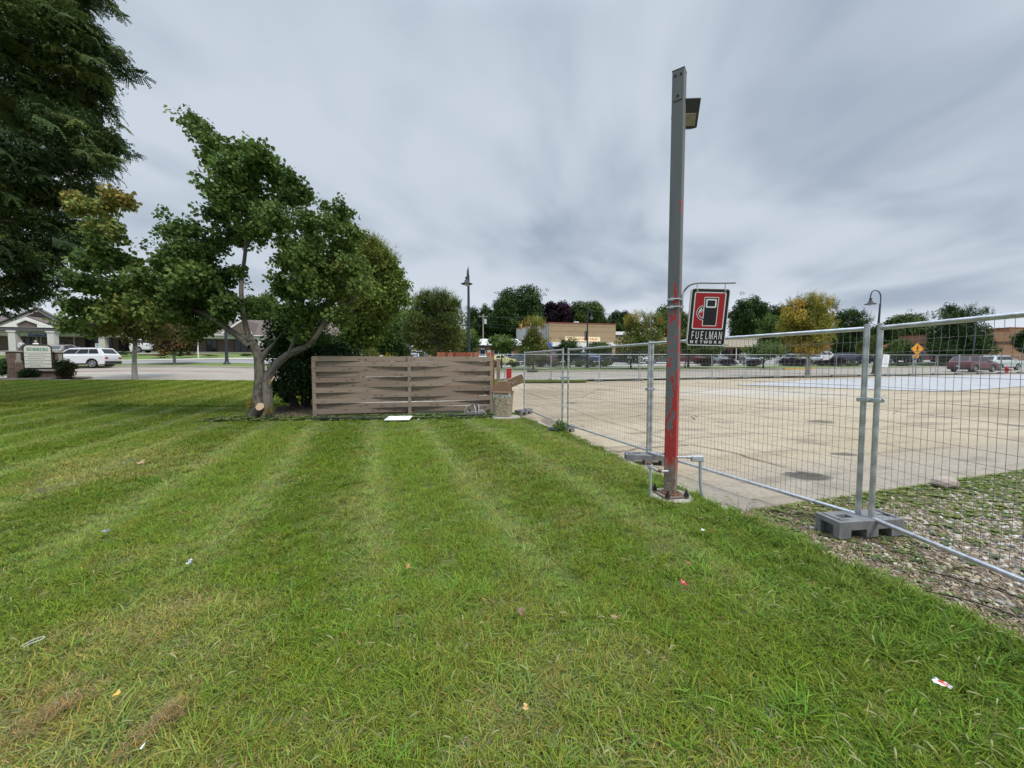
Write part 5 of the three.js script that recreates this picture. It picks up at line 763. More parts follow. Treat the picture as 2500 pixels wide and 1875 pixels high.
// ---------------------------------------------------------------- grass: real blades, thickest close to the camera
function clump(n, rad, hMin, hMax, wid, lean, seed, curl = 0.5) {
  const r = rng(seed), pos = [], nor = [], col = [];
  for (let i = 0; i < n; i++) {
    const li = 0.52 + 0.96 * r(), ye = r(), cc = r() < 0.06 ? [1.7, 1.3, 1.6] : [li * (0.85 + 0.4 * ye), li, li * (1.1 - 0.5 * ye)];
    const a = r() * 6.283, q = rad * Math.sqrt(r()), x0 = Math.cos(a) * q, z0 = Math.sin(a) * q, h = lerp(hMin, hMax, r()), dir = r() * 6.283, l = lean * (0.4 + 1.2 * r()), w = wid * (0.7 + 0.6 * r()), tx = -Math.sin(dir), tz = Math.cos(dir);
    const P = (t) => { const o = h * l * (t * 0.5 + curl * t * t); return [x0 + Math.cos(dir) * o, h * (t - 0.28 * l * t * t), z0 + Math.sin(dir) * o]; }, W = [1, 0.85, 0.55, 0.0], pt = [0, 0.35, 0.72, 1].map(P);
    const tri = (A, B, C) => { pos.push(...A, ...B, ...C); const u = [B[0] - A[0], B[1] - A[1], B[2] - A[2]], v = [C[0] - A[0], C[1] - A[1], C[2] - A[2]]; let nx = u[1] * v[2] - u[2] * v[1], ny = u[2] * v[0] - u[0] * v[2], nz = u[0] * v[1] - u[1] * v[0]; const k = 1 / (Math.hypot(nx, ny, nz) || 1); for (let j = 0; j < 3; j++) { nor.push(nx * k, ny * k, nz * k); col.push(...cc); } };
    const side = (p, s, k) => [p[0] + tx * w * W[k] * s, p[1], p[2] + tz * w * W[k] * s];
    for (let k = 0; k < 3; k++) { const A = side(pt[k], -0.5, k), B = side(pt[k], 0.5, k), C = side(pt[k + 1], -0.5, k + 1), D = side(pt[k + 1], 0.5, k + 1); tri(A, B, D); if (k < 2) tri(A, D, C); }
  }
  const g = new THREE.BufferGeometry(); g.setAttribute('position', new THREE.Float32BufferAttribute(pos, 3)); g.setAttribute('normal', new THREE.Float32BufferAttribute(nor, 3)); g.setAttribute('color', new THREE.Float32BufferAttribute(col, 3)); return g;
}
const leafletMat = new THREE.MeshPhysicalMaterial({ color: 0xffffff, roughness: 0.65, transmission: 0.2, thickness: 0, side: THREE.DoubleSide, specularIntensity: 0.4 });
const grassMat = new THREE.MeshPhysicalMaterial({ color: 0xffffff, vertexColors: true, roughness: 0.75, transmission: 0.22, thickness: 0, side: THREE.DoubleSide, specularIntensity: 0.16 });
const TURF = [clump(44, 0.075, 0.022, 0.050, 0.0044, 0.9, 1), clump(44, 0.075, 0.018, 0.055, 0.0040, 1.1, 2), clump(40, 0.07, 0.025, 0.060, 0.0046, 1.2, 3)];
const TALL = [clump(26, 0.05, 0.035, 0.085, 0.0052, 1.2, 4), clump(22, 0.045, 0.04, 0.08, 0.006, 1.4, 5)];
const STRAW = [clump(16, 0.09, 0.015, 0.05, 0.0034, 1.9, 6)];
const FARTURF = [clump(40, 0.16, 0.05, 0.09, 0.010, 0.9, 7), clump(40, 0.16, 0.04, 0.085, 0.010, 1.0, 8)];
const HEAD = (() => { const g = []; const r = rng(9); for (let k = 0; k < 3; k++) { const a = k * 2.1 + r(), h = 0.12 + 0.05 * r(), p = (t) => [Math.cos(a) * (0.03 + 0.06 * t * t), h * t * (1.25 - 0.25 * t), Math.sin(a) * (0.03 + 0.06 * t * t)]; g.push(tube([p(0), p(0.5), p(0.8)], 0.0009, 5, 3)); const q = (t) => { const b = p(0.8), e = 0.032; return [b[0] + Math.cos(a) * e * t * 1.2, b[1] + e * t * 0.7 - e * t * t * 0.5, b[2] + Math.sin(a) * e * t * 1.2]; }; g.push(limb([q(0), q(0.35), q(0.75), q(1)].map(vec), [0.001, 0.0030, 0.0027, 0.0006], k, 5, 2)); } return merge(g); })();
const ROSETTE = (() => { const out = [], m = new THREE.Matrix4(), q = new THREE.Quaternion(), r = rng(10); for (let i = 0; i < 8; i++) { q.setFromEuler(new THREE.Euler((r() - 0.5) * 0.5, i * 0.82 + r() * 0.4, 0.25 + 0.4 * r(), 'YXZ')); m.compose(new THREE.Vector3(0, 0.015, 0), q, new THREE.Vector3(1, 1, 1)); leafTris(out, m, 0.045 + 0.03 * r(), 'plain'); } return fromTris(out); })();
// dry and lush patches, plus mowing stripes that paint light off leaning blades: s counts across the mowing direction
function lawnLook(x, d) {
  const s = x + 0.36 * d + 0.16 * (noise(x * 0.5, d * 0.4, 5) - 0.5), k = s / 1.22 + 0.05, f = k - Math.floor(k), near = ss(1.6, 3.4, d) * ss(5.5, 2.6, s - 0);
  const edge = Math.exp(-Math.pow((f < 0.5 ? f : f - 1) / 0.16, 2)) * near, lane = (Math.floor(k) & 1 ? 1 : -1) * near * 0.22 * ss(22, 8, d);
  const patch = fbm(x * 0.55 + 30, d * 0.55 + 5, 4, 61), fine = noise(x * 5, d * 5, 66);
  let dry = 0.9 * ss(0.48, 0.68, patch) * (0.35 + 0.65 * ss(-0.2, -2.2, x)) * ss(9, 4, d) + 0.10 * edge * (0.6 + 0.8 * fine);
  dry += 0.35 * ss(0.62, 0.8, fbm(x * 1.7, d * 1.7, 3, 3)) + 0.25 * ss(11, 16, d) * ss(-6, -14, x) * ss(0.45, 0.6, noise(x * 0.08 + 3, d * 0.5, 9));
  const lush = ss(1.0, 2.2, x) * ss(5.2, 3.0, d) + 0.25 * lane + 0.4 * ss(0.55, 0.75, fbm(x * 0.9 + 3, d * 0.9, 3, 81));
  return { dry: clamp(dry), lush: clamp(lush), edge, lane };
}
{
  const g = new THREE.Group(); g.name = 'lawn_grass'; g.userData = { kind: 'stuff', label: 'mown green grass of the lawn with mowing lines painted paler and long tufts at the gravel edge', category: 'grass' }; scene.add(g);
  const r = rng(2024), L = { turf: [[], [], []], tall: [[], []], straw: [[]], far: [[], []], head: [[]], rose: [[]] };
  const put = (key, x, d, s, c, leanA = 0, tilt = 0) => { const l = L[key], k = Math.floor(r() * l.length); ce.set(tilt * Math.cos(leanA), r() * 6.283, tilt * Math.sin(leanA), 'XZY'); cq.setFromEuler(ce); cm.compose(new THREE.Vector3(x, E(x, d) + LAWN - 0.004, -d), cq, cs.set(s, s * (0.8 + 0.4 * r()), s)); l[k].push({ m: cm.clone(), c }); };
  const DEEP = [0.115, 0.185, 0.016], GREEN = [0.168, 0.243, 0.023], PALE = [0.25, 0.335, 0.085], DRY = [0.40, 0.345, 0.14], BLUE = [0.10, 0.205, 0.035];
  const blocked = (x, d) => (d > 9.9 && d < 10.75 && x > -0.75) || Math.hypot(x - 1.715, d - 4.1) < 0.24 || (d > 11.6 && d < 17.4 && x > -5.7) || (x < -24.6 && x > -30 && d > 21.3);
  const tone = (x, d) => { const q = lawnLook(x, d), v = r(); let c = mix3(GREEN, DEEP, clamp(0.30 + 0.55 * (v - 0.5) + 0.55 * q.lush)); c = mix3(c, BLUE, 0.3 * r()); c = mix3(c, PALE, clamp(0.85 * q.edge + 0.25 * r() * r() - 0.25 * q.lane)); c = mix3(c, DRY, clamp(q.dry * (0.25 + 0.75 * r()) * 0.8)); return [c.map((k) => k * (0.82 + 0.36 * r())), q]; };  // edge and lane tints put the sheen of bent blades into the colour
  const zones = [[0.55, 2.2, 620], [2.2, 4.5, 480], [4.5, 8, 260], [8, 13, 110]];
  for (const [d0, d1, den] of zones) {
    const xl = -1.9 * d1 - 2.2, area = (d1 - d0) * (lawnX(d0) + 0.1 - xl), n = area * den;
    for (let i = 0; i < n; i++) {
      const d = lerp(d0, d1, r()), x = lerp(xl, 3.1, r()); if (x < -1.9 * d - 2 || x > lawnX(d) + 0.03 || blocked(x, d)) continue;
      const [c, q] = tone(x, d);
      if (r() < 0.10 + 0.45 * q.dry) put('straw', x, d, 0.8 + 0.5 * r(), mix3(DRY, [0.38, 0.33, 0.19], r()).map((k) => k * (0.7 + 0.4 * r())));
      if (r() < q.dry * 0.35) continue;
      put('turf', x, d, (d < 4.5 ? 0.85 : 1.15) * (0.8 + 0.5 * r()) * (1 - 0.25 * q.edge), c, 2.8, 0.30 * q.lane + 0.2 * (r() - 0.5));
      const edgeNear = ss(0.9, 0.1, lawnX(d) - x), tall = 0.05 + 0.30 * ss(0.9, 2.2, x) * ss(6, 3, d) + 0.35 * edgeNear * ss(12, 4, d);
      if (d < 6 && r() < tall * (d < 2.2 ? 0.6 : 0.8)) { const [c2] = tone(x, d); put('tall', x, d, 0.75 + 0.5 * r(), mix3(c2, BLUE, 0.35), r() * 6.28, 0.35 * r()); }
      if (d < 5 && r() < 0.008 + 0.030 * ss(0.2, 1.6, x) + 0.012 * ss(2.6, 1.6, d)) put('head', x, d, 0.8 + 0.5 * r(), mix3([0.20, 0.24, 0.07], [0.36, 0.34, 0.15], r()));
      if (d < 5.5 && r() < 0.004 + 0.006 * ss(1, -1, x) * ss(3.2, 2, d)) put('rose', x, d, 0.3 + 0.4 * r(), [0.14 + 0.05 * r(), 0.22 + 0.05 * r(), 0.045]);
    }
  }
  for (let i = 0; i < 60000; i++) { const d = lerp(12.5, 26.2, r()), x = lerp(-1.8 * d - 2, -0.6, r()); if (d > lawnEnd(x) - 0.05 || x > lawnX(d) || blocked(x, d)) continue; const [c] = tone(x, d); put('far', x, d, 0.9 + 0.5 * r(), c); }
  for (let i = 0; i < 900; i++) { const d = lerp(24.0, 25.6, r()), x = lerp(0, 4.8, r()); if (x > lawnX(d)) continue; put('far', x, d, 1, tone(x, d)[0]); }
  // weeds before the woven fence
  for (let i = 0; i < 2600; i++) { const q = r(), x = lerp(-7.7, -0.55, q), d = lerp(9.35, 10.05, r()) + 0.55 * q; put(r() < 0.55 ? 'rose' : 'turf', x, d, 0.8 + 0.9 * r(), [0.09 + 0.07 * r(), 0.14 + 0.07 * r(), 0.035 + 0.03 * r()]); }
  const G = { turf: TURF, tall: TALL, straw: STRAW, far: FARTURF, head: [HEAD], rose: [ROSETTE] }, N = { turf: 'short_grass', tall: 'tall_grass', straw: 'dry_grass', far: 'distant_grass', head: 'seed_heads', rose: 'broad_leaves' };
  for (const k in L) L[k].forEach((l, i) => { if (l.length) instances(N[k], G[k][i], G[k][i].attributes.color ? grassMat : leafletMat, l, g, { kind: 'stuff' }); });
  // tufts of moss and grass creeping over the gravel by the apron
  const w = new THREE.Group(); w.name = 'gravel_weeds'; w.userData = { kind: 'stuff', label: 'sparse grass and weeds growing through the gravel along the concrete apron', category: 'weeds' }; scene.add(w);
  const wl = [], wr = [];
  for (let i = 0; i < 5600; i++) { const x = lerp(2.4, 10, r()), e = nearEdge(x) - 0.15, b = Math.pow(r(), 1.9) * 1.8, d = e - b, keep = ss(0.52, 0.28, b / 2.6 + 0.7 * (fbm(x * 1.3, d * 1.3, 3, 5) - 0.5) - 0.26 * ss(3.4, 5.4, x)) ; if (d < 1.4 || x < lawnX(d) || r() > keep * 0.9 + 0.02) continue; ce.set(0, r() * 6.28, 0); cq.setFromEuler(ce); const s = 0.40 + 0.5 * r(); cm.compose(new THREE.Vector3(x, 0.012, -d), cq, cs.set(s, s * 0.8, s)); (r() < 0.25 ? wr : wl).push({ m: cm.clone(), c: mix3([0.12, 0.19, 0.030], [0.22, 0.24, 0.07], r()) }); }
  for (let i = 0; i < 110; i++) { const d = lerp(1.6, 3.4, r()), x = lawnX(d) + 0.2 + 3 * r() * r(); ce.set(0, r() * 6.28, 0); cq.setFromEuler(ce); cm.compose(new THREE.Vector3(x, 0.012, -d), cq, cs.set(0.7, 0.6, 0.7)); wr.push({ m: cm.clone(), c: [0.09, 0.14, 0.04] }); }
  instances('weed_grass', TURF[1], grassMat, wl, w, { kind: 'stuff' }); instances('weed_leaves', ROSETTE, leafletMat, wr, w, { kind: 'stuff' });
  // heaps of old clippings
  for (const [px, y, w_, label] of [[58, 1790, 0.115, 'brown heap of dry grass clippings in the lawn, the one reaching the picture edge'], [352, 1800, 0.10, 'brown heap of dry grass clippings in the lawn, the one further in']]) {
    const d = (EYE - LAWN - 0.03) * F / (y - 888), x = X(px, d), t = thing('dry_grass_heap', label, 'dry grass', [x, E(x, d) + LAWN + 0.02, -d], 0.3), l = [];
    for (let i = 0; i < 34; i++) { const u = (r() + r() + r() - 1.5) * 1.25, v = (r() + r() + r() - 1.5) * 1.7; ce.set((r() - 0.5) * 0.8, r() * 6.28, (r() - 0.5) * 0.8); cq.setFromEuler(ce); cm.compose(new THREE.Vector3(u * w_ * 0.6, 0.008 + 0.018 * r() - 0.01 * (u * u + v * v), v * w_ * 0.34 - u * 0.08), cq, cs.set(0.55, 0.9, 0.55)); l.push({ m: cm.clone(), c: mix3([0.26, 0.17, 0.08], [0.44, 0.33, 0.18], r()) }); }
    instances('clippings', STRAW[0], grassMat, l, t, { kind: 'stuff' });
  }
}
// ---------------------------------------------------------------- stones of the gravel bed
{
  const stoneGeo = [0, 1, 2, 3].map((k) => { const g = new THREE.IcosahedronGeometry(0.5, 1), p = g.attributes.position; for (let i = 0; i < p.count; i++) { const x = p.getX(i), y = p.getY(i), z = p.getZ(i), q = 0.78 + 0.5 * noise(x * 3 + k * 5 + 9, z * 3 + y * 2.5 + 9, k); p.setXYZ(i, x * q * 1.15, y * q * 0.62, z * q * 0.85); } g.computeVertexNormals(); return g; });
  const tones = [[0.42, 0.37, 0.285], [0.47, 0.43, 0.36], [0.33, 0.275, 0.20], [0.26, 0.23, 0.19], [0.37, 0.295, 0.20], [0.54, 0.515, 0.465], [0.13, 0.12, 0.11], [0.27, 0.185, 0.13]];
  const r = rng(808), all = [];
  for (let i = 0; i < 64000; i++) {
    const d = lerp(1.3, 5.8, r()), x = lerp(2.0, 8.5, r()); if (x < lawnX(d) + 0.02 || d > nearEdge(x) - 0.16) continue;
    const back = nearEdge(x) - d, thin = 0.35 + 0.65 * ss(0.3, 1.6, back); if (r() > thin * (0.10 + 1.0 * fbm(x * 1.6, d * 1.6, 3, 7)) * (0.35 + 0.65 * ss(0.05, 0.7, x - lawnX(d)))) continue;
    const s = 0.012 + 0.030 * Math.pow(r(), 1.7), t = tones[Math.floor(Math.pow(r(), 1.25) * tones.length)], v = 0.75 + 0.4 * r();
    ce.set((r() - 0.5) * 0.6, r() * 6.28, (r() - 0.5) * 0.6); cq.setFromEuler(ce); all.push({ x, d, s, c: t.map((k) => k * v), q: cq.clone(), big: s / d });
  }
  all.sort((a, b) => b.big - a.big);
  const bed = scene.children.find((o) => o.name === 'gravel_bed'), mats = tones.map((t, i) => mottled(t.map((k) => k * 0.8), t.map((k) => Math.min(0.8, k * 1.12)), 6, 40 + i, { roughness: 0.9 }));
  all.slice(0, 300).forEach((o, i) => { const m = mesh('stone', stoneGeo[i % 4], mats[Math.floor(Math.pow(r(), 1.25) * mats.length)], bed); m.position.set(o.x, 0.012 + o.s * 0.16, -o.d); m.quaternion.copy(o.q); m.scale.setScalar(o.s * 1.15); });
  const small = [0, 1, 2, 3].map(() => []); all.slice(300).forEach((o, i) => { cm.compose(new THREE.Vector3(o.x, 0.012 + o.s * 0.14, -o.d), o.q, cs.set(o.s, o.s, o.s)); small[i % 4].push({ m: cm.clone(), c: o.c }); });
  const stoneMat = std({ color: 0xffffff, roughness: 0.9 });
  small.forEach((l, i) => instances('pebbles', stoneGeo[i], stoneMat, l, bed, { kind: 'stuff' }));
  // bits of mulch and straw among them
  const chips = []; for (let i = 0; i < 8000; i++) { const d = lerp(1.3, 4.2, r()), x = lawnX(d) + 0.02 + 2.6 * r() * r(); if (d > nearEdge(x) - 0.12) continue; const a = r() < 0.6 ? 1.0 + 0.5 * (r() - 0.5) : r() * 6.28; ce.set(0, a, (r() - 0.5) * 0.25); cq.setFromEuler(ce); cm.compose(new THREE.Vector3(x, 0.018 + 0.012 * r(), -d), cq, cs.set(0.025 + 0.085 * r() * r(), 0.002 + 0.003 * r(), 0.003 + 0.005 * r())); chips.push({ m: cm.clone(), c: mix3([0.13, 0.085, 0.05], [0.42, 0.33, 0.21], r()) }); }
  instances('mulch', new THREE.BoxGeometry(1, 1, 1), stoneMat, chips, bed, { kind: 'stuff' });
  for (const [a, b, h] of [[[2.55, 3.75], [3.0, 3.45], 0.035], [[2.7, 3.7], [3.05, 3.6], 0.03], [[2.62, 2.45], [2.95, 2.15], 0.03], [[2.9, 2.7], [3.25, 2.2], 0.03]]) { const tw = mesh('twig', tube([[a[0], h, -a[1]], [(a[0] + b[0]) / 2 + 0.02, h + 0.015, -(a[1] + b[1]) / 2], [b[0], h, -b[1]]], 0.004, 12, 5), barkDark, bed); }
  // pale stones and mulch below the woven fence
  const g = new THREE.Group(); g.name = 'fence_gravel'; g.userData = { kind: 'stuff', label: 'pale pebbles and bark mulch strewn below the woven fence and the forked maple', category: 'gravel' }; scene.add(g);
  const l = [], mu = []; for (let i = 0; i < 2200; i++) { const q = r(), x = lerp(-7.6, -0.6, q), d = lerp(9.35, 9.95, r()) + 0.5 * q; if (r() > 0.25 + 0.4 * ss(-3, -5, x)) continue; const s = 0.022 + 0.035 * r(); ce.set(r(), r() * 6, 0); cq.setFromEuler(ce); cm.compose(new THREE.Vector3(x, E(x, d) + LAWN + 0.014, -d), cq, cs.set(s, s, s)); l.push({ m: cm.clone(), c: mix3([0.35, 0.31, 0.26], [0.62, 0.58, 0.52], r()) }); }
  for (let i = 0; i < 6000; i++) { const x = lerp(-7.4, -5.0, r()), d = lerp(9.95, 13.2, r()); if (x < -6.4 && d < 10.7) continue; ce.set((r() - 0.5) * 0.6, r() * 6.28, (r() - 0.5) * 0.6); cq.setFromEuler(ce); cm.compose(new THREE.Vector3(x, E(x, d) + LAWN + 0.02 + 0.02 * r(), -d), cq, cs.set(0.03 + 0.08 * r(), 0.008, 0.012 + 0.02 * r())); mu.push({ m: cm.clone(), c: mix3([0.07, 0.05, 0.035], [0.20, 0.16, 0.12], r()) }); }
  instances('pebbles', stoneGeo[0], stoneMat, l, g, { kind: 'stuff' }); instances('mulch', new THREE.BoxGeometry(1, 1, 1), stoneMat, mu, g, { kind: 'stuff' });
}
{ const t = thing('weed_plant', 'leafy green weed growing against the fence foot at the lawn edge', 'weed', [1.02, E(1, 8.1) + 0.02, -8.08]); for (let i = 0; i < 4; i++) mesh('stem', limb([[0, 0, 0], [0.05 * Math.cos(i * 1.6), 0.12, 0.05 * Math.sin(i * 1.6)], [0.12 * Math.cos(i * 1.6), 0.2, 0.12 * Math.sin(i * 1.6)]].map(vec), [0.005, 0.004, 0.002], i, 5, 3), plain(0.09, 0.14, 0.03), t); crown(t, [{ p: new THREE.Vector3(0, 0.13, 0), r: [0.14, 0.10, 0.12] }], { kind: 'shrub', per: 26, size: 0.8, seed: 4, colors: [[0.09, 0.15, 0.03], [0.15, 0.22, 0.05]], name: 'leaves' }); }

// ---------------------------------------------------------------- vehicles
const rubber = plain(0.018, 0.018, 0.019, 0.85), rim = plain(0.48, 0.49, 0.50, 0.35, 0.9), trimM = plain(0.03, 0.03, 0.032, 0.65), redLamp = plain(0.30, 0.012, 0.015, 0.25), clearLamp = plain(0.72, 0.74, 0.76, 0.12, 0.3), plateM = plain(0.66, 0.67, 0.70, 0.5);
const paintCache = new Map();
function paint(c) { const k = c.join(); if (!paintCache.has(k)) paintCache.set(k, new THREE.MeshPhysicalMaterial({ color: lin(...c), roughness: 0.42, metalness: 0.15, clearcoat: 1, clearcoatRoughness: 0.06 })); return paintCache.get(k); }
// side silhouettes: x forward from the rear bumper; lower body outline, then the cabin's four side points
const CARS = {
  suv: { L: 4.6, W: 1.86, vr: [0.2, 0.84], belt: 1.06, low: 0.26, r: 0.355, ax: [0.92, 3.66], nose: [[4.60, 0.50], [4.57, 0.80], [4.30, 0.98], [3.45, 1.07]], tail: [[0.06, 1.06], [0.0, 0.80], [0.02, 0.45]], cab: [[3.50, 1.06], [2.60, 1.66], [0.50, 1.68], [0.07, 1.07]], win: [[0.09, 0.325], [0.34, 0.61], [0.625, 0.95]], clad: true },
  sedan: { L: 4.8, W: 1.82, belt: 0.95, low: 0.22, r: 0.325, ax: [1.05, 3.85], nose: [[4.80, 0.42], [4.76, 0.66], [4.50, 0.80], [3.60, 0.94]], tail: [[0.75, 0.99], [0.06, 0.94], [0.0, 0.70], [0.05, 0.38]], cab: [[3.60, 0.93], [2.75, 1.41], [1.60, 1.43], [0.72, 0.96]], win: [[0.16, 0.50], [0.53, 0.84]] },
  hatch: { L: 4.2, W: 1.78, belt: 0.98, low: 0.22, r: 0.32, ax: [0.80, 3.38], nose: [[4.20, 0.42], [4.16, 0.70], [3.92, 0.88], [3.15, 1.0]], tail: [[0.05, 1.0], [0.0, 0.7], [0.04, 0.38]], cab: [[3.25, 0.98], [2.40, 1.50], [0.70, 1.50], [0.12, 0.99]], win: [[0.12, 0.45], [0.48, 0.86]] },
  van: { L: 5.1, W: 1.98, belt: 1.12, low: 0.24, r: 0.345, ax: [1.05, 4.10], nose: [[5.10, 0.45], [5.06, 0.78], [4.75, 0.98], [4.25, 1.10]], tail: [[0.04, 1.12], [0.0, 0.80], [0.03, 0.42]], cab: [[4.35, 1.08], [3.55, 1.76], [0.30, 1.78], [0.08, 1.10]], win: [[0.07, 0.33], [0.37, 0.63], [0.67, 0.92]] },
  pickup: { L: 5.7, W: 1.98, belt: 1.14, low: 0.36, r: 0.40, ax: [1.20, 4.65], nose: [[5.70, 0.60], [5.68, 1.02], [5.45, 1.14], [4.35, 1.20]], tail: [[2.1, 1.14], [0.04, 1.12], [0.0, 0.80], [0.0, 0.52]], cab: [[4.45, 1.16], [3.75, 1.86], [2.40, 1.88], [2.10, 1.14]], win: [[0.10, 0.46], [0.50, 0.88]] },
};
const carGeo = {};
function carParts(type) {
  if (carGeo[type]) return carGeo[type];
  const c = CARS[type], s = new THREE.Shape(), a = c.r + 0.055, lowY = c.low, hw = c.W / 2, bev = 0.07;
  s.moveTo(c.tail[c.tail.length - 1][0] + 0.03, lowY + 0.05);
  for (const ax of c.ax) { const q = Math.sqrt(a * a - (lowY - c.r) ** 2); s.lineTo(ax - q, lowY); s.absarc(ax, c.r, a, Math.PI + Math.asin((c.r - lowY) / a), -Math.asin((c.r - lowY) / a), true); }
  s.lineTo(c.nose[0][0] - 0.1, lowY); for (const p of c.nose) s.lineTo(...p); for (const p of c.tail) s.lineTo(...p); s.closePath();
  const g = {}, fix = (q) => q.translate(-c.L / 2, 0, 0);
  g.body = fix(new THREE.ExtrudeGeometry(s, { depth: c.W - 2 * bev, bevelEnabled: true, bevelThickness: bev, bevelSize: 0.045, bevelOffset: -0.045, bevelSegments: 3, curveSegments: 8 }).translate(0, 0, -c.W / 2 + bev));
  const [A, B, C, D] = c.cab, wb = hw * 0.94, wr = hw * 0.74, P = (p, w, z) => new THREE.Vector3(p[0], p[1], z * w);
  const pts = []; for (const z of [-1, 1]) pts.push(P(A, wb, z), P(B, wr, z), P([lerp(B[0], C[0], 0.5), Math.max(B[1], C[1]) + 0.035], wr * 0.93, z), P(C, wr, z), P(D, wb, z), P([A[0], A[1] - 0.1], wb, z), P([D[0], D[1] - 0.1], wb, z));
  g.cabin = fix(new ConvexGeometry(pts));
  const patch = (p00, p10, p11, p01, u0, u1, v0, v1, off) => { const bl = (u, v) => p00.clone().multiplyScalar((1 - u) * (1 - v)).add(p10.clone().multiplyScalar(u * (1 - v))).add(p11.clone().multiplyScalar(u * v)).add(p01.clone().multiplyScalar((1 - u) * v)); const q = [bl(u0, v0), bl(u1, v0), bl(u1, v1), bl(u0, v1)], n = q[1].clone().sub(q[0]).cross(q[3].clone().sub(q[0])).normalize().multiplyScalar(off); const o = []; const F = q.map((p) => p.clone().add(n)), Bk = q.map((p) => p.clone().sub(n)); const tri = (x, y, z) => o.push(...x.toArray(), ...y.toArray(), ...z.toArray()); tri(F[0], F[1], F[2]); tri(F[0], F[2], F[3]); for (let i = 0; i < 4; i++) { const j = (i + 1) % 4; tri(Bk[i], Bk[j], F[j]); tri(Bk[i], F[j], F[i]); } return fix(fromTris(o)); };
  g.windows = [];
  for (const z of [1, -1]) for (const [u0, u1] of c.win) { const [v0, v1] = c.vr ?? [0.10, 0.88]; g.windows.push(z > 0 ? patch(P(D, wb, 1), P(A, wb, 1), P(B, wr, 1), P(C, wr, 1), u0, u1, v0, v1, 0.008) : patch(P(A, wb, -1), P(D, wb, -1), P(C, wr, -1), P(B, wr, -1), 1 - u1, 1 - u0, v0, v1, 0.008)); }
  g.windshield = patch(P(A, wb, 1), P(A, wb, -1), P(B, wr, -1), P(B, wr, 1), 0.06, 0.94, 0.08, 0.92, 0.008);
  g.rear = patch(P(D, wb, -1), P(D, wb, 1), P(C, wr, 1), P(C, wr, -1), 0.1, 0.9, 0.22, 0.86, 0.008);
  g.tyre = new THREE.TorusGeometry(c.r - 0.085, 0.085, 8, 22).scale(1, 1, 1.25); g.tyre = merge([g.tyre, new THREE.CylinderGeometry(c.r - 0.01, c.r - 0.01, 0.19, 22, 1, true).rotateX(Math.PI / 2)]);
  const sp = [new THREE.CylinderGeometry(c.r * 0.16, c.r * 0.16, 0.03, 12).rotateX(Math.PI / 2)]; for (let i = 0; i < 5; i++) sp.push(bx(0.075, c.r * 0.62, 0.025, 0, c.r * 0.36, 0).rotateZ(i * 2 * Math.PI / 5)); sp.push(new THREE.TorusGeometry(c.r * 0.68, 0.022, 6, 22)); g.rim = merge(sp); g.disc = new THREE.CylinderGeometry(c.r * 0.66, c.r * 0.66, 0.02, 18).rotateX(Math.PI / 2);
  const ny = c.nose[1][1] - 0.05, ty = c.tail[c.tail.length - 2][1];
  g.head = [1, -1].map((z) => fix(rbx(0.16, 0.13, 0.40, 0.04, c.L - 0.12, ny, z * (hw - 0.27))));
  g.tailL = [1, -1].map((z) => fix(rbx(0.12, 0.17, 0.36, 0.04, 0.055, ty + 0.02, z * (hw - 0.24))));
  g.plate = fix(bx(0.02, 0.13, 0.30, 0.0, ty - 0.15, 0));
  g.bumpers = fix(merge([rbx(0.16, 0.24, c.W - 0.12, 0.06, 0.06, lowY + 0.19, 0), rbx(0.16, 0.22, c.W - 0.14, 0.06, c.L - 0.10, lowY + 0.17, 0)]));
  g.grille = fix(rbx(0.05, 0.16, c.W * 0.46, 0.02, c.L - 0.02, ny - 0.12, 0));
  g.mirror = [1, -1].map((z) => fix(rbx(0.12, 0.13, 0.20, 0.04, A[0] - 0.30, A[1] + 0.10, z * (hw + 0.04))));
  g.floor = fix(bx(c.L - 0.7, 0.14, c.W - 0.35, c.L / 2, lowY + 0.10, 0));
  if (c.clad) g.clad = fix(merge([1, -1].flatMap((z) => [bx(c.ax[1] - c.ax[0] - 2 * a, 0.13, 0.05, (c.ax[0] + c.ax[1]) / 2, lowY + 0.075, z * (hw - 0.02)), ...c.ax.map((ax) => new THREE.TorusGeometry(a + 0.015, 0.035, 6, 16, Math.PI).translate(ax, c.r, z * (hw - 0.03)))])));
  if (type === 'pickup') g.bed = fix(bx(1.75, 0.03, 1.6, 1.12, 1.12, 0)); 
  if (type === 'suv' || type === 'van') g.rack = fix(merge([1, -1].map((z) => bar([C[0] + 0.25, C[1] + 0.035, z * wr * 0.95], [B[0] - 0.15, B[1] + 0.05, z * wr * 0.95], 0.018, 0.018, 6))));
  return (carGeo[type] = g);
}
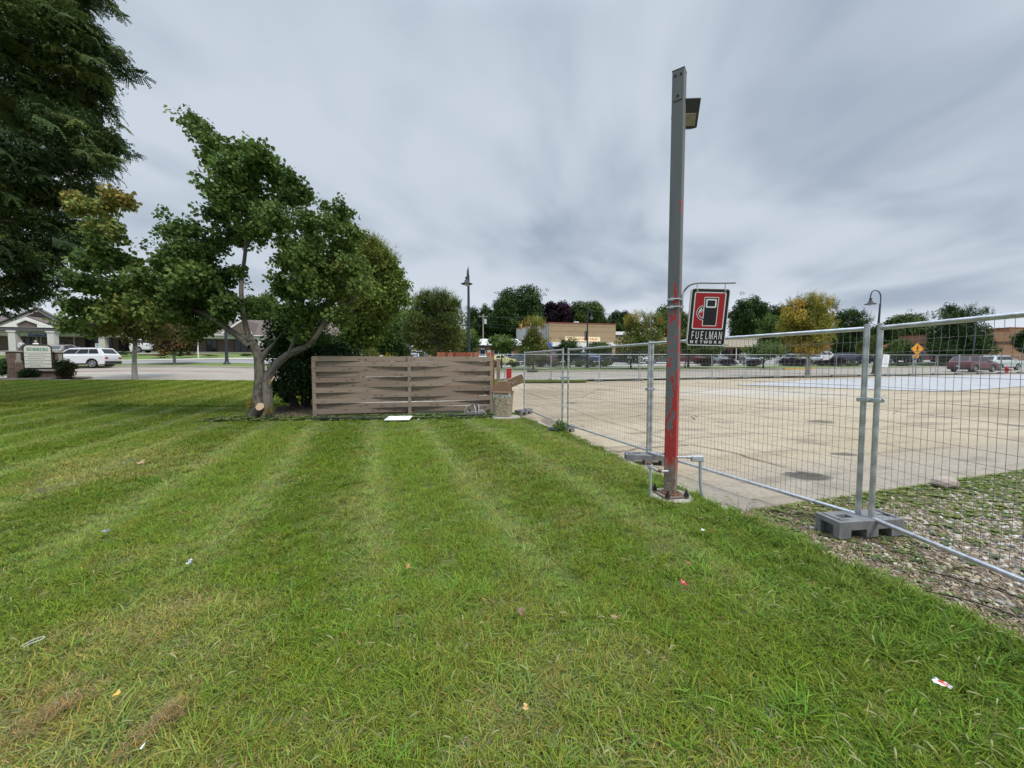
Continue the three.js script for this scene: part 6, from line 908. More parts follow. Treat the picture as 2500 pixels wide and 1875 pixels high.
function car(name, type, color, label, px, d, yaw, o = {}) {
  const g = carParts(type), c = CARS[type], x = o.x ?? X(px, d), t = thing(name, label, o.cat ?? { suv: 'suv', sedan: 'car', hatch: 'car', van: 'van', pickup: 'pickup truck' }[type], [x, E(x, d) + (o.off ?? 0.07), -d], 0), m = paint(color);
  const sl = (E(x + 1, d) - E(x - 1, d)) / 2, sd = (E(x, d + 1) - E(x, d - 1)) / 2, dir = [Math.cos(yaw), Math.sin(yaw)];
  t.rotation.set(0, yaw, Math.atan(sl * dir[0] + sd * dir[1]), 'YXZ');
  mesh('body', g.body, m, t); mesh('cabin', g.cabin, m, t); for (const w of g.windows) mesh('window', w, M.glass, t); mesh('windshield', g.windshield, M.glass, t); mesh('rear_window', g.rear, M.glass, t);
  for (const ax of c.ax) for (const z of [1, -1]) { const w = new THREE.Group(); w.name = 'wheel'; t.add(w); w.position.set(ax - c.L / 2, c.r, z * (c.W / 2 - 0.13)); mesh('tyre', g.tyre, rubber, w); const ri = mesh('rim', g.rim, rim, w); ri.position.z = z * 0.085; const di = mesh('brake_disc', g.disc, M.dark, w); di.position.z = z * 0.05; }
  for (const h of g.head) mesh('headlight', h, clearLamp, t); for (const h of g.tailL) mesh('taillight', h, redLamp, t);
  mesh('license_plate', g.plate, plateM, t); mesh('bumper', g.bumpers, c.clad ? trimM : m, t); mesh('grille', g.grille, trimM, t); for (const q of g.mirror) mesh('mirror', q, m, t); mesh('underbody', g.floor, M.black, t);
  if (g.clad) mesh('cladding', g.clad, trimM, t); if (g.bed) mesh('cargo_bed', g.bed, trimM, t); if (g.rack) mesh('roof_rack', g.rack, trimM, t);
  return t;
}
const WHITE = [0.76, 0.77, 0.79], SILVER = [0.42, 0.43, 0.44], GREY = [0.12, 0.125, 0.13], BLACK = [0.018, 0.018, 0.02], NAVY = [0.02, 0.03, 0.06], BLUEG = [0.10, 0.125, 0.15], MAROON = [0.12, 0.012, 0.02], PALEB = [0.36, 0.42, 0.48], ROYAL = [0.04, 0.10, 0.28], BROWN = [0.20, 0.18, 0.155];
const PI = Math.PI, AL = 0.20;
car('parked_suv', 'suv', WHITE, 'white suv waiting on the street just right of the green lettered brick sign', 203, 33, PI + AL - 0.02, { off: -0.03 });
car('parked_car', 'sedan', BROWN, 'silver brown sedan seen from behind at the bank entrance', 158, 44, PI * 0.60, { off: 0.1 });
car('parked_suv', 'suv', WHITE, 'white suv by the bank wall, mostly hidden behind the rusty leaved street tree', 384, 49, AL, { off: 0.1 });
car('parked_suv', 'suv', WHITE, 'white suv half hidden by foliage, just above the left end of the woven fence', 850, 50, PI / 2 + 0.2);
car('parked_car', 'sedan', PALEB, 'pale blue sedan showing over the woven fence, the nearer of two', 1018, 55, PI / 2 - 0.1);
car('parked_car', 'hatch', PALEB, 'pale blue hatchback just behind the pale blue sedan', 1030, 66, PI / 2 + 0.1);
car('parked_car', 'sedan', WHITE, 'white sedan in the gap of the cedar enclosure', 1180, 52, PI / 2 + 0.08);
car('parked_van', 'van', [0.34, 0.02, 0.025], 'red van behind the cedar enclosure, left of the spired lamp', 1078, 72, PI / 2);
car('parked_car', 'hatch', [0.40, 0.03, 0.03], 'bright red hatchback behind the cedar enclosure next to the red van', 1105, 74, -PI / 2);
car('parked_car', 'sedan', [0.55, 0.55, 0.22], 'pale yellow car beyond the gate post, over the red bollard', 1220, 57, 0.5);
car('parked_suv', 'suv', BLUEG, 'blue grey suv standing broadside with its nose to the left', 1268, 66, PI - 0.15);
car('parked_van', 'van', [0.16, 0.08, 0.085], 'maroon minivan facing the street behind the yellow topped tree', 1335, 63, -PI / 2 - 0.5);
car('parked_pickup', 'pickup', NAVY, 'dark navy pickup with white mirrors left of the bannered lamp', 1415, 65, -PI / 2 + 0.6);
car('parked_pickup', 'pickup', ROYAL, 'bright blue pickup facing the street right of the bannered lamp', 1448, 66, -PI / 2 - 0.1);
car('parked_car', 'sedan', BLACK, 'black sedan parked left of the orange tipped street tree', 1513, 60, -0.35);
car('parked_suv', 'suv', WHITE, 'white suv facing the street behind the orange tipped tree', 1558, 63, -PI / 2 + 0.15);
car('parked_suv', 'suv', WHITE, 'white suv behind the dark grey one beside the peeling pole', 1590, 72, -PI / 2);
car('parked_suv', 'suv', GREY, 'dark grey suv just left of the peeling pole', 1618, 62, -0.25);
car('parked_car', 'sedan', MAROON, 'dark red sedan just right of the peeling pole', 1676, 63, PI - 0.4);
car('parked_car', 'hatch', [0.30, 0.03, 0.035], 'red hatchback next to the dark red sedan, under the hanging sign', 1703, 64, -PI / 2 + 0.3);
car('parked_car', 'sedan', SILVER, 'silver sedan behind the first purple shrubs', 1752, 61, -PI / 2 + 0.5);
car('parked_suv', 'suv', GREY, 'grey suv behind the purple shrubs, left of the white sedan', 1826, 62, -PI / 2 - 0.3);
car('parked_car', 'sedan', WHITE, 'white sedan behind the purple shrubs, under the low dark street tree', 1884, 61, -0.5);
car('parked_car', 'hatch', SILVER, 'silver hatchback left of the golden tree trunk', 1945, 62, -PI / 2 + 0.4);
car('parked_van', 'van', WHITE, 'white van behind the golden tree, taller than the cars around it', 2005, 71, 0.2);
car('parked_car', 'sedan', SILVER, 'silver sedan with a red tail lamp behind the golden tree trunk', 1990, 60, 0.9);
car('parked_suv', 'suv', NAVY, 'dark blue suv left of the tall near fence posts', 2072, 63, 0.1);
car('parked_car', 'sedan', BLACK, 'black car seen between the tall near fence posts', 2128, 62, -PI / 2);
car('parked_suv', 'suv', NAVY, 'dark blue suv left of the pedestrian sign', 2212, 68, 0.15);
car('parked_pickup', 'pickup', [0.13, 0.03, 0.035], 'dark red pickup right of the pedestrian sign', 2262, 69, PI - 0.1);
car('parked_car', 'sedan', [0.10, 0.05, 0.05], 'dark sedan left of the teal car in the far right lot', 2308, 70, 0.2);
car('parked_car', 'sedan', [0.20, 0.26, 0.27], 'grey teal sedan before the brown brick building', 2338, 69, 0.25);
car('parked_suv', 'suv', [0.34, 0.36, 0.38], 'silver suv before the brown brick building', 2372, 70, 0.2);
car('driving_suv', 'suv', MAROON, 'maroon suv driving on the street, nearest of the two behind the right fence panel', 2374, 41.5, AL + 0.05, { off: -0.03 });
car('driving_suv', 'suv', [0.60, 0.68, 0.66], 'pale mint white suv on the street in front of the maroon one', 2436, 45.5, AL, { off: -0.03 });

// ---------------------------------------------------------------- street lamps and small street furniture
const bell = (s) => { const p = [[0.02, 0.52], [0.06, 0.52], [0.11, 0.47], [0.11, 0.43], [0.075, 0.40], [0.085, 0.34], [0.15, 0.20], [0.21, 0.10], [0.40, 0.03], [0.41, 0.0], [0.36, 0.0], [0.20, 0.06], [0.02, 0.10]]; return new THREE.LatheGeometry(p.map(([a, b]) => new THREE.Vector2(a * s, b * s)), 18); };
const bulbM = plain(0.55, 0.53, 0.48, 0.3);
function lampBase(t, h, r) { mesh('base', new THREE.LatheGeometry([[0.30, 0], [0.30, 0.10], [0.22, 0.18], [0.16, 0.34], [0.135, 0.80], [0.15, 0.84], [0.12, 0.90], [0.09, 1.0]].map(([a, b]) => new THREE.Vector2(a, b)), 16), M.lampgrey, t); mesh('pole', bar([0, 0.5, 0], [0, h, 0], r, r * 0.62, 14), M.lampgrey, t); }
{ // spired lamp over the enclosure; its arm points at the camera
  const d = 27.4, x = X(1145, d), g0 = E(x, d), t = thing('street_lamp', 'dark street lamp with a pointed finial rising over the cedar enclosure', 'street lamp', [x, g0, -d]), h = Hy(700, d) - g0;
  lampBase(t, h + 0.8, 0.12); mesh('finial', new THREE.CylinderGeometry(0.005, 0.05, Hy(647, d) - g0 - h - 0.8, 8).translate(0, (Hy(647, d) - g0 + h + 0.8) / 2, 0), M.lampgrey, t);
  mesh('arm', tube([[0, h + 1.0, 0.05], [0.02, h + 1.15, 0.4], [0.02, h + 0.95, 0.75], [0, h + 0.5, 0.8]], 0.035, 20, 8), M.lampgrey, t);
  mesh('lamp_shade', bell(0.98).translate(-0.03, h + 0.02, 0.8), M.dark, t); mesh('bulb', new THREE.SphereGeometry(0.15, 14, 8).translate(-0.03, h + 0.02, 0.8), bulbM, t);
}
{ // arched lamp on the right
  const d = 35, x = X(2135, d), g0 = E(x, d) - 0.02, t = thing('street_lamp', 'dark street lamp with a shepherd crook arm behind the tall near fence posts', 'street lamp', [x, g0, -d]), H = Hy(708, d) - g0, k = d / F;
  const p = (px, y) => { const q = at(px, y, d); return [q.x - x, q.y - g0, 0]; };
  mesh('arm', tube([p(2149, 745), p(2150, 722), p(2146, 713), p(2138, 709), p(2131, 711), p(2126, 720), p(2125, 730)], 0.045, 30, 8), M.lampgrey, t);
  mesh('base', new THREE.LatheGeometry([[0.32, 0], [0.32, 0.10], [0.24, 0.18], [0.19, 0.34], [0.165, 0.80], [0.18, 0.84], [0.15, 0.90], [0.1, 1.0]].map(([a, b]) => new THREE.Vector2(a, b)), 16), M.lampgrey, t);
  mesh('pole', bar([0, 0.5, 0], p(2149, 742), 0.15, 0.065, 14), M.lampgrey, t);
  const q = p(2125, 743); mesh('lamp_shade', bell(1.1).translate(q[0], q[1], 0), M.dark, t); mesh('bulb', new THREE.SphereGeometry(0.15, 14, 8).translate(q[0], q[1] + 0.02, 0), bulbM, t);
}
{ // lamp with the banner in front of the tan store
  const d = 48.5, x = X(1433, d), g0 = E(x, d) + 0.08, t = thing('street_lamp', 'dark street lamp with a narrow black banner in front of the tan brick store', 'street lamp', [x, g0, -d]), H = Hy(760, d) - g0;
  lampBase(t, H, 0.12); mesh('arm', tube([[0, H - 0.5, 0], [0.02, H + 0.2, 0], [0.25, H + 0.35, 0], [0.48, H + 0.1, 0], [0.5, H - 0.35, 0]], 0.04, 20, 8), M.lampgrey, t);
  mesh('lamp_shade', bell(1.0).translate(0.5, H - 0.9, 0), M.dark, t); mesh('bulb', new THREE.SphereGeometry(0.14, 12, 8).translate(0.5, H - 0.9, 0), bulbM, t);
  const b1 = Hy(809, d) - g0, b0 = Hy(831, d) - g0, ban = canvasTex(64, 320, (c, w, h) => { c.fillStyle = '#12151c'; c.fillRect(0, 0, w, h); c.fillStyle = '#c9ccd2'; for (let i = 0; i < 8; i++) { c.fillRect(22, 34 + i * 32, 20, 5); c.fillRect(22 + (i % 2) * 14, 34 + i * 32, 6, 20); c.fillRect(22, 50 + i * 32, 20, 5); } });
  mesh('banner', bx(0.26, b1 - b0, 0.012, -0.22, (b0 + b1) / 2, 0), M.black, t); mesh('banner_print', new THREE.PlaneGeometry(0.25, b1 - b0 - 0.02).translate(-0.22, (b0 + b1) / 2, 0.009), std({ map: ban, roughness: 0.8 }), t); mesh('banner_arm', [bar([0, b1 + 0.03, 0], [-0.36, b1 + 0.03, 0], 0.015), bar([0, b0 - 0.03, 0], [-0.36, b0 - 0.03, 0], 0.015)], M.lampgrey, t, { kind: 'stuff' });
}
{ // lamp across the street on the left, its head lost in the maple
  const d = 37.5, x = X(555, d), g0 = E(x, d) + 0.05, t = thing('street_lamp', 'slate coloured street lamp post standing on the far kerb left of the maple trunk', 'street lamp', [x, g0, -d]);
  lampBase(t, 5.6, 0.13); mesh('arm', tube([[0, 5.4, 0], [0, 6.3, 0], [0.3, 6.7, 0], [0.65, 6.4, 0], [0.68, 6.0, 0]], 0.04, 20, 8), M.lampgrey, t); mesh('lamp_shade', bell(1.0).translate(0.68, 5.5, 0), M.dark, t);
}
{ // lamp far right
  const d = 58, x = X(2372, d), g0 = E(x, d) + 0.05, t = thing('street_lamp', 'distant arched street lamp right of the dark two spired tree', 'street lamp', [x, g0, -d]), H = Hy(800, d) - g0;
  lampBase(t, H, 0.12); mesh('arm', tube([[0, H - 0.3, 0], [0.02, H + 0.35, 0], [0.35, H + 0.75, 0], [0.85, H + 0.75, 0], [1.1, H + 0.3, 0], [1.1, H - 0.1, 0]], 0.045, 24, 8), M.lampgrey, t); mesh('lamp_shade', bell(1.0).translate(1.1, H - 0.6, 0), M.dark, t);
}
{ // white marker post at the bank bed
  const d = 43, x = X(486, d), t = thing('marker_post', 'thin white post at the bank flower bed', 'post', [x, E(x, d) + 0.1, -d]); mesh('post', bar([0, 0, 0], [0, 2.6, 0], 0.06, 0.06, 10), M.white, t); mesh('post_cap', new THREE.SphereGeometry(0.065, 10, 6).translate(0, 2.6, 0), M.white, t);
}
{ // pedestrian crossing sign
  const d = 34.6, x = X(2236, d), g0 = E(x, d), t = thing('pedestrian_sign', 'yellow diamond pedestrian crossing sign with an arrow plaque below', 'traffic sign', [x, g0, -d], 0), w = 31 * d / F / Math.SQRT2, cy = Hy(852, d) - g0;
  mesh('post', bx(0.06, cy + 0.3, 0.05, 0, (cy + 0.3) / 2, -0.03), M.galv, t);
  const yel = '#f0a010', ped = canvasTex(256, 256, (c) => { c.fillStyle = yel; c.fillRect(0, 0, 256, 256); c.save(); c.translate(128, 128); c.rotate(-PI / 4); c.strokeStyle = '#17150f'; c.lineWidth = 5; c.restore(); c.strokeStyle = '#17150f'; c.lineWidth = 6; c.strokeRect(8, 8, 240, 240); c.translate(128, 128); c.rotate(PI / 4); c.scale(1.15, 1.15); c.fillStyle = '#17150f'; c.beginPath(); c.arc(6, -72, 13, 0, 7); c.fill(); c.lineCap = 'round'; c.lineJoin = 'round'; c.strokeStyle = '#17150f'; c.lineWidth = 24; c.beginPath(); c.moveTo(4, -46); c.lineTo(0, 2); c.stroke(); c.lineWidth = 13; c.beginPath(); c.moveTo(0, 4); c.lineTo(24, 32); c.lineTo(30, 70); c.moveTo(0, 4); c.lineTo(-12, 36); c.lineTo(-38, 66); c.stroke(); c.lineWidth = 10; c.beginPath(); c.moveTo(6, -46); c.lineTo(28, -22); c.lineTo(44, -14); c.moveTo(2, -46); c.lineTo(-26, -26); c.lineTo(-30, 2); c.stroke(); });
  mesh('diamond_plate', extrude(roundRect(w, w, 0.06), 0.008, 0.001).rotateZ(PI / 4).translate(0, cy, 0), M.galv, t);
  mesh('diamond_face', new THREE.PlaneGeometry(w * 0.985, w * 0.985).rotateZ(PI / 4).translate(0, cy, 0.012), std({ map: ped, roughness: 0.5 }), t);
  const arr = canvasTex(128, 64, (c) => { c.fillStyle = yel; c.fillRect(0, 0, 128, 64); c.strokeStyle = '#17150f'; c.lineWidth = 3; c.strokeRect(3, 3, 122, 58); c.lineWidth = 9; c.beginPath(); c.moveTo(98, 16); c.lineTo(40, 46); c.moveTo(34, 26); c.lineTo(36, 49); c.lineTo(62, 50); c.stroke(); });
  const ay = Hy(870, d) - g0; mesh('arrow_plate', bx(0.62, 0.32, 0.008, -0.12, ay, 0), M.galv, t); mesh('arrow_face', new THREE.PlaneGeometry(0.61, 0.31).translate(-0.12, ay, 0.006), std({ map: arr, roughness: 0.5 }), t);
}
{ // hydrant
  const d = 37.8, x = X(2457, d), t = thing('fire_hydrant', 'red fire hydrant on the near side of the street', 'fire hydrant', [x, E(x, d), -d]), m = plain(0.42, 0.02, 0.03, 0.45);
  mesh('barrel', new THREE.LatheGeometry([[0.19, 0], [0.19, 0.04], [0.13, 0.06], [0.12, 0.42], [0.15, 0.44], [0.15, 0.48], [0.12, 0.5]].map(([a, b]) => new THREE.Vector2(a, b)), 16), m, t); mesh('bonnet', new THREE.LatheGeometry([[0.14, 0.5], [0.13, 0.58], [0.08, 0.66], [0.035, 0.68], [0.035, 0.73], [0, 0.73]].map(([a, b]) => new THREE.Vector2(a, b)), 16), m, t); for (const [p, q, r] of [[[-0.24, 0.38, 0], [0.24, 0.38, 0], 0.055], [[0, 0.36, 0], [0, 0.36, 0.24], 0.075]]) mesh('nozzle', bar(p, q, r, r, 12), m, t);
}
{ // storm drain inlet in the far kerb
  const d = streetFar(2.2) + 0.02, x = 2.2, t = thing('drain_inlet', 'dark storm drain inlet in the far kerb', 'drain', [x, E(x, d) + 0.05, -d + 0.12], 0.2); mesh('opening', bx(1.0, 0.10, 0.05, 0, 0.02, 0), M.black, t); mesh('hood', rbx(1.15, 0.04, 0.2, 0.015, 0, 0.09, -0.05), M.dark, t);
}
// utility poles and their wires
const poleWood = mottled([0.24, 0.22, 0.20], [0.36, 0.34, 0.31], 8, 3, { roughness: 0.95 });
function utilityPole(px, yTop, d, label, transformer) { const x = X(px, d), g0 = E(x, d), h = Hy(yTop, d) - g0, t = thing('utility_pole', label, 'utility pole', [x, g0, -d]); mesh('pole', bar([0, 0, 0], [0, h, 0], 0.17, 0.13, 12), poleWood, t); mesh('crossarm', bx(2.2, 0.12, 0.1, 0, h - 0.6, 0.12), poleWood, t); if (transformer) mesh('transformer', [new THREE.CylinderGeometry(0.32, 0.32, 1.15, 14).translate(0.52, h - 1.75, 0.1), bx(0.5, 0.08, 0.1, 0.25, h - 1.5, 0.1), new THREE.CylinderGeometry(0.34, 0.34, 0.05, 14).translate(0.52, h - 1.16, 0.1)], plain(0.50, 0.52, 0.53, 0.5, 0.2), t); for (const ix of [-0.9, 0, 0.9]) mesh('insulator', bar([ix, h - 0.54, 0.12], [ix, h - 0.36, 0.12], 0.05, 0.03, 8), M.galv, t); return [x, g0 + h, d]; }
const U1 = utilityPole(1180, 767, 92, 'wooden utility pole carrying a pale transformer', true), U2 = utilityPole(1311, 770, 100, 'wooden utility pole behind the grey side wall of the tan store', false);
{ const wires = []; for (const [o, dy] of [[-0.9, 0.36], [0.9, 0.36], [0, 2.2], [0, 2.9]]) { const a = [U1[0] + o, U1[1] - dy, -U1[2]], b = [U2[0] + o, U2[1] - dy, -U2[2]]; wires.push(tube([a, [(a[0] + b[0]) / 2, (a[1] + b[1]) / 2 - 0.45, (a[2] + b[2]) / 2], b], 0.022, 16, 4)); } const w = mesh('utility_wires', wires, M.dark); w.userData = { label: 'overhead wires strung between the two utility poles', category: 'wires', kind: 'stuff' }; }

// ---------------------------------------------------------------- the brick sign on the lawn
{
  const d = 22.6, x = X(91, d), t = thing('brick_sign', 'low brick sign with green and black lettering and a dark rounded cap', 'sign', [x, E(x, d) + LAWN, -d], 1.05); t.scale.set(0.88, 1.10, 1);
  const brick = std({ roughness: 0.95, map: tex(512, 512, (i, j) => { const u = i / 512 * 8, row = Math.floor(j / 512 * 20), v = j / 512 * 20 - row, uu = (u + (row & 1) * 0.5) % 8, cell = Math.floor(uu), fu = uu - cell, mortar = fu < 0.045 || v < 0.14; const h = hash2(cell, row, 3), f = hash2(i, j, 4); return mortar ? [0.27, 0.25, 0.22].map((q) => q * (0.85 + 0.3 * f)) : mix3([0.075, 0.05, 0.038], [0.20, 0.125, 0.088], h).map((q) => q * (0.85 + 0.3 * f)); }), bumpScale: 0.012 }); brick.bumpMap = brick.map; brick.map.repeat.set(0.6, 0.74);
  const cap = mottled([0.30, 0.28, 0.25], [0.38, 0.36, 0.33], 6, 4, { roughness: 0.9 }), darkM = plain(0.030, 0.024, 0.024, 0.5);
  mesh('base_wall', boxUV(bx(1.62, 0.36, 0.5, 0.12, 0.18, 0)), brick, t); mesh('sill', boxUV(rbx(1.34, 0.10, 0.62, 0.02, 0.14, 0.41, 0.06)), cap, t);
  for (const [px, w, h2] of [[-0.90, 0.56, 1.36], [0.98, 0.36, 1.36]]) { mesh('pier', boxUV(bx(w, h2, 0.62, px, h2 / 2, -0.12)), brick, t); mesh('pier_cap', boxUV(rbx(w + 0.1, 0.07, 0.74, 0.02, px, h2 + 0.035, -0.12)), cap, t); mesh('pier_front', boxUV(bx(w * 0.62, 0.84, 0.22, px + (px < 0 ? 0.10 : 0), 0.42, 0.30)), brick, t); mesh('pier_shoulder', boxUV(merge([extrude(poly([[-0.14, 0], [0.14, 0], [0.07, 0.12], [0.07, 0.42], [-0.07, 0.42], [-0.07, 0.12]]), 0.2, 0.01).translate(px + (px < 0 ? 0.10 : 0), 0.85, 0.2)])), cap, t); }
  const body = new THREE.Shape(); body.moveTo(-0.60, 0.46); body.lineTo(0.66, 0.46); body.lineTo(0.66, 1.56); body.absarc(0.44, 1.56, 0.22, 0, PI / 2); body.lineTo(-0.38, 1.78); body.absarc(-0.38, 1.56, 0.22, PI / 2, PI); body.closePath();
  mesh('cabinet', extrude(body, 0.62, 0.012, 10).translate(0, 0, -0.40), darkM, t);
  const f = canvasTex(1024, 1100, (c, w, h) => {
    c.fillStyle = '#2a2426'; c.fillRect(0, 0, w, h); const rows = [[0, 362], [378, 540], [556, 718], [734, 896], [912, 1086]]; c.fillStyle = '#dfe0d4'; for (const [a, b] of rows) c.fillRect(0, a, w, b - a);
    c.textAlign = 'center'; c.textBaseline = 'middle';
    const fit = (txt, x, y, span, size, font, col) => { c.font = `bold ${size}px ${font}`; c.fillStyle = col; const m = c.measureText(txt).width || size * txt.length * 0.6; c.save(); c.translate(x, y); c.scale(span / m, 1); c.fillText(txt, 0, 0); c.restore(); };
    fit('HOMBURG', w / 2, 190, 840, 200, 'serif', '#11786c'); c.lineWidth = 7; c.strokeStyle = '#11786c'; { c.font = 'bold 200px serif'; const m = c.measureText('HOMBURG').width || 800; c.save(); c.translate(w / 2, 190); c.scale(840 / m, 1); c.strokeText('HOMBURG', 0, 0); c.restore(); }
    fit('HOMBURG CONTRACTORS, INC.', 510, 460, 740, 54, 'sans-serif', '#2c3138'); fit('HOMBURG EQUIPMENT, INC.', 455, 638, 660, 54, 'sans-serif', '#2c3138'); fit('HOMBURG REALTY, INC.', 420, 816, 560, 54, 'sans-serif', '#2c3138'); fit('KEYSTONE LAKES', 400, 966, 400, 50, 'sans-serif', '#2f5a58'); fit('FINANCIAL SERVICES, INC.', 450, 1034, 620, 50, 'sans-serif', '#2f5a58');
  });
  const sh = new THREE.Shape(); sh.moveTo(-0.54, 0.54); sh.lineTo(0.60, 0.54); sh.lineTo(0.60, 1.55); sh.absarc(0.43, 1.55, 0.17, 0, PI / 2); sh.lineTo(-0.37, 1.72); sh.absarc(-0.37, 1.55, 0.17, PI / 2, PI); sh.closePath();
  const g = new THREE.ShapeGeometry(sh, 10), p = g.attributes.position, uv = g.attributes.uv; for (let i = 0; i < p.count; i++) uv.setXY(i, (p.getX(i) + 0.54) / 1.14, (p.getY(i) - 0.54) / 1.18); mesh('sign_face', g.translate(0, 0, 0.236), std({ map: f, roughness: 0.5 }), t);
  mesh('mulch_bed', boxUV(new THREE.CylinderGeometry(2.1, 2.25, 0.08, 26).scale(1.05, 1, 0.55).translate(0.1, 0.0, 0.5)), mottled([0.10, 0.075, 0.055], [0.21, 0.17, 0.13], 12, 3, { roughness: 1, bumpMap: grain, bumpScale: 0.03 }), t);
}
shrub('rose_bush', 'leafy rose bush growing over the left pier of the brick sign', 30, 24, 872, 22.3, { off: 0.08, per: 70, size: 0.75, colors: DARKG });
shrub('rose_bush', 'small dark bush in front of the lettered brick sign', 71, 15, 902, 21.9, { off: 0.08, per: 60, size: 0.9, colors: [[0.012, 0.024, 0.012], [0.024, 0.045, 0.018], [0.05, 0.08, 0.03]] });
shrub('rose_bush', 'red leaved rose bush right of the brick sign', 160, 13, 880, 22.4, { off: 0.08, per: 70, size: 0.75, colors: [[0.020, 0.040, 0.014], [0.050, 0.060, 0.022], [0.16, 0.035, 0.03]] });

// ---------------------------------------------------------------- people by the bank door
function person(label, px, d, turn, shirt, trousers, hair, armsCrossed) {
  const x = X(px, d), g0 = E(x, d) + 0.08, t = thing('person', label, 'person', [x, g0, -d], turn);
  const J = { hip: [0, 0.95, 0], chest: [0, 1.28, 0], neck: [0, 1.48, 0], head: [0, 1.64, 0.015] }, seg = [];
  const S = (a, b, ra, rb) => seg.push([a, b, ra, rb]);
  S([0, 0.93, 0], [0, 1.12, 0], 0.155, 0.135); S([0, 1.12, 0], [0, 1.34, 0], 0.135, 0.155); S([-0.13, 1.39, 0], [0.13, 1.39, 0], 0.085, 0.085); S([0, 1.40, 0], [0, 1.53, 0.01], 0.055, 0.052); S([0, 1.61, 0.0], [0, 1.67, 0.01], 0.088, 0.098); S([0, 1.57, 0.05], [0, 1.60, 0.045], 0.05, 0.06);
  for (const s of [-1, 1]) { S([s * 0.09, 0.92, 0], [s * 0.10, 0.50, 0.02], 0.098, 0.066); S([s * 0.10, 0.50, 0.02], [s * 0.10, 0.09, 0], 0.064, 0.042); S([s * 0.10, 0.05, -0.03], [s * 0.115, 0.035, 0.17], 0.045, 0.034); const el = armsCrossed ? [s * 0.27, 1.12, 0.04] : [s * 0.25, 1.10, -0.04], ha = armsCrossed ? [s * 0.06, 1.12, 0.20] : [s * 0.22, 0.86, 0.08]; S([s * 0.19, 1.39, 0], el, 0.056, 0.043); S(el, ha, 0.042, 0.03); const hd = armsCrossed ? [-s * 0.02, 1.13, 0.21] : [s * 0.21, 0.76, 0.11]; S(ha, hd, 0.034, 0.026); }
  const field = (px_, py, pz) => { let q = 0; for (const [a, b, ra, rb] of seg) { const vx = b[0] - a[0], vy = b[1] - a[1], vz = b[2] - a[2], k = clamp(((px_ - a[0]) * vx + (py - a[1]) * vy + (pz - a[2]) * vz) / (vx * vx + vy * vy + vz * vz)), ds = Math.hypot(px_ - a[0] - k * vx, py - a[1] - k * vy, pz - a[2] - k * vz) - lerp(ra, rb, k); q += Math.exp(-ds * 45); } return -Math.log(q + 1e-30) / 45; };
  const N = 76, mc = new MarchingCubes(N, plain(0.5, 0.4, 0.3), false, false, 60000), half = 0.95; mc.isolation = 0; 
  for (let k = 0; k < N; k++) for (let j = 0; j < N; j++) for (let i = 0; i < N; i++) mc.field[k * N * N + j * N + i] = -field((i / (N / 2) - 1) * half, (j / (N / 2) - 1) * half + 0.9, (k / (N / 2) - 1) * half);
  mc.update(); const n = mc.count, pos = new Float32Array(n * 3), nor = new Float32Array(n * 3), col = new Float32Array(n * 3);
  for (let i = 0; i < n; i++) { const q = [mc.positionArray[3 * i] * half, mc.positionArray[3 * i + 1] * half + 0.9, mc.positionArray[3 * i + 2] * half]; pos.set(q, 3 * i); nor.set([mc.normalArray[3 * i], mc.normalArray[3 * i + 1], mc.normalArray[3 * i + 2]], 3 * i); const skin = [0.48, 0.29, 0.21], hand = armsCrossed ? (q[2] > 0.155 && q[1] > 1.05 && q[1] < 1.2 && Math.abs(q[0]) < 0.12) : (q[1] < 0.9 && Math.abs(q[0]) > 0.17); let c = q[1] > 1.46 ? skin : hand ? skin : q[1] > 0.93 ? shirt : q[1] > 0.09 ? trousers : [0.02, 0.02, 0.02]; if (q[1] > 1.60 && (q[2] < 0.045 || q[1] > 1.715)) c = hair; if (q[1] > 1.625 && q[1] < 1.645 && q[2] > 0.085 && Math.abs(Math.abs(q[0]) - 0.032) < 0.014) c = [0.04, 0.03, 0.03]; col.set(c, 3 * i); }
  const g = new THREE.BufferGeometry(); g.setAttribute('position', new THREE.BufferAttribute(pos, 3)); g.setAttribute('normal', new THREE.BufferAttribute(nor, 3)); g.setAttribute('color', new THREE.BufferAttribute(col, 3));
  mesh('figure', g, std({ vertexColors: true, roughness: 0.85 }), t); mesh('hair', new THREE.SphereGeometry(0.108, 14, 8, 0, 6.3, 0, 1.7).rotateX(-0.45).scale(0.98, 1, 1.08).translate(0, 1.675, -0.005), plain(...hair, 0.9), t); mesh('nose', new THREE.ConeGeometry(0.016, 0.04, 6).translate(0, 1.62, 0.115), plain(0.48, 0.29, 0.21), t);
}
person('grey haired person in white shirt turned sideways at the bank door, left of two', 57, 46, 1.2, [0.70, 0.71, 0.76], [0.03, 0.03, 0.045], [0.26, 0.22, 0.19], false);
person('white haired person in white top with folded arms at the bank door', 92, 45.6, 0.5, [0.76, 0.76, 0.78], [0.10, 0.09, 0.08], [0.52, 0.50, 0.47], true);

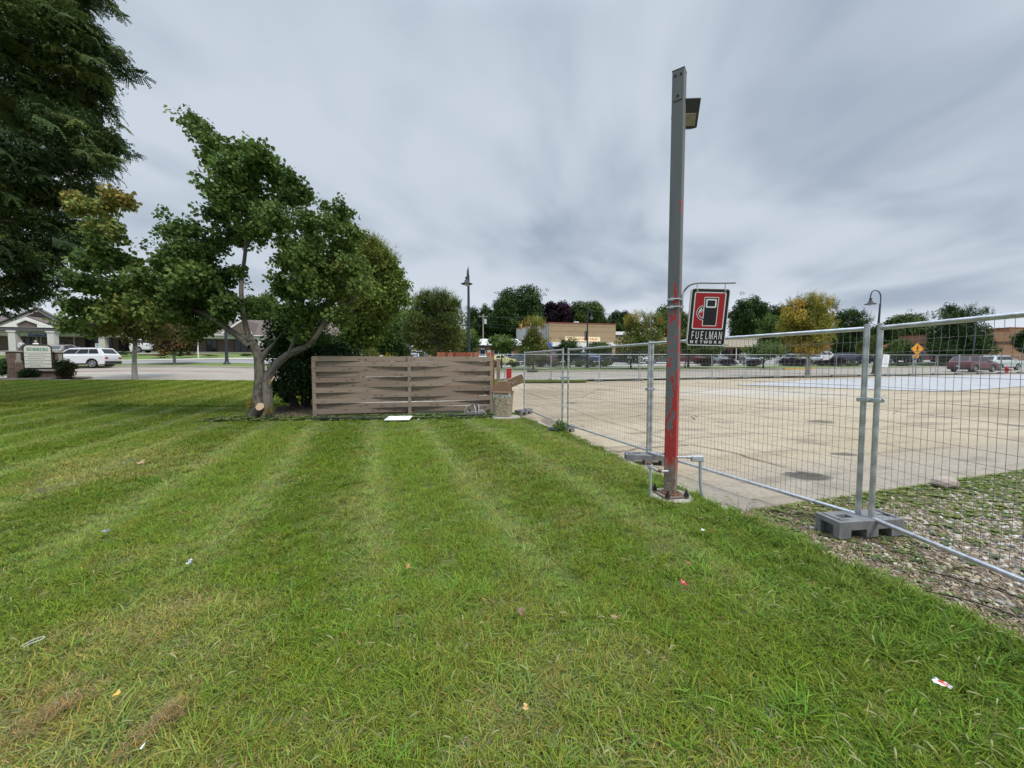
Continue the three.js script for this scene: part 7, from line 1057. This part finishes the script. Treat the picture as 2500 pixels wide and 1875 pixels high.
// ---------------------------------------------------------------- buildings
const brickTex = (a, b, m, seed) => tex(512, 512, (i, j) => { const u = i / 512 * 10, row = Math.floor(j / 512 * 28), v = j / 512 * 28 - row, uu = (u + (row & 1) * 0.5) % 10, cell = Math.floor(uu), fu = uu - cell, f = hash2(i, j, 4); return (fu < 0.05 || v < 0.15 ? m : mix3(a, b, hash2(cell, row, seed))).map((q) => q * (0.86 + 0.28 * f)); });
const brickMat = (a, b, m, seed) => { const q = std({ map: brickTex(a, b, m, seed), roughness: 0.95, bumpScale: 0.01 }); q.map.repeat.set(0.42, 0.45); q.bumpMap = q.map; return q; };
const tanBrick = brickMat([0.30, 0.215, 0.115], [0.44, 0.33, 0.19], [0.32, 0.26, 0.18], 7), brownBrick = brickMat([0.22, 0.115, 0.06], [0.34, 0.19, 0.10], [0.25, 0.17, 0.11], 8), mauveBrick = brickMat([0.15, 0.105, 0.092], [0.23, 0.165, 0.145], [0.22, 0.19, 0.17], 9), whiteBlock = brickMat([0.58, 0.57, 0.55], [0.68, 0.67, 0.65], [0.48, 0.47, 0.45], 10);
const greyWall = mottled([0.34, 0.335, 0.325], [0.42, 0.415, 0.40], 5, 3, { roughness: 0.95 }), cream = plain(0.62, 0.57, 0.46, 0.8), creamDark = plain(0.48, 0.43, 0.34, 0.85), redTrim = plain(0.26, 0.07, 0.055, 0.7), shingleBrown = mottled([0.10, 0.075, 0.065], [0.17, 0.135, 0.12], 20, 5, { roughness: 0.95 }), shingleGrey = mottled([0.38, 0.38, 0.37], [0.50, 0.50, 0.49], 20, 6, { roughness: 0.95 }), mansard = plain(0.66, 0.66, 0.63, 0.6), blueM = plain(0.015, 0.06, 0.30, 0.6);
shingleBrown.map.repeat.set(0.5, 0.5); shingleGrey.map.repeat.set(0.5, 0.5);
// a building's frame of axes: u runs along the front from A to B, v out towards the street, y up
function site(name, label, A, B, drop = 0.3) { const dx = B[0] - A[0], dd = B[1] - A[1], L = Math.hypot(dx, dd), y = Math.min(E(...A), E(...B)) - drop, t = thing(name, label, 'building', [A[0], y, -A[1]], Math.atan2(dd, dx)); const c = dx / L, s = dd / L, u = (px, v = 0) => { const k = (px - 1250) / F; return (k * (A[1] - v * c) - A[0] - v * s) / (c - k * s); }; return { t, L, y, u, h: (px, yy, v = 0) => Hy(yy, A[1] + s * u(px, v) - v * c) - y }; }
const box = (u0, u1, y0, y1, v0, v1) => bx(u1 - u0, y1 - y0, v1 - v0, (u0 + u1) / 2, (y0 + y1) / 2, (v0 + v1) / 2);
function glazing(t, u0, u1, y0, y1, v, n, frameM = M.dark, fr = 0.07) { const w = new THREE.Group(); w.name = 'window'; t.add(w); mesh('pane', box(u0, u1, y0, y1, v - 0.02, v + 0.01), M.glass, w); const f = [box(u0 - fr, u1 + fr, y1, y1 + fr, v - 0.03, v + 0.05), box(u0 - fr, u1 + fr, y0 - fr, y0, v - 0.03, v + 0.05)]; for (let i = 0; i <= n; i++) { const u = lerp(u0, u1, i / n); f.push(box(u - fr / 2, u + fr / 2, y0 - 0.001, y1 + 0.001, v - 0.028, v + 0.046)); } mesh('frame', f, frameM, w); }

{ // the bank
  const s = site('bank_building', 'bank with white columns, a gabled entrance and brown roofs across the street', [-66, 47.5], [-36, 55.3]), { t, u, h } = s, L = 46;
  const eave = 3.05, u0 = -10, u1 = L;
  mesh('wall', boxUV(merge([box(u0, u1, 0.4, eave, -12, -2.4)])), mauveBrick, t); mesh('plinth', boxUV(box(u0, u1, 0, 0.75, -12.2, -0.1)), whiteBlock, t);
  mesh('floor_slab', box(u0, u1, 0.72, 0.80, -2.6, -0.05), sideMat, t);
  mesh('beam', box(u0, u1, eave - 0.36, eave, -2.5, 0.05), M.white, t); mesh('soffit', box(u0 - 0.3, u1 + 0.3, eave, eave + 0.10, -12.4, 0.45), plain(0.16, 0.15, 0.15), t); mesh('gutter', box(u0 - 0.35, u1 + 0.35, eave + 0.02, eave + 0.16, 0.45, 0.58), M.white, t);
  // main hip roof
  mesh('roof', boxUV(new ConvexGeometry([[u0 - 0.4, eave + 0.1, 0.5], [u1 + 0.4, eave + 0.1, 0.5], [u0 - 0.4, eave + 0.1, -12.5], [u1 + 0.4, eave + 0.1, -12.5], [u0 + 6, eave + 2.9, -6], [u1 - 6, eave + 2.9, -6]].map(vec))), shingleBrown, t);
  // tall grey cross gable with dark face
  const gx = u(103, 0.9), gy = h(103, 752, 0.9), gL = u(-40, 0.9), gR = u(212, 0.9);
  const gable = (a, b, y0, pk, py, v0, v1) => new ConvexGeometry([[a, y0, v0], [b, y0, v0], [pk, py, v0], [a, y0, v1], [b, y0, v1], [pk, py, v1]].map(vec));
  mesh('gable_roof', boxUV(gable(gL, gR, eave + 0.12, gx, gy, -9, 0.9)), shingleGrey, t); mesh('gable_face', gable(gL + 1.0, gR - 1.0, eave + 0.14, gx, gy - 0.42, 0.88, 0.96), plain(0.035, 0.025, 0.025, 0.8), t);
  mesh('gable_fascia', [bar([gL, eave + 0.15, 0.98], [gx, gy + 0.02, 0.98], 0.16, 0.16, 4), bar([gR, eave + 0.15, 0.98], [gx, gy + 0.02, 0.98], 0.16, 0.16, 4)], plain(0.13, 0.125, 0.12, 0.7), t, { kind: 'stuff' });
  // entrance portico
  const V = 3.6, pa = u(4, V), pb = u(142, V), pc = u(70, V), top = h(70, 774, V), by = h(70, 799, V);
  const ped = new THREE.Shape(); ped.moveTo(pa, by); ped.lineTo(pb, by); ped.lineTo(pc, top); ped.closePath(); const hole = new THREE.Path(); hole.moveTo(u(48, V), by + 0.02); hole.lineTo(u(98, V), by + 0.02); hole.lineTo(u(98, V), by + 0.40); hole.lineTo(pc, by + 0.85); hole.lineTo(u(48, V), by + 0.40); hole.closePath(); ped.holes.push(hole);
  mesh('pediment', extrude(ped, 0.18, 0.0).translate(0, 0, V - 0.18), M.white, t); mesh('portico_roof', boxUV(gable(pa - 0.3, pb + 0.3, by + 0.06, pc, top + 0.14, 0.3, V - 0.19)), shingleBrown, t); mesh('portico_ceiling', box(pa + 0.2, pb - 0.2, by - 0.12, by - 0.02, 0.2, V - 0.25), plain(0.11, 0.105, 0.105), t); mesh('portico_beam', [box(pa, pb, by - 0.42, by - 0.13, V - 0.5, V - 0.05)], plain(0.10, 0.10, 0.11), t);
  for (const [q, front] of [[u(41, V - 0.4), 1], [u(135, V - 0.4), 1], [u(255), 0], [u(330), 0], [u(640), 0]]) { const v = front ? V - 0.4 : -0.15, yb = front ? 0.1 : 0.78, yt = front ? by - 0.42 : eave - 0.36; mesh('column', boxUV(box(q - 0.33, q + 0.33, yb, yt - 0.14, v - 0.33, v + 0.33)), whiteBlock, t); mesh('column_cap', box(q - 0.42, q + 0.42, yt - 0.13, yt, v - 0.42, v + 0.42), M.white, t); }
  // openings along the front
  for (const [a, b, n] of [[-14, 36, 3], [176, 244, 3], [262, 292, 2], [305, 322, 1], [340, 372, 2], [388, 412, 2], [432, 458, 2], [486, 512, 2], [556, 590, 2]]) glazing(t, u(a), u(b), 0.95, eave - 0.5, -2.38, n);
  glazing(t, u(53), u(63), 0.82, 2.7, -2.38, 1, M.white); glazing(t, u(78), u(126), 0.80, eave - 1.0, -2.38, 3); mesh('white_jamb', box(u(150), u(152), 0.8, eave - 0.36, -2.3, -2.1), M.white, t);
  const sy = h(100, 815.5, 0.2), bank = canvasTex(512, 96, (c, w, hh) => { c.fillStyle = '#2b3f94'; c.fillRect(0, 0, w, hh); c.fillStyle = '#e8ebf5'; c.font = 'bold 60px sans-serif'; c.textBaseline = 'middle'; c.fillText('Lake Ridge Bank', 20, 46); c.fillStyle = '#aab4dd'; c.fillRect(0, hh - 7, w, 7); });
  const bu0 = u(75, 0.2), bu1 = u(140, 0.2), bw = bu1 - bu0; mesh('bank_sign', box(bu0, bu1, sy - 0.30, sy + 0.30, 0.06, 0.18), blueM, t); mesh('bank_sign_print', new THREE.PlaneGeometry(bw - 0.02, 0.58).translate((bu0 + bu1) / 2, sy, 0.186), std({ map: bank, roughness: 0.5 }), t);
  const num = canvasTex(128, 48, (c) => { c.fillStyle = '#10100f'; c.fillRect(0, 0, 128, 48); c.fillStyle = '#dfe0dc'; c.font = 'bold 44px sans-serif'; c.textBaseline = 'middle'; c.fillText('5515', 12, 25); }); mesh('door_number', new THREE.PlaneGeometry(0.55, 0.2).translate(u(100), h(100, 829), -2.34), std({ map: num, roughness: 0.5 }), t);
  const hp = canvasTex(64, 64, (c) => { c.fillStyle = '#dfe6ea'; c.fillRect(0, 0, 64, 64); c.fillStyle = '#3f86b8'; c.beginPath(); c.arc(32, 30, 16, 0, 7); c.fill(); }); mesh('parking_plate', bx(0.42, 0.5, 0.02, u(241), 1.55, -0.02), std({ map: hp, roughness: 0.5 }), t);
  // right-hand entrance gable
  const ra = u(556), rb = u(626), rc = u(592); mesh('side_gable_roof', boxUV(gable(ra, rb, eave + 0.2, rc + 0.8, eave + 2.2, -5, 1.2)), shingleBrown, t); mesh('side_gable_trim', [bar([ra, eave + 0.2, 1.25], [rc + 0.8, eave + 2.2, 1.25], 0.13, 0.13, 4), bar([rb, eave + 0.2, 1.25], [rc + 0.8, eave + 2.2, 1.25], 0.13, 0.13, 4)], M.white, t, { kind: 'stuff' }); 
}
{ // tan brick store
  const A = [7.2, 75], B = [20.9, 78], s = site('tan_store', 'tan brick store with a red trimmed roof edge and a sale banner', A, B), { t, L, u, h } = s, H = h(1342, 787.5), c2 = h(1400, 837), c1 = h(1400, 845);
  const n = 5, rows = []; // panels of brick with open joints between the courses
  const sideA = [u(1342), 0];
  const depth = 15.4;
  mesh('core', box(0.08, L - 0.08, 0, H - 0.12, -depth + 0.08, -0.08), M.dark, t);
  const edges = [c2, h(1400, 826), h(1400, 809.5), h(1400, 797), H - 0.1]; for (let i = 0; i + 1 < edges.length; i++) mesh('brick_panel', boxUV(box(0, L, edges[i] + 0.035, edges[i + 1], -0.3, 0), 1, i * 0.3), tanBrick, t);
  mesh('pier', boxUV(box(L - 0.75, L, 0, c2, -0.3, 0.001)), tanBrick, t); mesh('pier', boxUV(box(0, 0.35, 0, c2, -0.3, 0.001)), tanBrick, t);
  const side = boxUV(box(-0.02, 0.28, 0, H - 0.11, -depth, -0.31)); mesh('side_wall', side, greyWall, t);
  mesh('coping', box(-0.12, L + 0.08, H - 0.1, H + 0.06, -0.35, 0.08), redTrim, t); mesh('coping', box(-0.12, 0.35, H - 0.1, H + 0.05, -depth - 0.05, -0.36), redTrim, t); mesh('back_wall', boxUV(box(0.3, L, 0, H - 0.3, -depth, -depth + 0.2)), greyWall, t); mesh('far_wall', boxUV(box(L - 0.3, L, 0, H - 0.11, -depth, -0.31)), tanBrick, t);
  mesh('canopy', box(0.3, L - 0.55, c1 - 0.15, c2 + 0.02, 0.002, 1.3), M.white, t);
  for (const [a, b, k] of [[1348, 1357, 1], [1366, 1412, 3], [1423, 1437, 1], [1442, 1492, 3]]) glazing(t, u(a), u(b), 0.55, c1 - 0.3, -0.22, k, M.white);
  mesh('white_post', box(u(1418), u(1421), 0, c1 - 0.15, 0.7, 1.0), M.white, t); mesh('door', box(u(1348), u(1357), 0.3, 2.4, -0.16, -0.1), M.black, t); mesh('poster', box(u(1424), u(1432), h(1428, 856), h(1428, 848), -0.2, -0.17), plain(0.5, 0.28, 0.06), t);
  mesh('awning', extrude(poly([[0, 0], [1.2, 0], [1.2, 0.35], [0, 1.5]]), u(1346) - u(1326)).rotateY(PI / 2 * -1).translate(u(1346) - 0.0, c1 - 0.9, 0.02), blueM, t);
  const bn = canvasTex(1024, 128, (c, w, hh) => { c.fillStyle = '#f1e2b6'; c.fillRect(0, 0, w, hh); c.fillStyle = '#bf3a26'; c.font = 'bold 84px sans-serif'; c.textBaseline = 'middle'; c.textAlign = 'left'; const txt = 'TOUCH of PRIDE SALES', m = c.measureText(txt).width || 900; c.save(); c.translate(70, 66); c.scale(880 / m, 1); c.fillText(txt, 0, 0); c.restore(); });
  const a = u(1379), b = u(1464), y0 = h(1420, 833.5), y1 = h(1420, 822); mesh('banner', box(a, b, y0, y1, 0.02, 0.06), cream, t); mesh('banner_print', new THREE.PlaneGeometry(b - a - 0.02, y1 - y0 - 0.02).translate((a + b) / 2, (y0 + y1) / 2, 0.065), std({ map: bn, roughness: 0.6 }), t);
  mesh('rooftop_unit', [rbx(1.0, 1.0, 0.9, 0.05, u(1433), H + 0.45, -6), bx(1.3, 0.15, 1.2, u(1433), H - 0.05, -6)], M.galv, t);
  const gA = site('grey_annex', 'grey blockwork annex behind the tan brick store, with pipes on its roof', [1.0, 89], [6.9, 76.2]); mesh('wall', boxUV(box(0, gA.L - 0.5, 0, gA.h(1262, 803), -4, 0)), greyWall, gA.t); mesh('coping', box(-0.05, gA.L - 0.45, gA.h(1262, 803), gA.h(1262, 803) + 0.16, -4.05, 0.06), redTrim, gA.t); for (const q of [1.0, 5.5, 9.0]) mesh('vent_pipe', bar([q, gA.h(1262, 803), -0.8], [q, gA.h(1262, 803) + 1.1, -0.8], 0.13, 0.13, 8), M.galv, gA.t);
}
{ // white roofed shop left of it
  const s = site('white_roof_shop', 'low brick shop with a white ribbed metal roof left of the tan store', [-7.4, 79], [2.0, 80]), { t, L, u, h } = s, e = h(1200, 843), r = h(1200, 826), depth = 9;
  mesh('wall', boxUV(box(0, L, 0, e, -depth, 0)), brownBrick, t); const rp = [[-0.4, e, 0.9], [L + 0.5, e, 0.9], [0.6, r, -1.8], [L - 0.7, r, -1.8], [-0.4, e, -depth], [L + 0.5, e, -depth], [0.6, r, -depth + 1], [L - 0.7, r, -depth + 1]]; mesh('roof', boxUV(new ConvexGeometry(rp.map(vec))), mansard, t);
  for (let i = 1; i < 18; i++) { const q = i / 18; mesh('roof_rib', bar([lerp(-0.4, L + 0.5, q), e + 0.02, 0.92], [lerp(0.6, L - 0.7, q), r + 0.02, -1.78], 0.035, 0.035, 4), M.white, t); }
  mesh('beam', box(-0.2, L + 0.2, e - 0.35, e - 0.02, 0.3, 0.6), M.dark, t); for (const [a, b, k] of [[1172, 1185, 1], [1206, 1250, 4]]) glazing(t, u(a), u(b), 0.6, e - 0.6, 0.03, k, M.white); mesh('door', box(u(1190), u(1198), 0.3, 2.5, 0.0, 0.05), M.white, t);
  const sg = canvasTex(96, 32, (c) => { c.fillStyle = '#17181a'; c.fillRect(0, 0, 96, 32); c.fillStyle = '#cfd3d8'; c.font = 'bold 26px sans-serif'; c.textBaseline = 'middle'; c.fillText('6513', 16, 17); }); mesh('shop_number', new THREE.PlaneGeometry(1.3, 0.42).translate(u(1179), e - 0.75, 0.62), std({ map: sg, roughness: 0.5 }), t);
}
{ // tan low building behind the enclosure
  const s = site('low_brick_shop', 'low tan brick building behind the bushy street tree', [-21.5, 84], [-9.5, 85]), { t, L, u, h } = s, e = h(1080, 840); mesh('wall', boxUV(box(0, L, 0, e, -8, 0)), tanBrick, t); mesh('roof_edge', box(-0.3, L + 0.3, e, e + 0.35, -8.3, 0.6), M.white, t); mesh('ledge', box(0, L, h(1080, 857), h(1080, 855), 0.0, 0.4), M.white, t); for (const [a, b, k] of [[1060, 1068, 1], [1088, 1112, 2]]) glazing(t, u(a), u(b), 0.9, e - 0.5, 0.02, k, M.white);
}
{ // grey house among the trees
  const s = site('grey_house', 'grey sided house half hidden between the trees over the woven fence', [-24.5, 70], [-19.0, 71]), { t, L, u, h } = s, e = h(1000, 838); mesh('wall', boxUV(box(0, L, 0, e, -7, 0)), plain(0.36, 0.38, 0.40, 0.8), t); mesh('roof', boxUV(new ConvexGeometry([[-0.4, e, 0.4], [L + 0.4, e, 0.4], [-0.4, e, -7.4], [L + 0.4, e, -7.4], [0.5, e + 2, -3.5], [L - 0.5, e + 2, -3.5]].map(vec))), shingleBrown, t); glazing(t, u(988), u(996), 1.6, e - 0.4, 0.02, 1, M.white); mesh('porch_roof', box(0.5, L, 1.5, 1.7, 0, 1.6), M.white, t);
}
{ // the long shopping strip
  const s = site('shopping_strip', 'long low shopping strip with a beige ribbed roof band running off to the right', [21.5, 79.5], [64, 84]), { t, L, u, h } = s, e = h(1620, 846), r = h(1620, 826);
  mesh('wall', boxUV(box(0, L, 0, e, -10, -2.2)), brownBrick, t); mesh('roof_band', boxUV(box(0, u(1915), e, r, -10, 0)), cream, t); mesh('roof_cap', box(-0.05, u(1915) + 0.05, r, r + 0.18, -10.1, 0.1), creamDark, t);
  const nr = 76; for (let i = 0; i <= nr; i++) { const q = lerp(0.05, u(1915) - 0.05, i / nr); mesh('roof_rib', box(q - 0.04, q + 0.04, e + 0.02, r - 0.02, 0, 0.06), cream, t); }
  mesh('clerestory', box(0.2, u(1560), r + 0.18, h(1520, 808), -9, -3), plain(0.045, 0.045, 0.05, 0.4), t); mesh('upper_roof', box(-0.2, u(1564), h(1520, 815), h(1520, 807), -9.4, -2.6), M.white, t); mesh('right_canopy', box(u(1918), L, h(1970, 847), h(1970, 838), -10, 0.6), M.white, t);
  for (let i = 0; i < 12; i++) { const q = 1.2 + i * 2.9; if (q + 2 > u(1915)) break; glazing(t, q, q + 2.1, 0.5, e - 0.5, -2.17, 2); } for (let i = 0; i < 4; i++) { const q = u(1926) + i * 2.3; glazing(t, q, q + 1.9, 0.5, h(1970, 849), -2.17, 2); }
  for (let i = 0; i < 12; i++) mesh('white_post', box(u(1520) + i * 3.6, u(1520) + i * 3.6 + 0.14, 0, e, -0.35, -0.2), M.white, t);
  mesh('rooftop_unit', rbx(2.4, 0.9, 1.6, 0.05, u(1845), r + 0.6, -5), greyWall, t);
}
for (const [A, B, pa, pb, yR, yE, lab] of [[[78, 92], [85, 93], 2070, 2118, 833, 848, 'small building with a red roof left of the tall near fence posts'], [[92.5, 90], [99.5, 91], 2203, 2250, 831, 850, 'small building with a red gabled roof behind the pedestrian sign']]) { const s = site('red_roof_building', lab, A, B), { t, L, h } = s, e = h(pa, yE), r = h(pa, yR); mesh('wall', boxUV(box(0, L, 0, e, -8, 0)), cream, t); mesh('roof', boxUV(new ConvexGeometry([[-0.6, e, 0.6], [L + 0.6, e, 0.6], [-0.6, e, -8.6], [L + 0.6, e, -8.6], [2, r, -4], [L - 2, r, -4]].map(vec))), plain(0.30, 0.06, 0.05, 0.8), t); glazing(t, 1, 2.4, 1, e - 0.5, 0.02, 1); glazing(t, L - 2.6, L - 1.0, 1, e - 0.5, 0.02, 1); }
{ // big brown brick building on the right
  const s = site('brown_brick_building', 'large windowless brown brick building cut by the right edge of the picture', [90, 78], [135, 84], 0.6), { t, L, u, h } = s, H1 = h(2420, 809), H2 = h(2480, 800), hb = h(2420, 838), hl = h(2350, 845), us = u(2464), ul = u(2408);
  mesh('wall', boxUV(box(ul, L, hb + 0.3, H1, -16, 0)), brownBrick, t); mesh('tall_wall', boxUV(box(us, L, H1 + 0.001, H2, -14, -0.4)), brownBrick, t); mesh('band', box(ul - 2, L, hb, hb + 0.3, -16, 0.5), plain(0.05, 0.02, 0.03, 0.7), t); mesh('lower_wall', boxUV(box(ul - 2, L, 0, hb, -16, 0.3)), brownBrick, t); mesh('low_wing', boxUV(box(u(2330), ul - 2.01, 0, hl, -12, 0.25)), brownBrick, t); mesh('coping', box(ul - 0.05, us, H1, H1 + 0.12, -16, 0.06), redTrim, t); mesh('coping', box(us - 0.05, L, H2, H2 + 0.12, -14, -0.3), redTrim, t); mesh('vent', box(u(2450), u(2464), h(2456, 874), h(2456, 871), 0.28, 0.33), M.dark, t); mesh('rooftop_unit', rbx(1.6, 0.8, 1.4, 0.05, u(2398), hb + 0.7, -4), M.galv, t);
}

scene.traverse((o) => { if (o.isMesh) shade(o); });
renderer.render(scene, camera);
